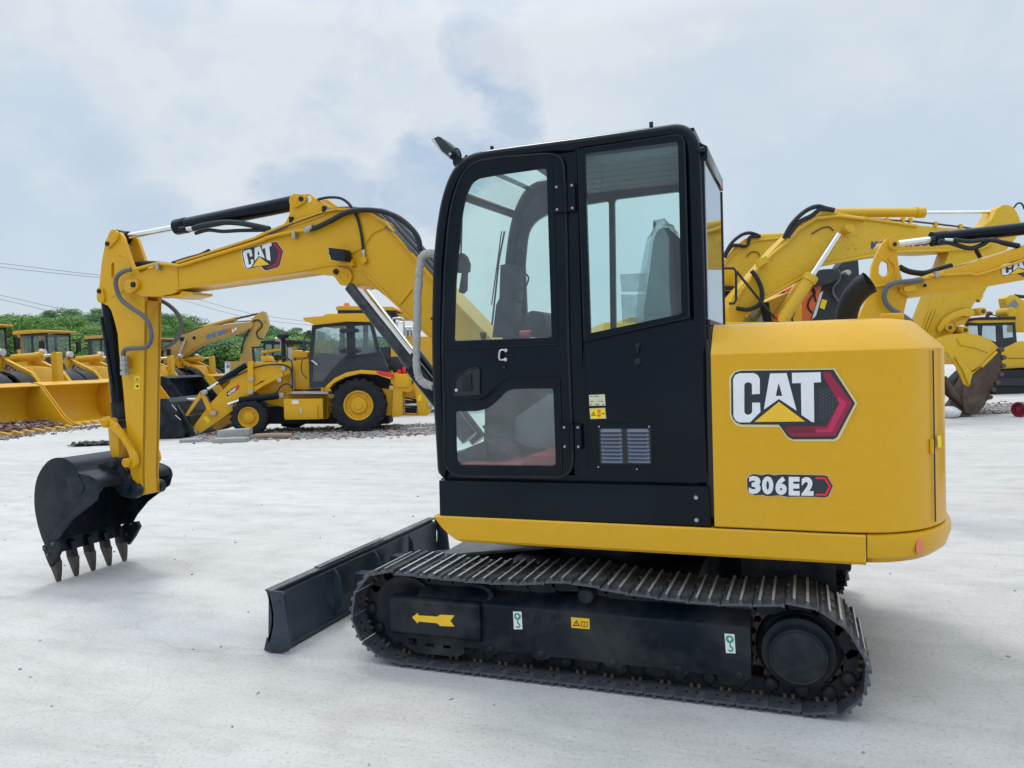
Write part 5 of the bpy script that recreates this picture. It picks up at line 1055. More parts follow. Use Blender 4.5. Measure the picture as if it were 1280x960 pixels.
# ---------------------------------------------------------------- articulated wheel loaders (3-D models in a row)
def wheel_loader(name, label, col, text, bcol, roofcol, dark_cab=False):
    t = empty(name); tag(t, label, 'wheel loader', 'wheel loaders parked in a row')
    for xx in (0.0, -3.1):
        wheel(t, xx, 0.76, -1.30, 0.76, 0.55, 0.40, col, 20, -1); wheel(t, xx, 0.76, 0.75, 0.76, 0.55, 0.40, col, 20, 1)
    mb = MB(col); mb.prism(rounded([(-4.6, 1.0), (-2.25, 0.9), (-2.25, 2.25), (-4.2, 2.15), (-4.6, 1.9)], 0.12), -0.8, 0.8); mb.prism([(-2.4, 0.55), (0.55, 0.55), (0.6, 1.1), (0.3, 1.75), (-0.5, 1.85), (-0.9, 1.35), (-2.4, 1.2)], -0.45, 0.45)
    mb.box(-2.9, -1.2, -0.95, 0.95, 1.25, 1.42); mb.build('body', t, bevel=0.03)
    mb = MB('far_dark')
    for s in (-1, 1):
        for xx in (-3.1, 0.0):
            pts = [(xx+0.98*math.cos(a), 0.76+0.92*math.sin(a)) for a in [R_(20)+R_(140)*i/12 for i in range(13)]]; pts2 = [(xx+0.90*math.cos(a), 0.76+0.85*math.sin(a)) for a in [R_(160)-R_(140)*i/12 for i in range(13)]]
            y = (-1.30, -0.72) if s < 0 else (0.72, 1.30); mb.m('plastic_dark'); mb.prism(pts+pts2, *y)
    mb.each('fender', t)
    c = sub('cab', t); mb = MB('dark_grey' if dark_cab else col); A0, A1, cw_ = -2.85, -1.52, 0.60
    mb.box(A0-.02, A0+.14, -cw_, -cw_+.14, 1.4, 3.12); mb.box(A0-.02, A0+.14, cw_-.14, cw_, 1.4, 3.12); mb.m('dark_grey')
    for (x0, x1) in ((-2.25, -2.16), (A1-.07, A1)): mb.box(x0, x1, -cw_, -cw_+.05, 1.42, 3.12); mb.box(x0, x1, cw_-.05, cw_, 1.42, 3.12)
    for y in (-cw_, cw_-.05): mb.box(A0+.14, A1, y+.002, y+0.048, 1.42, 1.95); mb.box(A0+.14, A1, y+.002, y+0.048, 3.02, 3.12)
    mb.box(A1-.06, A1-.002, -cw_+.05, cw_-.05, 1.42, 1.70); mb.box(-2.6, -2.15, -0.22, 0.22, 1.5, 2.3); mb.build('cab_frame', c, bevel=0.01)
    mb = MB('glass_far')
    for y in (-cw_+.02, cw_-.02): mb.add([(A0+.14, y, 1.95), (A1-.05, y, 1.95), (A1-.05, y, 3.03), (A0+.14, y, 3.03)], [(0, 1, 2, 3)])
    for x in (A1-.03, A0+.02): mb.add([(x, -cw_+.05, 1.70), (x, cw_-.05, 1.70), (x, cw_-.05, 3.05), (x, -cw_+.05, 3.05)], [(0, 1, 2, 3)])
    mb.each('cab_glass', c)
    mb = MB(roofcol); mb.prism(rounded([(A0-.12, 3.10), (A1+.18, 3.14), (A1+.2, 3.20), (-2.0, 3.26), (A0-.1, 3.24)], 0.04), -0.70, 0.70); mb.build('cab_roof', c, bevel=0.03)
    mb = MB('plastic_dark')
    for q in (-1, 1): mb.box(A1+.02, A1+.10, min(q*.82, q*1.02), max(q*.82, q*1.02), 2.4, 2.8); mb.tube([(A1-.02, q*.58, 2.85), (A1+.06, q*.92, 2.85), (A1+.06, q*.92, 2.6)], 0.02, 6)
    mb.tube([(A1+.01, 0.2, 1.8), (A1+.01, -0.2, 2.6)], 0.015, 5); mb.each('mirror', c, bevel=0.01)
    mb = MB(col)
    for s in (-1, 1):
        yy = (s*0.62-0.07, s*0.62+0.07); mb.prism(rounded([(-0.75, 1.98), (-0.45, 2.08), (0.55, 1.62), (1.0, 1.05), (1.035, 0.5), (0.88, 0.38), (0.72, 0.80), (0.25, 1.22), (-0.60, 1.68)], 0.06), *yy)
    mb.cyl((0.95, -0.6, 1.0), (0.95, 0.6, 1.0), 0.09, seg=12)
    mb.m('decal_dark' if text != 'KOMATSU' else 'blue_text')
    put_text(mb, text, [(-0.42, -0.693, 1.72), (0.58, -0.693, 1.22), (0.70, -0.693, 1.42), (-0.32, -0.693, 1.92)], 0.05); mb.build('loader_arm', t, bevel=0.0)
    mb = MB(col); mb.prism(rounded([(0.78, 2.22), (0.98, 2.24), (1.0, 1.4), (1.03, 0.75), (0.92, 0.65), (0.78, 1.3)], 0.06), -0.12, 0.12); mb.prism([(0.78, 0.78), (1.04, 0.70), (1.04, 0.80), (0.82, 0.90)], -0.11, 0.11); mb.build('bell_crank', t, bevel=0.02)
    mb = MB(col); mb.cyl((-0.75, 0, 2.08), (0.30, 0, 2.12), 0.13, seg=16); mb.cyl((0.14, 0, 2.113), (0.34, 0, 2.122), 0.15, seg=16); mb.m('chrome'); mb.cyl((0.3, 0, 2.12), (0.84, 0, 2.15), 0.05, seg=12); mb.build('tilt_cylinder', t)
    mb = MB('orange_lamp' if False else 'silver')
    for s in (-1, 1): mb.cyl((-0.42, s*0.8, 2.26), (-0.30, s*0.8, 2.26), 0.12, seg=12); mb.m(col); mb.box(-0.50, -0.42, s*0.8-0.05, s*0.8+0.05, 1.8, 2.4); mb.box(-0.6, -0.42, min(s*.3, s*.85), max(s*.3, s*.85), 2.06, 2.12); mb.m('silver')
    mb.each('headlight', t)
    B = sub('bucket', t); W = 1.36; mb = MB(bcol)
    pf = [(1.28, 1.28), (1.10, 1.0), (1.06, 0.65), (1.12, 0.32), (1.30, 0.10), (1.60, 0.03), (2.60, 0.02)]; pf = cat2(pf[:6], 3)+[pf[6]]
    q = shell(pf, 0.035); mb.prism(pf+q[::-1], -W, W)
    mb.build('bucket_shell', B, smooth=25)
    mb = MB(bcol); sd = pf+[(2.62, 0.10), (2.35, 0.28), (1.62, 1.22)]
    for y in (-W-0.03, W): mb.prism(sd, y, y+0.03)
    mb.prism([(1.22, 1.25), (1.62, 1.20), (1.62, 1.23), (1.26, 1.32)], -W, W)
    for y in (-0.5, 0.45): mb.prism([(0.92, 0.85), (0.90, 0.42), (1.055, 0.45), (1.045, 0.9)], y, y+0.05)
    mb.each('side_plate', B, bevel=0.006)
    mb = MB('old_yellow' if bcol != 'bucket_black' else 'steel_dark')
    for i in range(8): y = -W+0.1+i*(2*W-0.2)/7; mb.loft([[(2.5, y-.06, 0.015), (2.5, y+.06, 0.015), (2.5, y+.06, 0.10), (2.5, y-.06, 0.10)], [(2.82, y-.035, 0.008), (2.82, y+.035, 0.008), (2.82, y+.035, 0.03), (2.82, y-.035, 0.03)]])
    mb.each('bucket_tooth', B)
    return t
def place(t, u, D, th=10): 
    p = camw(u, D); t.location = p; t.rotation_euler = (0, 0, YAW-R_(th))
EDGE = 2.6
L = [('yellow wheel loader at the left frame edge whose bucket holds reddish rubble', 'gold', 'KOMATSU', 'gold', 'gold', -12.55, 20.9, 12),
     ('yellow wheel loader whose empty golden bucket stands right of the rubble-filled one', 'gold', 'KOMATSU', 'lemon', 'gold', -12.95, 24.2, 12)]
wl1 = wheel_loader('wheel_loader', L[0][0], 'gold', 'KOMATSU', 'gold', 'gold'); place(wl1, -12.85-EDGE*math.cos(R_(12)), 20.9+EDGE*math.sin(R_(12)), 12)
def again(src, label, u, D, th=12): c = copy_tree(src); c['label'] = label; place(c, u-EDGE*math.cos(R_(th)), D+EDGE*math.sin(R_(th)), th); return c
wl2 = again(wl1, L[1][0], -12.62, 24.3)
wl3 = again(wl1, 'yellow wheel loader with a yellow-pillared glazed cab, behind the empty golden bucket', -13.45, 29.5)
wl4 = wheel_loader('wheel_loader', 'yellow wheel loader with a black bucket and a dark cab under a tan roof', 'gold', 'KOMATSU', 'bucket_black', 'old_yellow', True); place(wl4, -13.85-EDGE, 36.0, 10)
wl5 = wheel_loader('wheel_loader', 'yellow wheel loader with dark lettering on its arm, behind the black loader bucket', 'gold', 'LiuGong', 'gold', 'old_yellow', True); place(wl5, -13.5-EDGE, 40.0, 8)
# rubble lying in the first bucket
mb = MB('rubble') if 'rubble' in MAT else MB('rust')
paint('rubble', (0.20, 0.085, 0.06), 0.9, 0.6, (0.3, 0.24, 0.2), 6, bump=0.1, var=0.5); paint('rubble_grey', (0.32, 0.31, 0.30), 0.9, 0.5, (0.2, 0.17, 0.15), 6, bump=0.1)
random.seed(11)
mb = MB('rubble')
def rock(mb, c, s):
    vs = []; 
    ico = [(0, 0, 1), (.9, 0, .4), (.28, .85, .4), (-.7, .5, .4), (-.7, -.5, .4), (.28, -.85, .4), (.7, .5, -.4), (-.28, .85, -.4), (-.9, 0, -.4), (-.28, -.85, -.4), (.7, -.5, -.4), (0, 0, -1)]
    k = [random.uniform(.6, 1.25) for _ in ico]; a = random.uniform(0, 6.28); sx, sy, sz = s*random.uniform(.7, 1.3), s*random.uniform(.7, 1.3), s*random.uniform(.4, .8)
    for (x, y, z), q in zip(ico, k): X = x*q*sx; Y = y*q*sy; vs.append((c[0]+X*math.cos(a)-Y*math.sin(a), c[1]+X*math.sin(a)+Y*math.cos(a), c[2]+z*q*sz))
    fs = [(0, i, i % 5+1) for i in range(1, 6)]+[(i, i+5, i % 5+1) for i in range(1, 6)]+[(i % 5+1, i+5, i % 5+6) for i in range(1, 6)]+[(11, i % 5+6, i+5) for i in range(1, 6)]
    mb.add(vs, fs)
for i in range(900):
    x = random.uniform(1.35, 2.45); y = random.uniform(-1.3, 1.3); hgt = 0.22*max(0, 1-abs(x-1.75)/0.9)+0.02; mb.m('rubble' if random.random() < .8 else 'rubble_grey'); rock(mb, (x, y, random.uniform(0.05, hgt+0.05)), random.uniform(0.03, 0.09))
o = mb.build('rubble', None, smooth=10); o.location = wl1.location; o.rotation_euler = wl1.rotation_euler; tag(o, 'reddish broken brick rubble lying in the golden bucket at the left edge', 'rubble', kind='stuff')
# ---------------------------------------------------------------- weathered excavator behind the loaders
g = BG('crawler_excavator', 'weathered tan excavator with faded blue and red lettering on its arched boom', 'excavator', 40, 225); r = g.root
bo = [(20, 400), (25, 330), (60, 270), (140, 208), (290, 152), (420, 138), (600, 118), (622, 125), (610, 160), (560, 185), (440, 215), (330, 250), (250, 282), (180, 325), (130, 372), (95, 425), (60, 470), (-40, 470), (-20, 420)]
mb = MB('old_yellow'); g.pr(mb, 'c5', bo, -0.3, 0.3); mb.m('blue_bright')
for (x, y) in ((323, 218), (357, 205), (395, 196), (424, 188)):
    for a in ((-12, 15, -12, -15, 5), (8, 15, 8, -15, 5)): g.flat(mb, 'c5', [(x+a[0], y+a[1]), (x+a[0]+a[4]+1, y+a[1]-2), (x+a[2]+a[4]+1, y+a[3]-2), (x+a[2], y+a[3])], -0.32)
    for yy in (-13, 0, 11): g.flat(mb, 'c5', [(x-10, y+yy+3), (x+12, y+yy-3), (x+12, y+yy-8), (x-10, y+yy-2)], -0.325)
mb.m('red_bright')
for (x, y) in ((448, 180), (468, 176)): 
    for k_ in range(3): g.flat(mb, 'c5', [(x-8, y+8-k_*8), (x+8, y+5-k_*8), (x+8, y+1-k_*8), (x-8, y+4-k_*8)], -0.32)
mb.m('white'); g.flat(mb, 'c5', [(476, 168), (486, 165), (490, 180), (485, 188), (478, 180)], -0.32); g.flat(mb, 'c5', [(490, 180), (498, 160), (510, 155), (513, 168), (500, 178)], -0.32); g.flat(mb, 'c5', [(482, 188), (490, 178), (500, 178), (490, 190)], -0.325)
mb.build('boom', r, bevel=0.02)
ar = [(600, 112), (640, 70), (682, 48), (695, 50), (705, 76), (718, 130), (700, 182), (672, 235), (650, 262), (612, 322), (598, 385), (520, 412), (540, 330), (575, 240), (592, 190), (606, 165)]
mb = MB('old_yellow'); g.pr(mb, 'c5', ar, -0.2, 0.2); mb.m('hose'); g.tube(mb, 'c5', [(615, 118), (650, 105), (680, 130), (670, 160), (645, 185), (655, 225), (690, 235)], -0.24, 0.035, 4); g.tube(mb, 'c5', [(598, 170), (570, 215), (555, 260), (540, 330)], -0.3, 0.05, 4); mb.build('arm', r, bevel=0.02)
mb = MB('old_yellow'); a, e = g.v('c5', [(270, 162), (512, 97)], 0.0); mb.cyl(a, e, 0.11, seg=12); mb.m('steel_dark'); mb.cyl(e, g.v('c5', [(655, 64)], 0.0)[0], 0.05, seg=8); mb.m('rust'); g.tube(mb, 'c5', [(300, 158), (360, 150), (430, 130), (520, 118), (600, 112)], -0.25, 0.03); g.tube(mb, 'c5', [(140, 205), (200, 180), (290, 150)], -0.2, 0.05); mb.build('arm_cylinder', r)
mb = MB('silver'); a, e = g.v('c5', [(168, 232), (120, 360)], -0.42); mb.cyl(a, e, 0.06, seg=10); mb.m('old_yellow'); mb.cyl(e, g.v('c5', [(85, 440)], -0.42)[0], 0.12, seg=12); a, e = g.v('c5', [(195, 290), (130, 430)], 0.4); mb.cyl(a, e, 0.1, seg=12); mb.m('far_dark'); g.pr(mb, 'c5', [(40, 300), (65, 300), (65, 350), (45, 345)], -0.4, -0.3); (x, z), = g.p('c5', [(244, 227)]); mb.cyl((x, -.32, z), (x, .32, z), 0.09, seg=12); (x, z), = g.p('c5', [(170, 235)]); mb.cyl((x, -.5, z), (x, .5, z), 0.11, seg=12); mb.each('boom_cylinder', r)
mb = MB('old_yellow'); g.pr(mb, 'c5', [(-400, 430), (120, 430), (120, 520), (-420, 520)], -1.2, 1.4); mb.build('body', r, bevel=0.05)
mb = MB('old_yellow'); g.pr(mb, 'c5', [(120, 362), (198, 362), (200, 440), (110, 440)], 0.5, 1.6); mb.m('glass_far'); g.pr(mb, 'c5', [(150, 375), (194, 375), (196, 430), (150, 430)], 0.44, 0.49); mb.m('white'); g.pr(mb, 'c5', [(160, 378), (190, 378), (190, 425), (165, 425)], 0.43, 0.438); mb.build('cab', r, bevel=0.02)
mb = MB('far_dark'); x0, x1 = GD(125, 500, 40)[0]-g.u0, GD(235, 500, 40)[0]-g.u0
for y in (-1.4, 0.8): mb.prism(rounded([(x0, 0.0), (x1, 0.0), (x1, 0.85), (x0, 0.85)], 0.4), y, y+0.6)
mb.box(x0+0.5, x1-0.5, -0.8, 0.8, 0.4, 1.0); mb.build('track', r)
mb = MB('old_yellow'); (x, z) = g.p('c5', [(575, 380)])[0]; mb.prism(rounded([(x-0.6, z), (x+0.4, z), (x+0.9, z-1.0), (x+0.3, z-1.7), (x-0.7, z-1.5)], 0.1), -0.6, 0.6); mb.build('bucket', r)
# ---------------------------------------------------------------- machine with dark canopy
g = BG('road_roller', 'machine with a flat dark canopy roof, behind the front of the backhoe loader', 'construction machine', 27, 352); r = g.root
mb = MB('far_dark'); g.pr(mb, 'c5', [(665, 245), (780, 240), (870, 238), (980, 248), (982, 262), (700, 268), (672, 262)], -0.2, 1.8); mb.build('canopy_roof', r, bevel=0.03)
mb = MB('dark_grey')
for x in (690, 745, 845, 870, 960): g.pr(mb, 'c5', [(x, 262), (x+10, 262), (x+10, 400), (x, 400)], 0.0, 0.08); g.pr(mb, 'c5', [(x, 262), (x+10, 262), (x+10, 400), (x, 400)], 1.5, 1.58)
g.pr(mb, 'c5', [(610, 285), (690, 280), (690, 290), (625, 295), (635, 395), (618, 395)], 0.3, 0.35); mb.each('cab_frame', r)
mb = MB('glass_far'); g.pr(mb, 'c5', [(700, 268), (845, 262), (845, 340), (700, 340)], 0.03, 0.05); g.pr(mb, 'c5', [(625, 295), (690, 290), (690, 395), (635, 395)], 0.31, 0.33); mb.each('cab_glass', r)
mb = MB('gold'); g.pr(mb, 'c5', [(560, 400), (660, 390), (1000, 350), (1020, 600), (560, 600)], 0.1, 1.6); g.tube(mb, 'c5', [(680, 322), (780, 305), (910, 292)], -0.05, 0.06); g.pr(mb, 'c5', [(672, 350), (690, 335), (725, 355), (740, 390), (680, 390)], 0, 0.2, 0.05); g.pr(mb, 'c5', [(845, 320), (870, 308), (985, 330), (985, 360), (850, 360)], -0.1, 0.3, 0.05); mb.build('bonnet', r, bevel=0.03)
x0, x1 = [GD(q, 500, 27)[0]-g.u0 for q in (320, 395)]
mb = MB('frame_black'); 
for xx in (x0+0.1, x1-0.1): mb.lathe((xx, 0.0, 0.62), (0, 1, 0), [(0, 0), (0, 0.62), (1.7, 0.62), (1.7, 0)], 28)
mb.each('wheel', r, bevel=0.01)
# ---------------------------------------------------------------- loader with orange beacon
g = BG('wheel_loader', 'yellow loader with an orange roof beacon and grey handrails, behind the backhoe loader cab', 'wheel loader', 24, 465); r = g.root
mb = MB('gold'); g.pr(mb, 'a4', [(752, 692), (765, 686), (1020, 690), (1040, 700), (1038, 708), (752, 706)], 0.0, 2.0); g.pr(mb, 'a4', [(1000, 720), (1110, 728), (1125, 745), (1020, 745)], 0.2, 1.8); mb.each('cab_roof', r, bevel=0.02)
mb = MB('orange_lamp'); (x, z), = g.p('a4', [(778, 688)]); mb.lathe((x, 0.8, z-0.02), (0, 0, 1), [(0, 0.11), (0.10, 0.10), (0.17, 0.07), (0.19, 0.0)], 16); mb.build('beacon', r)
mb = MB('dark_grey'); g.pr(mb, 'a4', [(760, 706), (1030, 708), (1045, 735), (960, 730), (760, 722)], 0.1, 1.9)
for x in (770, 880, 1010): g.pr(mb, 'a4', [(x, 720), (x+22, 720), (x+22, 960), (x, 960)], 0.1, 0.2); g.pr(mb, 'a4', [(x, 720), (x+22, 720), (x+22, 960), (x, 960)], 1.8, 1.9)
g.pr(mb, 'a4', [(760, 880), (1030, 880), (1030, 1000), (760, 1000)], 0.12, 1.88); mb.build('cab_frame', r, bevel=0.01)
mb = MB('glass_far'); g.pr(mb, 'a4', [(780, 720), (1020, 720), (1020, 885), (780, 885)], 0.14, 0.16); mb.each('cab_glass', r)
mb = MB('gold'); g.pr(mb, 'a4', [(1010, 850), (1090, 830), (1240, 830), (1400, 880), (1400, 1080), (1010, 1080)], 0.0, 1.9); g.pr(mb, 'a4', [(700, 960), (1010, 960), (1010, 1120), (700, 1120)], 0.1, 1.8); mb.build('body', r, bevel=0.04)
mb = MB('silver'); g.tube(mb, 'a4', [(1018, 830), (1018, 755), (1028, 745), (1062, 745), (1072, 760), (1072, 830)], -0.1, 0.03, 3); g.tube(mb, 'a4', [(1040, 830), (1040, 765), (1062, 765)], -0.05, 0.03)
for xx in (1082, 1100, 1120): g.tube(mb, 'a4', [(xx, 830), (xx, 785)], -0.1, 0.03)
g.tube(mb, 'a4', [(1080, 788), (1130, 788)], -0.1, 0.03); mb.m('headliner'); g.tube(mb, 'a4', [(1095, 830), (1095, 800)], 0.3, 0.12); mb.each('handrail', r)
for px_, py_ in ((512, 508), (420, 508)):
    x = GD(px_, py_, 24)[0]-g.u0; wheel(r, x, 0.85, 0.0, 0.85, 0.55, 0.45, 'gold', 20); wheel(r, x, 0.85, 1.5, 0.85, 0.55, 0.45, 'gold', 20, 1)

# ---------------------------------------------------------------- big excavator whose rusty bucket stands on the ground
K = 'b5'
def hx_(k, *p): return p
g = BG('crawler_excavator', 'large lemon yellow excavator with blue boom lettering and a rusty bucket standing on the ground', 'excavator', 17.8, 1090); r = g.root
mb = MB('lemon')
bo = [(100, 530), (95, 470), (115, 415), (190, 330), (290, 215), (385, 125), (420, 100), (470, 78), (500, 68), (525, 78), (560, 92), (700, 118), (850, 132), (1000, 145), (1100, 152), (1150, 175), (1160, 210), (1110, 230), (980, 236), (900, 242), (800, 240), (640, 262), (560, 275), (470, 292), (430, 325), (380, 352), (300, 402), (235, 425), (200, 460), (165, 500), (150, 532)]
g.pr(mb, 'a8', bo, -0.32, 0.32, holes=()); bmq = mb.build('boom', r, bevel=0.03)
mb = MB('lemon')
for pts in ([(390, 130), (430, 103), (500, 82), (600, 100), (850, 136)], [(470, 292), (640, 260), (800, 238), (980, 234)], [(165, 500), (235, 428), (380, 350), (470, 292)]): g.tube(mb, 'a8', pts, -0.335, 0.035)
g.tube(mb, 'a8', [(120, 440), (220, 300), (290, 235), (330, 205), (385, 145), (450, 105), (540, 96), (640, 108)], -0.4, 0.035); g.tube(mb, 'a8', [(130, 450), (230, 310), (300, 240), (395, 150)], -0.25, 0.03)
g.pr(mb, 'a8', [(215, 270), (250, 255), (262, 275), (220, 300)], -0.5, -0.3); g.pr(mb, 'a8', [(470, 78), (500, 64), (525, 78), (515, 95), (475, 95)], -0.36, 0.36)
mb.m('rust'); g.tube(mb, 'a8', [(560, 92), (640, 104), (735, 112), (840, 118), (930, 128), (1030, 140), (1080, 148)], -0.3, 0.022)
mb.m('lemon')
for x, y in ((640, 102), (735, 110), (930, 126), (1030, 136), (800, 108), (830, 110)): g.pr(mb, 'a8', [(x-5, y-8), (x+5, y-8), (x+5, y+12), (x-5, y+12)], -0.36, -0.25)
mb.m('rust_brown')
random.seed(5)
for i in range(22): x = random.uniform(560, 620); y = random.uniform(165, 230); g.flat(mb, 'a8', [(x, y), (x+3, y+1), (x+2, y+4)], -0.325)
mb.build('boom_pipe', bmq)
mb = MB('blue_text'); g.text(mb, 'KOMATSU', 'a8', [(668, 228), (900, 214), (898, 186), (668, 198)], -0.325, 0.05); mb.build('lettering', bmq)
mb = MB('hose')
for pts in ([(320, 185), (350, 130), (400, 80), (450, 58), (490, 66), (520, 72)], [(335, 180), (375, 125), (430, 95), (470, 68), (520, 74)], [(130, 465), (180, 470), (225, 445), (232, 400), (215, 350), (190, 315)]): g.tube(mb, 'a8', pts, -0.45, 0.05, 6)
g.tube(mb, 'a8', [(430, 168), (470, 145), (500, 140), (518, 155)], -0.345, 0.012, 5); mb.each('hydraulic_hose', r)
mb = MB('lemon'); a, e = g.v('a8', [(525, 84), (880, 82)], 0.0); mb.cyl(a, e, 0.105, seg=18); mb.cyl(Vector(e).lerp(Vector(a), .09), e, 0.125, seg=18); mb.m('chrome'); e2 = g.v('a8', [(1170, 80)], 0.0)[0]; mb.cyl(e, e2, 0.038, seg=12); mb.build('arm_cylinder', r)
mb = MB('chrome'); a, e = g.v('a8', [(538, 168), (430, 335)], -0.55); mb.cyl(a, e, 0.065, seg=14); mb.m('lemon'); e2 = g.v('a8', [(305, 525)], -0.55)[0]; mb.cyl(e, e2, 0.14, seg=18); mb.cyl(e, Vector(e).lerp(Vector(e2), .12), 0.165, seg=18); (x, z), = g.p('a8', [(538, 165)]); mb.cyl((x, -0.66, z), (x, 0.66, z), 0.09, seg=14); a, e = g.v('a8', [(400, 355), (285, 525)], 0.5); mb.cyl(a, e, 0.14, seg=14); a2 = g.v('a8', [(520, 180)], 0.5)[0]; mb.m('chrome'); mb.cyl(a2, a, 0.06, seg=10); mb.each('boom_cylinder', r)
mb = MB('lemon'); ar = [(1172, 66), (1195, 52), (1218, 52), (1240, 62), (1258, 95), (1270, 130), (1250, 182), (1215, 225), (1170, 300), (1110, 400), (1065, 470), (1030, 520), (1000, 560), (960, 590), (900, 600), (862, 560), (880, 500), (925, 385), (958, 300), (985, 232), (1100, 150), (1150, 110)]
g.pr(mb, 'a8', ar, -0.26, 0.26)
for x in (0, 14, 28): g.tube(mb, 'a8', [(905+x, 470), (868+x, 565)], -0.28, 0.02)
mb.m('hose'); g.tube(mb, 'a8', [(1240, 62), (1255, 45), (1272, 48), (1282, 70)], -0.2, 0.02, 4); armq = mb.build('arm', r, bevel=0.025)
mb = MB('lemon'); a, e = g.v('a8', [(1190, 240), (1080, 430)], -0.05); mb.cyl(a, e, 0.11, seg=16); mb.cyl(Vector(e).lerp(Vector(a), .12), e, 0.135, seg=16); mb.m('chrome'); e2 = g.v('a8', [(1055, 468)], -0.05)[0]; mb.cyl(e, e2, 0.055, seg=12); mb.build('bucket_cylinder', r)
mb = MB('lemon'); lk = [(935, 545), (960, 505), (1000, 480), (1050, 465), (1078, 470), (1086, 485), (1075, 498), (1030, 495), (985, 515), (955, 552), (940, 562)]; g.pr(mb, 'a8', lk, -0.36, -0.30, 0.02); g.pr(mb, 'a8', lk, 0.30, 0.36, 0.02)
for c in ((943, 545), (1072, 482), (1003, 555), (930, 600)): (x, z), = g.p('a8', [c]); mb.cyl((x, -0.42, z), (x, 0.42, z), 0.085, seg=16); mb.m('rust'); mb.cyl((x, -0.43, z), (x, -0.42, z), 0.05, seg=12); mb.m('lemon')
g.pr(mb, 'a8', [(1000, 540), (1040, 530), (1082, 480), (1050, 500), (1005, 520)], -0.28, 0.28); mb.each('linkage', r, bevel=0.015)
B = sub('bucket', r)
mb = MB('lemon'); upq = [(920, 600), (940, 585), (1000, 570), (1045, 566), (1100, 575), (1150, 596), (1178, 622), (1160, 640), (1105, 700), (1075, 730), (1060, 780), (1040, 770), (1010, 700), (975, 645), (945, 635), (930, 625)]
loq = [(1060, 780), (1075, 730), (1105, 700), (1160, 640), (1180, 625), (1192, 660), (1185, 720), (1160, 765), (1140, 800), (1120, 850), (1095, 880), (1070, 893), (1045, 880), (1035, 830), (1040, 770)]
for v0 in (-0.75, 0.70):
    mb.m('lemon'); g.pr(mb, 'a8', upq, v0, v0+0.05); mb.m('rust_brown'); g.pr(mb, 'a8', loq, v0, v0+0.05)
mb.each('side_plate', B, bevel=0.01)
mb = MB('lemon'); g.pr(mb, 'a8', [(1005, 660), (1040, 720), (1062, 775), (1075, 728), (1120, 690), (1085, 720), (1068, 720), (1045, 690)], -0.80, -0.75); g.tube(mb, 'a8', [(1012, 585), (1025, 610), (1080, 620), (1135, 640)], -0.76, 0.014); g.tube(mb, 'a8', [(1110, 700), (1170, 640)], -0.77, 0.03); mb.each('wear_plate', B, bevel=0.01)
# curved back from hinge round to the cutting edge, facing right, opening to the left
wr = [(920, 600), (1000, 568), (1050, 564), (1100, 573), (1150, 594), (1180, 622), (1195, 660), (1188, 720), (1165, 765), (1145, 800), (1125, 850), (1095, 884), (1060, 896), (1010, 896)]
wq = g.p('a8', wr, -0.70); iq = shell(wq, -0.04)
if (Vector(iq[6])-Vector(g.p('a8', [(1060, 700)], 0)[0])).length > (Vector(wq[6])-Vector(g.p('a8', [(1060, 700)], 0)[0])).length: iq = shell(wq, 0.04)
mb = MB('lemon')
for i in range(len(wq)-1):
    mb.m('lemon' if i < 4 else 'rust_brown'); mb.prism([wq[i], wq[i+1], iq[i+1], iq[i]], -0.70, 0.70)
mb.m('rust_brown'); mb.prism([wq[-1], (wq[-1][0]-0.5, max(0.02, wq[-1][1]+0.25)), (wq[-1][0]-0.5, max(0.05, wq[-1][1]+0.31)), iq[-1]], -0.70, 0.70); mb.build('wrapper', B, smooth=45)
mb = MB('rust_brown')
pts_edge = g.p('a8', [(1186, 632), (1194, 662), (1193, 695), (1184, 728), (1170, 760), (1152, 790), (1140, 820)], -0.7)
for i, (x, z) in enumerate(pts_edge): mb.lathe((x-0.02, -0.80, z), (0, 1, 0), [(0, 0), (0, 0.05), (0.16, 0.065), (0.16, 0)], 8)
for i in range(5):
    v = -0.65+i*0.3; a = g.v('a8', [(1095, 880), (1020, 800), (990, 740)], v); mb.tube([(p_[0]-0.15-i*0.03, p_[1], max(0.05, p_[2])) for p_ in a], [0.05, 0.08, 0.05], 8)
mb.each('bucket_tooth', B)
mb = MB('lemon'); g.pr(mb, 'a8', [(-30, 455), (75, 448), (140, 448), (170, 500), (180, 560), (-30, 560)], 0.3, 1.4); g.pr(mb, 'a8', [(-120, 300), (120, 300), (120, 375), (-120, 378)], 0.8, 2.2); g.pr(mb, 'a8', [(-400, 520), (330, 520), (330, 640), (-420, 640)], -1.3, 1.7); mb.build('body', r, bevel=0.04)
mb = MB('lemon'); g.pr(mb, 'a8', [(170, 470), (340, 400), (345, 620), (170, 620)], 0.5, 1.7); mb.m('glass_far'); g.pr(mb, 'a8', [(165, 480), (240, 440), (240, 530), (165, 530)], 0.44, 0.48); mb.m('far_dark'); g.pr(mb, 'a8', [(225, 440), (260, 440), (275, 530), (245, 530)], 0.40, 0.44); g.pr(mb, 'a8', [(75, 376), (125, 376), (130, 390), (75, 392)], 0.6, 0.8); g.pr(mb, 'a8', [(75, 395), (118, 395), (100, 440), (75, 448)], 0.75, 0.79); mb.build('cab', r, bevel=0.02)
mb = MB('black'); g.tube(mb, 'a8', [(78, 305), (118, 305), (128, 318), (128, 430), (120, 445), (100, 446)], -0.6, 0.03); g.tube(mb, 'a8', [(130, 318), (270, 490), (295, 510)], -0.6, 0.03); mb.m('red_bright'); g.tube(mb, 'a8', [(285, 495), (305, 525)], -0.6, 0.04); mb.each('handrail', r)
x0, x1 = [GD(q, 500, 17.8)[0]-g.u0 for q in (860, 1075)]
mb = MB('far_dark')
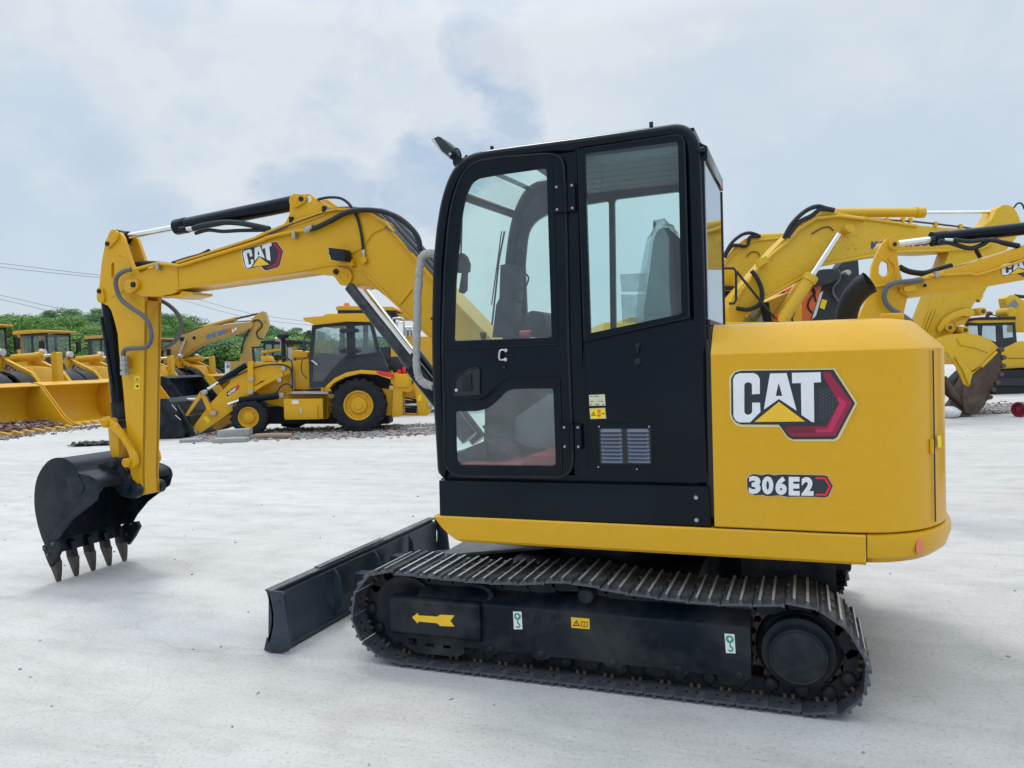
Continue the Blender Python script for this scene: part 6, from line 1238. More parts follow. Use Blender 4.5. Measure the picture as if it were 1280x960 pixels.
for y in (-1.6, 1.0): mb.prism(rounded([(x0, 0.0), (x1, 0.0), (x1, 0.95), (x0, 0.95)], 0.45), y, y+0.6)
mb.box(x0+0.7, x1-0.7, -1.0, 1.0, 0.4, 1.0); mb.build('track', r)
# ---------------------------------------------------------------- second lemon excavator, only its boom shows behind the first
g = BG('crawler_excavator', 'lemon yellow excavator farther back, its plain boom beside the rear edge of the black cab', 'excavator', 23, 930); r = g.root
mb = MB('lemon'); bo = [(40, 330), (80, 275), (120, 222), (160, 190), (190, 172), (215, 168), (240, 178), (310, 178), (560, 175), (640, 190), (640, 260), (500, 260), (300, 300), (230, 330), (130, 420), (60, 520), (-80, 520), (-20, 420)]
g.pr(mb, 'a8', bo, -0.32, 0.32); g.tube(mb, 'a8', [(80, 290), (150, 215), (200, 195), (300, 185)], -0.34, 0.03); b2 = mb.build('boom', r, bevel=0.03)
mb = MB('hose')
for pts in ([(78, 260), (110, 205), (150, 172), (185, 164), (220, 175)], [(82, 262), (115, 215), (170, 215), (185, 180), (225, 178)]): g.tube(mb, 'a8', pts, -0.4, 0.05, 6)
g.tube(mb, 'a8', [(170, 260), (190, 240), (215, 242), (222, 258)], -0.345, 0.012, 4); mb.each('hydraulic_hose', r)
mb = MB('lemon'); a, e = g.v('a8', [(225, 182), (420, 172)], 0.0); mb.cyl(a, e, 0.11, seg=14); mb.build('arm_cylinder', r)
mb = MB('lemon'); g.pr(mb, 'a8', [(-300, 500), (200, 500), (200, 640), (-300, 640)], -1.2, 1.6); mb.build('body', r, bevel=0.04)
x0, x1 = [GD(q, 500, 23)[0]-g.u0 for q in (800, 960)]
mb = MB('far_dark')
for y in (-1.5, 1.0): mb.prism(rounded([(x0, 0.0), (x1, 0.0), (x1, 0.9), (x0, 0.9)], 0.45), y, y+0.6)
mb.box(x0+.5, x1-.5, -1, 1, .4, 1.2); mb.build('track', r)
# ---------------------------------------------------------------- orange excavator with dark boom
g = BG('crawler_excavator', 'orange excavator with a dark grey boom and arm', 'excavator', 27, 1010); r = g.root
mb = MB('orange'); g.pr(mb, 'd2', [(455, 410), (520, 350), (660, 255), (800, 190), (1020, 218), (1000, 300), (900, 570), (400, 620)], -0.6, 1.4); mb.m('gold'); g.pr(mb, 'd2', [(430, 420), (560, 405), (720, 330), (820, 400), (820, 600), (420, 640)], -0.9, -0.6); mb.m('black'); g.pr(mb, 'd2', [(465, 385), (540, 330), (605, 292), (640, 268), (655, 270), (600, 365), (480, 385)], -0.95, -0.9); mb.m('white'); g.text(mb, 'SAN', 'd2', [(490, 372), (590, 352), (605, 312), (515, 332)], -0.96); mb.build('body', r, bevel=0.03)
mb = MB('dark_grey'); g.pr(mb, 'd2', [(890, 130), (1000, 55), (1110, 45), (1190, 60), (1205, 110), (1190, 150), (1120, 185), (1010, 220), (940, 220)], -0.9, -0.5, 0.1); (x, z), = g.p('d2', [(1168, 115)]); mb.m('zinc'); mb.cyl((x, -0.96, z), (x, -0.4, z), 0.09); mb.build('boom', r, bevel=0.03)
mb = MB('dark_grey'); g.pr(mb, 'd2', [(1000, 215), (1120, 180), (1195, 140), (1200, 60), (1180, 40), (1230, -30), (1380, -80), (1390, 60), (1400, 400), (1250, 700), (860, 700), (930, 480)], -0.5, 0.1); mb.m('silver'); g.pr(mb, 'd2', [(1000, 290), (1035, 265), (960, 520), (915, 560)], -0.53, -0.5); mb.m('sticker_yellow'); g.flat(mb, 'd2', [(1020, 350), (1072, 365), (1045, 455), (995, 435)], -0.51); mb.m('hose_grey'); g.tube(mb, 'd2', [(1180, 55), (1200, 110), (1195, 160), (1140, 220), (1130, 290), (1180, 370)], -0.6, 0.04, 6); mb.build('arm', r, bevel=0.03)
mb = MB('hose'); g.tube(mb, 'd2', [(930, 240), (950, 290), (900, 350), (880, 430), (925, 490)], -0.62, 0.03, 5); g.tube(mb, 'd2', [(920, 250), (945, 310), (960, 380)], -0.62, 0.03, 5); g.tube(mb, 'd2', [(760, 440), (740, 500), (720, 540), (730, 580)], -0.92, 0.03, 4); g.tube(mb, 'd2', [(548, 395), (548, 530), (510, 530)], -1.0, 0.02); g.tube(mb, 'd2', [(470, 440), (470, 415), (500, 420)], -1.0, 0.02); mb.each('hydraulic_hose', r)
x0, x1 = [GD(q, 500, 27)[0]-g.u0 for q in (940, 1080)]
mb = MB('far_dark')
for y in (-1.5, 1.0): mb.prism(rounded([(x0, 0.0), (x1, 0.0), (x1, 0.9), (x0, 0.9)], 0.45), y, y+0.6)
mb.box(x0, x1, -1, 1, .4, 2.0); mb.build('track', r)
# ---------------------------------------------------------------- excavator reaching in from the right edge
g = BG('crawler_excavator', 'yellow excavator reaching in from the right edge, with slotted arm head and black cylinder', 'excavator', 7.5, 1190); r = g.root
ap = [(745, 182), (765, 184), (774, 200), (775, 265), (785, 320), (805, 385), (812, 430), (795, 505), (770, 560), (720, 900), (620, 900), (612, 520), (655, 420), (668, 350), (672, 300), (690, 250), (715, 205), (730, 188)]
slot = [(700, 300), (708, 280), (722, 275), (738, 285), (740, 320), (732, 335), (712, 338), (700, 325)]
mb = MB('yellow'); g.pr(mb, 'a8', ap, -0.10, -0.06, holes=[slot]); g.pr(mb, 'a8', ap, 0.10, 0.14, holes=[slot]); g.pr(mb, 'a8', ap[6:12]+[(640, 470)], -0.055, 0.095)
g.tube(mb, 'a8', [(660, 380), (735, 372), (790, 378)], -0.105, 0.016); g.tube(mb, 'a8', [(738, 265), (765, 300), (760, 345), (740, 370)], -0.105, 0.012, 5); 
(x, z), = g.p('a8', [(736, 217)]); mb.cyl((x, -0.13, z), (x, 0.17, z), 0.05); mb.m('plastic_dark'); mb.cyl((x, -0.14, z), (x, -0.13, z), 0.02, seg=8); mb.build('arm', r, bevel=0.004)
mb = MB('chrome'); a, e = g.v('a8', [(770, 207), (920, 188)], 0.02); mb.cyl(a, e, 0.030, seg=16); mb.m('cab_black'); e2 = g.v('a8', [(1900, 75)], 0.02)[0]; mb.cyl(Vector(e), e2, 0.062, seg=24); mb.cyl(Vector(e).lerp(Vector(e2), -0.01), Vector(e).lerp(Vector(e2), .05), 0.070, seg=24)
mb.m('hose'); g.tube(mb, 'a8', [(940, 196), (990, 205), (1060, 225), (1110, 212), (1150, 190), (1200, 205), (1260, 218)], -0.1, 0.022, 5); g.tube(mb, 'a8', [(1000, 190), (1060, 198), (1130, 192), (1190, 200), (1260, 214)], -0.12, 0.02, 5); g.tube(mb, 'a8', [(1085, 225), (1095, 245), (1105, 262)], 0.1, 0.02, 3); mb.m('silver'); g.tube(mb, 'a8', [(960, 193), (1000, 194)], -0.1, 0.02); mb.build('arm_cylinder', r)
mb = MB('yellow'); bo = [(790, 375), (800, 362), (840, 345), (900, 332), (960, 312), (1040, 292), (1280, 218), (1600, 105), (1900, 90), (2100, 240), (2400, 560), (2250, 560), (2000, 330), (1800, 240), (1600, 262), (1280, 352), (1040, 395), (900, 408), (860, 420), (830, 420), (800, 408), (785, 395)]
g.pr(mb, 'a8', bo, -0.14, 0.16, holes=()); mb.m('yellow'); g.tube(mb, 'a8', [(900, 335), (1000, 330), (1060, 326), (1090, 332), (1130, 322), (1280, 272), (1400, 235)], -0.16, 0.013); g.tube(mb, 'a8', [(860, 352), (900, 340), (960, 322)], -0.15, 0.016)
g.pr(mb, 'a8', [(803, 378), (842, 372), (852, 384), (845, 394), (808, 402), (800, 390)], -0.17, -0.14, 0.01); mb.m('plastic_dark'); (x, z), = g.p('a8', [(844, 381)]); mb.cyl((x, -0.185, z), (x, -0.17, z), 0.018, seg=8); mb.m('zinc'); g.pr(mb, 'a8', [(925, 318), (942, 315), (942, 340), (927, 342)], -0.18, -0.14); mb.m('hose_grey'); g.tube(mb, 'a8', [(960, 316), (1100, 282), (1180, 258), (1280, 222)], -0.1, 0.02); mb.build('boom', r, bevel=0.006)
mb = MB('hose_grey'); g.tube(mb, 'a8', [(875, 352), (810, 358), (750, 368), (725, 392), (722, 430), (745, 465), (790, 492), (830, 520)], -0.17, 0.024, 6); mb.m('hose'); g.tube(mb, 'a8', [(782, 300), (820, 318), (880, 325), (930, 312), (990, 295)], 0.05, 0.028, 5); mb.each('hydraulic_hose', r)
b = MB('cream'); L_ = [(1184, 300), (1194, 288), (1290, 262), (1350, 262), (1370, 300), (1345, 345), (1290, 345), (1250, 325), (1196, 336), (1188, 325)]; g.flat(b, 'a8', L_, -0.1425); b.m('decal_dark'); g.flat(b, 'a8', [(x*.985+1270*.015, y*.985+305*.015) for x, y in L_], -0.1445)
b.m('red'); g.flat(b, 'a8', [(1335, 268), (1348, 268), (1365, 300), (1342, 340), (1295, 340), (1300, 332), (1335, 330), (1352, 300)], -0.1465)
def mapr(L): 
    A = [(1188, 290), (1322, 258), (1318, 316), (1192, 334)]; out = []
    for u, v in qm(L): out.append(((A[0][0]*(1-u)+A[1][0]*u)*(1-v)+(A[3][0]*(1-u)+A[2][0]*u)*v, (A[0][1]*(1-u)+A[1][1]*u)*(1-v)+(A[3][1]*(1-u)+A[2][1]*u)*v))
    return out
b.m('white')
for L2 in (Lc, La, Lt): g.flat(b, 'a8', mapr(L2), -0.1465)
b.m('decal_dark'); g.flat(b, 'a8', mapr(Lah), -0.148); b.m('decal_yellow'); g.flat(b, 'a8', mapr([(428, 460), (552, 553), (312, 555)]), -0.1465); b.build('brand_badge', r)
mb = MB('cab_black'); x = GD(1600, 400, 7.5)[0]-g.u0; mb.box(x, x+1.3, -1.0, -0.2, 0.95, 2.5); mb.m('yellow'); mb.box(x, x+2.3, -1.0, 0.9, 0.65, 0.94); mb.prism(rounded([(x+1.35, 0.95), (x+2.3, 0.95), (x+2.3, 1.6), (x+1.35, 1.65)], 0.08), -1.0, 0.9); mb.build('house', r, bevel=0.03)
mb = MB('frame_black')
for y in (-1.05, 0.6): mb.prism(rounded([(x-0.4, 0.0), (x+2.1, 0.0), (x+2.1, 0.55), (x-0.4, 0.55)], 0.25), y, y+0.4)
mb.box(x, x+1.6, -.6, .6, .2, .64); mb.build('track', r)
# ---------------------------------------------------------------- far right excavator
g = BG('crawler_excavator', 'distant yellow excavator with a dark glazed cab at the far right edge', 'excavator', 25, 1250); r = g.root
mb = MB('dark_grey'); co = [(1046, 530), (1065, 515), (1245, 510), (1252, 600), (1210, 620), (1185, 632), (1150, 600), (1048, 590)]
wns = [[(1058, 535), (1098, 535), (1100, 578), (1058, 575)], [(1115, 535), (1170, 535), (1172, 600), (1112, 580)], [(1195, 532), (1238, 532), (1240, 580), (1198, 585)]]
g.pr(mb, 'a8', co, 0.0, 0.06, holes=wns); g.pr(mb, 'a8', co, 1.5, 1.56, holes=wns); mb.m('glass_far'); g.pr(mb, 'a8', [(1055, 532), (1240, 532), (1240, 600), (1055, 585)], 0.02, 0.04); mb.m('lemon'); g.pr(mb, 'a8', [(1050, 520), (1085, 510), (1240, 510), (1246, 520), (1100, 524)], -0.06, 1.6); mb.m('far_dark'); g.pr(mb, 'a8', [(1036, 508), (1110, 500), (1248, 500), (1248, 510), (1090, 512), (1045, 522)], -0.1, 1.6); mb.build('cab', r, bevel=0.01)
mb = MB('lemon'); g.pr(mb, 'a8', [(1178, 640), (1200, 625), (1252, 600), (1420, 590), (1500, 590), (1500, 665), (1180, 665)], -0.05, 2.4); g.pr(mb, 'a8', [(1040, 590), (1150, 600), (1185, 640), (1185, 690), (1040, 690)], 0.1, 2.3); g.pr(mb, 'a8', [(1190, 666), (1500, 664), (1500, 690), (1195, 708)], -0.02, 2.3); mb.build('body', r, bevel=0.03)
mb = MB('far_dark')
tq = [(x, max(z, 0)) for x, z in g.p('a8', [(1150, 808), (1135, 790), (1140, 760), (1190, 712), (1560, 708), (1590, 760), (1560, 806)])]
mb.prism(rounded(tq, 0.1), -0.2, 0.4); mb.prism(rounded(tq, 0.1), 1.9, 2.5); mb.box(tq[2][0]+0.5, tq[4][0]-0.5, 0.4, 1.9, 0.4, 1.2); mb.m('dark_grey'); g.pr(mb, 'a8', [(1175, 745), (1530, 742), (1530, 772), (1170, 775)], -0.24, -0.2); mb.build('track', r)
mb = MB('lemon'); g.pr(mb, 'a8', [(1205, 425), (1225, 412), (1245, 412), (1290, 440), (1330, 560), (1240, 560), (1245, 500), (1215, 470)], 0.6, 1.0); mb.m('headliner'); g.pr(mb, 'a8', [(1212, 460), (1245, 428), (1262, 450), (1228, 482)], 0.56, 0.60); mb.m('hose'); g.tube(mb, 'a8', [(1240, 415), (1265, 418), (1300, 420)], 0.7, 0.06, 3); (x, z), = g.p('a8', [(1270, 475)]); mb.m('lemon'); mb.cyl((x, 0.5, z), (x, 1.1, z), 0.16); mb.build('boom', r, bevel=0.02)
mb = MB('rust'); g.tube(mb, 'a8', [(1133, 500), (1138, 484), (1150, 488)], 0.5, 0.06, 3); g.tube(mb, 'a8', [(1150, 490), (1185, 500)], 0.5, 0.02); mb.build('beacon', r)
# ================================================================= GROUND, TREES, SMALL THINGS, SKY, CAMERA
def ground_mat():
    m, t, p, o = nt('ground'); L = t.links
    big = noise_n(t, 0.22, 6, 0.6, (1, 1, 1), 0.6); st = noise_n(t, 1.5, 9, 0.68, (0.30, 2.6, 1), 0.6); mid = noise_n(t, 3.2, 8, 0.65, (0.8, 1.2, 1), 0.3); fine = noise_n(t, 55, 8, 0.75); gr = noise_n(t, 160, 3, 0.7)
    c1 = ramp(t, big.outputs[0], [(0.3, (0.485, 0.466, 0.445)), (0.7, (0.575, 0.558, 0.538))])
    c2 = ramp(t, st.outputs[0], [(0.34, (0.88, 0.875, 0.87)), (0.46, (0.96, 0.96, 0.96)), (0.56, (1.0, 1.0, 1.0)), (0.7, (1.04, 1.04, 1.04))])
    c3 = ramp(t, mid.outputs[0], [(0.30, (0.86, 0.85, 0.84)), (0.46, (0.97, 0.97, 0.97)), (0.60, (1.03, 1.03, 1.03))]); c4 = ramp(t, fine.outputs[0], [(0.30, (0.52, 0.51, 0.50)), (0.46, (0.97, 0.97, 0.97)), (0.8, (1.10, 1.10, 1.10))])
    col = c1.outputs[0]
    for c in (c2, c3, c4):
        n = N(t, 'ShaderNodeMix', data_type='RGBA', blend_type='MULTIPLY'); n.inputs[0].default_value = 1; L.new(col, n.inputs[6]); L.new(c.outputs[0], n.inputs[7]); col = n.outputs[2]
    # thin wandering cracks
    tc = N(t, 'ShaderNodeTexCoord'); wn = noise_n(t, 1.2, 4, 0.6); ad = N(t, 'ShaderNodeMix', data_type='RGBA', blend_type='LINEAR_LIGHT'); ad.inputs[0].default_value = 0.25; L.new(tc.outputs['Object'], ad.inputs[6]); L.new(wn.outputs['Color'], ad.inputs[7])
    vo = N(t, 'ShaderNodeTexVoronoi', feature='DISTANCE_TO_EDGE'); vo.inputs['Scale'].default_value = 0.28; L.new(ad.outputs[2], vo.inputs['Vector'])
    cr = ramp(t, vo.outputs['Distance'], [(0.0, (0.55,)*3), (0.0035, (1, 1, 1))]); n = N(t, 'ShaderNodeMix', data_type='RGBA', blend_type='MULTIPLY'); n.inputs[0].default_value = 0.16; L.new(col, n.inputs[6]); L.new(cr.outputs[0], n.inputs[7]); col = n.outputs[2]
    # scattered specks
    sp_ = N(t, 'ShaderNodeTexVoronoi'); sp_.inputs['Scale'].default_value = 9; sr = ramp(t, sp_.outputs['Distance'], [(0.035, (0.35, 0.30, 0.26)), (0.06, (1, 1, 1))]); n = N(t, 'ShaderNodeMix', data_type='RGBA', blend_type='MULTIPLY'); n.inputs[0].default_value = 0.4; L.new(tc.outputs['Object'], sp_.inputs['Vector']); L.new(col, n.inputs[6]); L.new(sr.outputs[0], n.inputs[7]); col = n.outputs[2]
    # damp stained patches
    dm = noise_n(t, 0.55, 7, 0.7, (0.45, 1.5, 1), 1.2); dr = ramp(t, dm.outputs[0], [(0.60, (1, 1, 1)), (0.72, (0.72, 0.70, 0.67))]); n = N(t, 'ShaderNodeMix', data_type='RGBA', blend_type='MULTIPLY'); n.inputs[0].default_value = 0.8; L.new(col, n.inputs[6]); L.new(dr.outputs[0], n.inputs[7]); col = n.outputs[2]
    sx = N(t, 'ShaderNodeSeparateXYZ'); L.new(tc.outputs['Object'], sx.inputs[0])
    def mth(op, a, b=0.0):
        n = N(t, 'ShaderNodeMath', operation=op)
        for i, v in enumerate((a, b)):
            if isinstance(v, (int, float)): n.inputs[i].default_value = v
            else: L.new(v, n.inputs[i])
        return n.outputs[0]
    for (cx, cy, rad, wd, amt) in ((-14, -22, 27.0, .16, .10), (-14, -22, 28.7, .16, .10), (22, -30, 36.5, .18, .12), (22, -30, 38.4, .18, .12), (-40, 60, 62, .2, .09), (-40, 60, 64, .2, .09), (3, -60, 66, .15, .08), (3, -60, 67.8, .15, .08)):
        d = mth('SQRT', mth('ADD', mth('POWER', mth('SUBTRACT', sx.outputs[0], cx), 2.0), mth('POWER', mth('SUBTRACT', sx.outputs[1], cy), 2.0)))
        e = mth('ABSOLUTE', mth('SUBTRACT', mth('ADD', d, mth('MULTIPLY', wn.outputs[0], 0.25)), rad)); rr = ramp(t, e, [(wd*.6, (1, 1, 1)), (wd, (0, 0, 0))])
        f = mth('MULTIPLY', mth('MULTIPLY', rr.outputs[0], amt), mth('MULTIPLY', fine.outputs[0], 2.0)); col = mixc(t, f, col, (0.30, 0.30, 0.30))
    L.new(col, p.inputs['Base Color']); p.inputs['Roughness'].default_value = 0.85; p.inputs['Specular IOR Level'].default_value = 0.3
    b = N(t, 'ShaderNodeBump'); b.inputs['Strength'].default_value = 0.35; b.inputs['Distance'].default_value = 0.012; L.new(fine.outputs[0], b.inputs['Height'])
    b2 = N(t, 'ShaderNodeBump'); b2.inputs['Strength'].default_value = 0.3; b2.inputs['Distance'].default_value = 0.015; L.new(mid.outputs[0], b2.inputs['Height']); L.new(b.outputs[0], b2.inputs['Normal'])
    b3 = N(t, 'ShaderNodeBump'); b3.inputs['Strength'].default_value = 0.25; b3.inputs['Distance'].default_value = 0.004; L.new(gr.outputs[0], b3.inputs['Height']); L.new(b2.outputs[0], b3.inputs['Normal']); L.new(b3.outputs[0], p.inputs['Normal'])
    MAT['ground'] = m
ground_mat()
mb = MB('ground'); nn = 40
mb.add([(-600, -200, 0), (600, -200, 0), (600, 900, 0), (-600, 900, 0)], [(0, 1, 2, 3)]); o = mb.build('ground'); tag(o, 'pale grey dusty concrete yard', kind='structure')
# wooded rise
paint('earth', (0.05, 0.075, 0.025), 0.9, 0.4, (0.10, 0.08, 0.05), 0.3, bump=0.1)
def hz(u, D):
    if D < 52: return 0
    t = min(1, (D-52)/60); h = 1.8*t*t*(3-2*t)
    h += 3.5*math.exp(-((u+38-(D-100)*(-0.42))/14)**2)*min(1, max(0, (D-70)/35)); return h*(1 if u < 5 else max(0, 1-(u-5)/15))
mb = MB('earth'); gx, gy = 44, 26; vs = []
for j in range(gy):
    for i in range(gx):
        D = 52+j*6; u = -130+i*3.6; h = hz(u, D); p = camw(u, D, h-0.05 if h > 0.05 else -0.05); vs.append(p)
mb.add(vs, [(j*gx+i, j*gx+i+1, (j+1)*gx+i+1, (j+1)*gx+i) for j in range(gy-1) for i in range(gx-1)]); o = mb.build('hill', smooth=90); tag(o, 'green wooded rise beyond the yard', kind='structure')
def leafmat(name, c1, c2):
    m, t, p, o = nt(name); a = noise_n(t, 0.9, 4, 0.6); b = noise_n(t, 9, 3, 0.6); r1 = ramp(t, a.outputs[0], [(0.35, c1), (0.65, c2)]); r2 = ramp(t, b.outputs[0], [(0.3, (0.6,)*3), (0.7, (1.25,)*3)])
    n = N(t, 'ShaderNodeMix', data_type='RGBA', blend_type='MULTIPLY'); n.inputs[0].default_value = 1; t.links.new(r1.outputs[0], n.inputs[6]); t.links.new(r2.outputs[0], n.inputs[7]); t.links.new(n.outputs[2], p.inputs['Base Color']); p.inputs['Roughness'].default_value = 0.6
    tr = N(t, 'ShaderNodeBsdfTranslucent'); t.links.new(n.outputs[2], tr.inputs[0]); mx = N(t, 'ShaderNodeMixShader'); mx.inputs[0].default_value = 0.42; t.links.new(p.outputs[0], mx.inputs[1]); t.links.new(tr.outputs[0], mx.inputs[2]); t.links.new(mx.outputs[0], o.inputs[0]); MAT[name] = m
leafmat('leaf_mid', (0.10, 0.23, 0.045), (0.16, 0.33, 0.07)); leafmat('leaf_dark', (0.055, 0.15, 0.05), (0.09, 0.22, 0.07)); leafmat('leaf_light', (0.17, 0.31, 0.05), (0.25, 0.40, 0.09))
paint('bark', (0.10, 0.075, 0.055), 0.9, 0.4, (0.15, 0.13, 0.11), 4, bump=0.15)
def tree_mesh(seed, mat, h=8, w=3.2, nclump=44, leaves=360):
    rnd = random.Random(seed); mb = MB('bark'); mb.tube([(0, 0, -0.6), (0.1, 0, h*.25), (rnd.uniform(-.3, .3), rnd.uniform(-.3, .3), h*.6)], [0.22, 0.17, 0.08], 8, smooth=3)
    for i in range(6):
        a = rnd.uniform(0, 6.28); z = h*rnd.uniform(.25, .5); mb.tube([(0.05, 0, z), (math.cos(a)*w*.35, math.sin(a)*w*.35, z+h*.15), (math.cos(a)*w*.65, math.sin(a)*w*.65, z+h*.25)], [0.09, 0.06, 0.03], 6)
    tk = mb.build('trunk', None, off=False)
    mb = MB(mat)
    for i in range(nclump):
        a = rnd.uniform(0, 6.28); t = rnd.random()**.6; zz = rnd.uniform(-1, 1); rr = math.sqrt(max(0, 1-zz*zz))*t
        c = Vector((math.cos(a)*rr*w*.85, math.sin(a)*rr*w*.85, h*.58+zz*h*.36*t+rnd.uniform(-.3, .3))); cr = rnd.uniform(.6, 1.35)*w/3.2
        for k in range(leaves):
            d = Vector((rnd.gauss(0, 1), rnd.gauss(0, 1), rnd.gauss(0, 1)*.8+.25)).normalized()*cr*rnd.uniform(.65, 1.05); q = c+d; s = rnd.uniform(.07, .14)
            nrm = (d.normalized()+Vector((rnd.uniform(-.45, .45), rnd.uniform(-.45, .45), rnd.uniform(-.2, .5)))).normalized(); x = nrm.orthogonal().normalized(); y = nrm.cross(x); an = rnd.uniform(0, 6.28); X = x*math.cos(an)+y*math.sin(an); Y = nrm.cross(X)
            mb.add([q-X*s, q+Y*s*.6, q+X*s, q-Y*s*.6], [(0, 1, 2, 3)])
    cr_ = fast('crown', mb)
    return tk, cr_
def fast(name, mb):
    me = bpy.data.meshes.new(name); me.from_pydata([tuple(v) for v in mb.v], [], mb.f)
    for k in mb.sl: me.materials.append(MAT[k])
    me.update(); o = bpy.data.objects.new(name, me); COL.objects.link(o); return o
protos = [tree_mesh(31, 'leaf_mid', 8, 3.3), tree_mesh(32, 'leaf_dark', 9, 3.6), tree_mesh(33, 'leaf_light', 7.5, 3.0), tree_mesh(34, 'leaf_mid', 9, 3.0)]
kinds = ['mid green', 'dark green', 'pale yellow-green', 'tall mid green']
rnd = random.Random(77); spots = []
# (picture x, depth, treetop picture y)
front = [(-60, 60, 385), (-20, 57, 392), (12, 56, 388), (30, 64, 385), (52, 56, 387), (75, 62, 388), (95, 57, 402), (112, 56, 406), (135, 60, 398), (160, 57, 405), (185, 60, 402), (205, 57, 412), (222, 56, 424), (240, 60, 418), (262, 57, 420), (280, 62, 414), (292, 56, 428), (312, 60, 420), (328, 58, 424), (345, 66, 420), (365, 70, 416), (385, 75, 414), (400, 72, 418), (425, 72, 420), (455, 74, 424), (485, 74, 428), (515, 76, 430)]
back = [(70, 95, 384), (85, 90, 381), (100, 95, 380), (118, 92, 381), (138, 96, 381), (158, 92, 383), (178, 96, 384), (198, 92, 386), (215, 95, 390), (232, 92, 394), (246, 95, 400), (20, 80, 388), (45, 82, 388), (5, 84, 392), (268, 84, 412), (335, 92, 416), (380, 96, 412), (300, 90, 414)]
def_n = 0
places = ['at the left frame edge', 'left of the near stick', 'behind the wheel loaders', 'seen under the near boom', 'behind the tan excavator', 'behind the backhoe loader']
cnt = {}
for q in range(26): x = -50+q*15.5+rnd.uniform(-5, 5); front.append((x, rnd.uniform(64, 80), (388 if x < 205 else 388+(x-205)*.27)+rnd.uniform(0, 10)))
for q in range(22): x = 205+q*10+rnd.uniform(-4, 4); front.append((x, rnd.uniform(54, 60), (424 if x < 330 else 428)+rnd.uniform(-6, 8)))
allt = [(x, D, y, 'f') for x, D, y in front]+[(x, D, y, 'b') for x, D, y in back]
for i, (px_, D, ty, row) in enumerate(allt):
    k = rnd.choice([0, 1, 2, 3]) if row == 'f' else rnd.choice([1, 1, 0, 3]); tk, cr_ = protos[k]
    u = (px_-640)/F*D; g0 = hz(u, D); topz = GD(px_, ty-7, D)[1]; H = max(4.0, topz-g0); hb = (8.9, 9.9, 8.4, 9.9)[k]; s = H/(hb*0.98)
    e = empty('broadleaf_tree', camw(u, D, g0-0.05), rnd.uniform(0, 6.28)); sx = max(s, 0.8)*rnd.uniform(1.05, 1.4); e.scale = (sx, sx, s)
    for src, nm in ((tk, 'trunk'), (cr_, 'crown')): c = src.copy(); c.name = nm; COL.objects.link(c); c.parent = e
    tag(e, 'leafy green broadleaf tree in the wood behind the parked machines', 'tree', 'broadleaf trees of the wooded rise')
for tk, cr_ in protos: bpy.data.objects.remove(tk); bpy.data.objects.remove(cr_)
# undergrowth filling between trunks
rnd = random.Random(9); mb = MB('leaf_dark')
for i in range(26000):
    D = 53+rnd.random()**1.5*45; u = (rnd.uniform(-90, 560)-640)/F*D; z = hz(u, D); q = camw(u, D, z+rnd.random()**1.3*3.2); s = rnd.uniform(.08, .18); n = Vector((rnd.uniform(-1, 1), rnd.uniform(-1, 1), rnd.uniform(0, 1))).normalized(); X = n.orthogonal().normalized(); Y = n.cross(X); mb.m('leaf_dark' if rnd.random() < .6 else 'leaf_mid'); mb.add([q-X*s, q+Y*s*.7, q+X*s, q-Y*s*.7], [(0, 1, 2, 3)])
me = bpy.data.meshes.new('undergrowth'); me.from_pydata([tuple(v) for v in mb.v], [], mb.f)
for k in mb.sl: me.materials.append(MAT[k])
for p_, i in zip(me.polygons, mb.mi): p_.material_index = i
o = bpy.data.objects.new('undergrowth', me); COL.objects.link(o); tag(o, 'dense green undergrowth beneath the trees', 'undergrowth', kind='stuff')
# small white cabin far off
g = BG('site_cabin', 'small distant white cabin with a blue mark, in front of the trees', 'cabin', 50, 290)
mb = MB('white_paint'); g.pr(mb, 'p', [(281, 453), (298, 454), (298, 476), (281, 476)], 0, 4, floor=0); mb.build('wall', g.root, bevel=0.02); mb = MB('blue_bright'); g.flat(mb, 'p', [(283, 456), (287, 456), (287, 460), (283, 460)], -0.02); mb.build('blue_sign', g.root)
mb = MB('zinc'); g.pr(mb, 'p', [(280.5, 452), (298.5, 453), (298.5, 454), (280.5, 453)], -0.1, 4.1); mb.build('roof', g.root)
# overhead lines on poles
paint('cable', (0.22, 0.24, 0.28), 0.6)
def line_px(name, label, pts, D0, D1, r=0.022):
    out = []; n = len(pts)
    for i, (x, y) in enumerate(pts): D = D0+(D1-D0)*i/(n-1); u, z = GD(x, y, D); p = camw(u, D, z); out.append(p)
    mb = MB('cable'); mb.tube(out, r, 6, smooth=4); o = mb.build(name); tag(o, label, 'power line', 'overhead power lines'); return out
W_ = [([(-120, 316), (0, 329), (125, 344), (240, 352)], 'upper overhead wire of the higher pair, left of the near stick'), ([(-120, 320), (0, 334), (125, 347), (240, 356)], 'lower overhead wire of the higher pair, left of the near stick'),
      ([(-120, 347), (0, 369), (72, 385), (150, 398)], 'upper overhead wire of the lower pair, at the left frame edge'), ([(-120, 352), (0, 374), (72, 391), (150, 404)], 'lower overhead wire of the lower pair, at the left frame edge')]
ends = []
for pts, lb in W_: ends.append(line_px('overhead_wire', lb, pts, 60, 60, 0.018)[0])
for pts, lb in (([(200, 362), (243, 373), (315, 392), (400, 404)], 'upper faint overhead wire under the near boom'), ([(200, 366), (235, 377), (310, 397), (400, 408)], 'lower faint overhead wire under the near boom')): ends.append(line_px('overhead_wire', lb, pts, 60, 60, 0.014)[-1])
mb = MB('concrete'); e0 = ends[0]; mb.cyl((e0.x, e0.y, 0), (e0.x, e0.y, e0.z+0.6), 0.16, 0.10, 12); mb.box(e0.x-0.7, e0.x+0.7, e0.y-.06, e0.y+.06, e0.z-0.1, e0.z+0.02); o = mb.build('utility_pole'); tag(o, 'concrete utility pole carrying the overhead wires', 'utility pole')
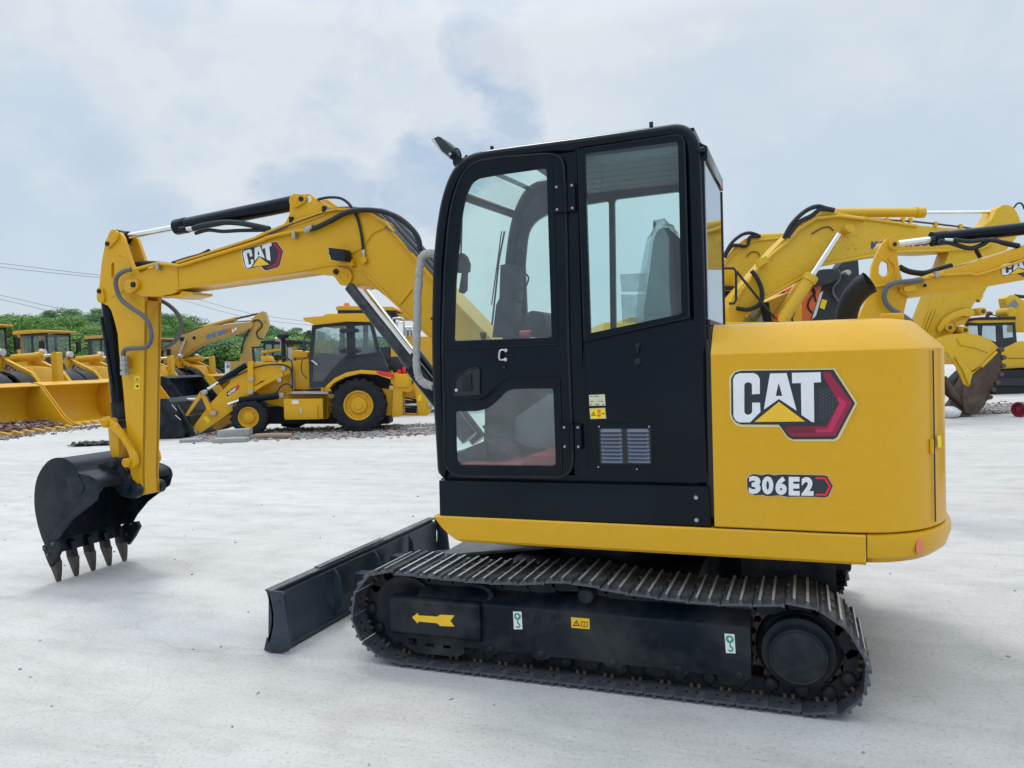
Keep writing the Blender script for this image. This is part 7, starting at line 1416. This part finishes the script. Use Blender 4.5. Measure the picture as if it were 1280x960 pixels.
# rubble strip, kerb stones and log
rnd = random.Random(21); random.seed(21)
mb = MB('rubble_grey')
for i in range(2600):
    px_ = rnd.uniform(235, 556); D = rnd.uniform(16.8, 19.6) if rnd.random() < .7 else rnd.gauss(17.2, .35)
    u = (px_-640)/F*D; p = camw(u, D); mb.m(rnd.choice(['rubble_grey', 'rubble_grey', 'rubble', 'concrete'])); rock(mb, (p.x, p.y, 0.012), rnd.uniform(.015, .06)*(1.5 if rnd.random() < .06 else 1))
o = mb.build('gravel', smooth=10); tag(o, 'strip of broken gravel and brick rubble under the backhoe loader', 'gravel', kind='stuff')
mb = MB('rubble_grey')
for i in range(1300):
    px_ = rnd.uniform(1185, 1290); D = 17.6+abs(rnd.gauss(0, 1.3)); u = (px_-640)/F*D; p = camw(u, D); mb.m(rnd.choice(['rubble_grey', 'rubble', 'concrete', 'rubble_grey'])); rock(mb, (p.x, p.y, 0.01), rnd.uniform(.02, .07))
o = mb.build('gravel', smooth=10); tag(o, 'scattered gravel beside the rusty bucket on the right', 'gravel', kind='stuff')
mb = MB('rubble')
for i in range(700):
    px_ = rnd.uniform(-30, 150); D = 19.2+(px_)*0.027+rnd.gauss(0, .35); u = (px_-640)/F*D; p = camw(u, D); mb.m(rnd.choice(['rubble_grey', 'rubble', 'rubble'])); rock(mb, (p.x, p.y, 0.01), rnd.uniform(.015, .05))
o = mb.build('gravel', smooth=10); tag(o, 'reddish crumbs of rubble along the cutting edges of the loader buckets', 'gravel', kind='stuff')
def slab(name, label, cat, x0, x1, y, D, hgt, dep, mat, tilt=0, grp=None):
    u0, u1 = (x0-640)/F*D, (x1-640)/F*D; e_ = camw((u0+u1)/2, D)
    mb = MB(mat); L_ = (u1-u0)/2
    if mat == 'wood': mb.tube([(-L_, 0, hgt*.5+.01), (-L_*.3, .03, hgt*.52+.01), (L_*.4, -.02, hgt*.5+.01), (L_, 0.02, hgt*.48+.01)], [hgt*.5, hgt*.48, hgt*.5, hgt*.42], 12, smooth=4)
    else: mb.box(-L_, L_, -dep/2, dep/2, 0, hgt)
    o = mb.build(name, None, bevel=0.012 if mat != 'wood' else 0); o.location = e_; o.rotation_euler = (0, tilt, YAW); tag(o, label, cat, grp); return o
a = slab('kerb_stone', 'grey concrete kerb stone lying tilted against the front wheel of the backhoe loader', 'kerb stone', 272, 311, 540, 16.9, 0.14, 0.3, 'concrete', -0.03, 'loose kerb stones by the backhoe loader'); a.location.z = 0.09
slab('kerb_stone', 'pale flat kerb stone in front of the tilted one, left of the log', 'kerb stone', 265, 307, 545, 16.4, 0.09, 0.28, 'concrete', 0, 'loose kerb stones by the backhoe loader')
slab('kerb_stone', 'thin grey kerb stone beside the black bucket corner', 'kerb stone', 224, 250, 545, 16.7, 0.07, 0.25, 'concrete', 0, 'loose kerb stones by the backhoe loader')
slab('kerb_stone', 'small grey kerb stone right of the rear tyre of the backhoe loader', 'kerb stone', 508, 532, 535, 17.6, 0.09, 0.25, 'concrete', 0, 'loose kerb stones by the backhoe loader')
slab('log', 'weathered log lying in front of the backhoe loader, right of the front wheel', 'log', 317, 362, 545, 16.8, 0.12, 0.2, 'wood')
# rags
rnd = random.Random(4); mb = MB('blue_text')
paint('rag_dark', (0.03, 0.035, 0.05), 0.8); paint('rag_yellow', (0.45, 0.36, 0.12), 0.8)
e_ = camw((120-640)/F*16.6, 16.6)
for k in range(9):
    gx_ = 8; cx, cy = rnd.uniform(-.42, .42), rnd.uniform(-.12, .12); mb.m('rag_yellow' if k in (2, 5) else 'rag_dark'); vs = []
    for j in range(gx_):
        for i in range(gx_): x = (i/(gx_-1)-.5)*rnd.uniform(.36, .4); y = (j/(gx_-1)-.5)*.3; vs.append((cx+x, cy+y, 0.02+abs(noise.noise(Vector((cx*9+x*9, y*9, k))))*0.13))
    mb.add(vs, [(j*gx_+i, j*gx_+i+1, (j+1)*gx_+i+1, (j+1)*gx_+i) for j in range(gx_-1) for i in range(gx_-1)])
o = mb.build('rag_heap', smooth=90); o.location = e_; o.rotation_euler = (0, 0, YAW); tag(o, 'crumpled heap of dark and yellow rags on the ground left of the near stick', 'rags')
mb = MB('white_paint'); random.seed(2); g0 = camw((1186-640)/F*17.0, 17.0)
ring_ = []
for j, (rr_, zz) in enumerate(((0.12, 0.0), (0.20, 0.06), (0.21, 0.14), (0.15, 0.22), (0.05, 0.25))): ring_.append([(rr_*1.1*math.cos(2*PI*i/14)+random.uniform(-.02, .02), rr_*.9*math.sin(2*PI*i/14)+random.uniform(-.02, .02), zz+random.uniform(-.01, .01) if j else 0.002) for i in range(14)])
mb.loft(ring_); o = mb.build('sack', smooth=60); o.location = g0; tag(o, 'small white plastic sack on the ground beside the rusty bucket', 'sack')
mb = MB('maroon'); mb.lathe((0, 0, 0.16), (-0.7, -0.7, 0), [(0.0, 0.09), (0.16, 0.15), (0.17, 0.165), (0.19, 0.165), (0.19, 0.13), (0.12, 0.10), (0.10, 0.0)], 24); mb.lathe((0, 0, 0.16), (0.7, 0.7, 0), [(0, 0.09), (0.35, 0.09), (0.35, 0)], 20); o = mb.build('pipe_fitting'); o.location = camw((1280-640)/F*16.8, 16.8); tag(o, 'dark red pipe fitting lying on the ground at the right frame edge', 'pipe fitting')
rnd = random.Random(55); random.seed(55); mb = MB('rubble_grey')
for i in range(170):
    D = rnd.uniform(2.6, 16); u = rnd.uniform(-.7, .7)*D; p = camw(u, D); mb.m(rnd.choice(['rubble_grey', 'concrete', 'concrete', 'rust_brown'])); rock(mb, (p.x, p.y, 0.002), rnd.uniform(.003, .009)*(1+D*.06))
o = mb.build('gravel', smooth=10); tag(o, 'loose crumbs of stone scattered over the pale yard', 'gravel', kind='stuff')
# ---------------------------------------------------------------- sky and sun
SE, SAZ = R_(62), R_(200)      # elevation; azimuth measured for direction vector below
sd = Vector((-0.45, 0.55, 0)).normalized()*math.cos(SE)+Vector((0, 0, math.sin(SE)))
w = bpy.data.worlds.new('World'); scene.world = w; w.use_nodes = True; t = w.node_tree; L = t.links; bg = t.nodes['Background']
sky = N(t, 'ShaderNodeTexSky', sky_type='NISHITA'); sky.sun_disc = False; sky.sun_elevation = SE; sky.sun_rotation = math.atan2(sd.x, sd.y); sky.air_density = 1.2; sky.dust_density = 1.5
tc = N(t, 'ShaderNodeTexCoord'); nr = N(t, 'ShaderNodeVectorMath', operation='NORMALIZE'); L.new(tc.outputs['Generated'], nr.inputs[0])
mp = N(t, 'ShaderNodeMapping'); mp.inputs['Scale'].default_value = (1, 1, 1.5); L.new(nr.outputs[0], mp.inputs[0])
n1 = N(t, 'ShaderNodeTexNoise'); n1.inputs['Scale'].default_value = 2.3; n1.inputs['Detail'].default_value = 9; n1.inputs['Roughness'].default_value = 0.55; n1.inputs['Distortion'].default_value = 0.25; L.new(mp.outputs[0], n1.inputs['Vector'])
n2 = N(t, 'ShaderNodeTexNoise'); n2.inputs['Scale'].default_value = 8; n2.inputs['Detail'].default_value = 7; n2.inputs['Roughness'].default_value = 0.6; L.new(mp.outputs[0], n2.inputs['Vector'])
cl = ramp(t, n1.outputs[0], [(0.36, (5.7, 6.9, 8.1)), (0.50, (6.5, 7.4, 8.3)), (0.64, (7.6, 8.1, 8.6))])
col = cl.outputs[0]
def blob(px_, py_, sx, sy, amt, colr, col):
    d0 = ray(px_, py_).normalized(); rx_ = rt.normalized(); ry_ = up.normalized()
    def dot(v): n = N(t, 'ShaderNodeVectorMath', operation='DOT_PRODUCT'); L.new(nr.outputs[0], n.inputs[0]); n.inputs[1].default_value = v; return n.outputs['Value']
    ax = d0.cross(Vector((0, 0, 1))).normalized(); ay = ax.cross(d0).normalized()
    def m(op, a, b): n = N(t, 'ShaderNodeMath', operation=op); 
    def mm(op, a, b):
        n = N(t, 'ShaderNodeMath', operation=op)
        for i, v in enumerate((a, b)):
            if isinstance(v, (int, float)): n.inputs[i].default_value = v
            else: L.new(v, n.inputs[i])
        return n.outputs[0]
    x2 = mm('POWER', mm('DIVIDE', dot(ax), sx), 2); y2 = mm('POWER', mm('DIVIDE', dot(ay), sy), 2)
    r2 = mm('ADD', x2, y2); nn_ = mm('MULTIPLY', mm('SUBTRACT', n2.outputs[0], 0.5), 6.5); v = mm('ADD', mm('SUBTRACT', 1.0, r2), nn_)
    rp = ramp(t, v, [(0.0, (0, 0, 0)), (1.0, (amt,)*3)]); 
    front = mm('GREATER_THAN', dot(d0), 0.0); f = mm('MULTIPLY', rp.outputs[0], front)
    return mixc(t, f, col, colr)
BL = (4.2, 5.5, 7.3); WH = (8.0, 8.3, 8.6)
col = blob(330, 110, 0.30, 0.16, 0.7, WH, col); col = blob(590, 90, 0.036, 0.06, 0.55, BL, col); col = blob(625, 135, 0.048, 0.075, 0.72, BL, col); col = blob(570, 185, 0.06, 0.05, 0.6, BL, col); col = blob(395, 240, 0.075, 0.045, 0.62, BL, col); col = blob(185, 268, 0.05, 0.035, 0.45, BL, col); col = blob(530, 245, 0.06, 0.07, 0.62, BL, col)
col = blob(760, 60, 0.16, 0.05, 0.6, WH, col); col = blob(1150, 240, 0.30, 0.10, 0.5, (5.7, 6.8, 8.0), col); col = blob(60, 250, 0.12, 0.16, 0.45, (5.7, 6.8, 8.0), col); col = blob(130, 190, 0.04, 0.04, 0.35, BL, col)
# brighter overhead, as an overcast sky is
sp3 = N(t, 'ShaderNodeSeparateXYZ'); L.new(nr.outputs[0], sp3.inputs[0]); zr = N(t, 'ShaderNodeMapRange'); L.new(sp3.outputs['Z'], zr.inputs[0]); zr.inputs[1].default_value = 0.38; zr.inputs[2].default_value = 0.95; zr.inputs[3].default_value = 1.0; zr.inputs[4].default_value = ZEN = 2.7
vm = N(t, 'ShaderNodeVectorMath', operation='SCALE'); L.new(col, vm.inputs[0]); L.new(zr.outputs[0], vm.inputs['Scale'])
fin = N(t, 'ShaderNodeMix', data_type='RGBA'); fin.inputs[0].default_value = 0.92; L.new(sky.outputs[0], fin.inputs[6]); L.new(vm.outputs[0], fin.inputs[7]); L.new(fin.outputs[2], bg.inputs['Color']); bg.inputs['Strength'].default_value = 0.10
sl = bpy.data.lights.new('sun', 'SUN'); sl.energy = 1.2; sl.angle = R_(14); sl.color = (1, 0.96, 0.90); so = bpy.data.objects.new('sun', sl); COL.objects.link(so); so.rotation_euler = (-sd).to_track_quat('-Z', 'Y').to_euler(); so.location = (0, 0, 30)
# light haze over the yard
# ---------------------------------------------------------------- camera
cd = bpy.data.cameras.new('camera'); cd.sensor_width = 36; cd.lens = 36*F/1280; cd.clip_end = 3000; cd.clip_start = 0.05
co_ = bpy.data.objects.new('camera', cd); COL.objects.link(co_)
M = Matrix(((rt.x, up.x, -fw.x, CAM.x), (rt.y, up.y, -fw.y, CAM.y), (rt.z, up.z, -fw.z, CAM.z), (0, 0, 0, 1))); co_.matrix_world = M; scene.camera = co_
scene.render.resolution_x = 1024; scene.render.resolution_y = 768
vs_ = scene.view_settings; vs_.view_transform = 'Standard'; vs_.look = 'None'; vs_.exposure = 0.0; vs_.gamma = 1
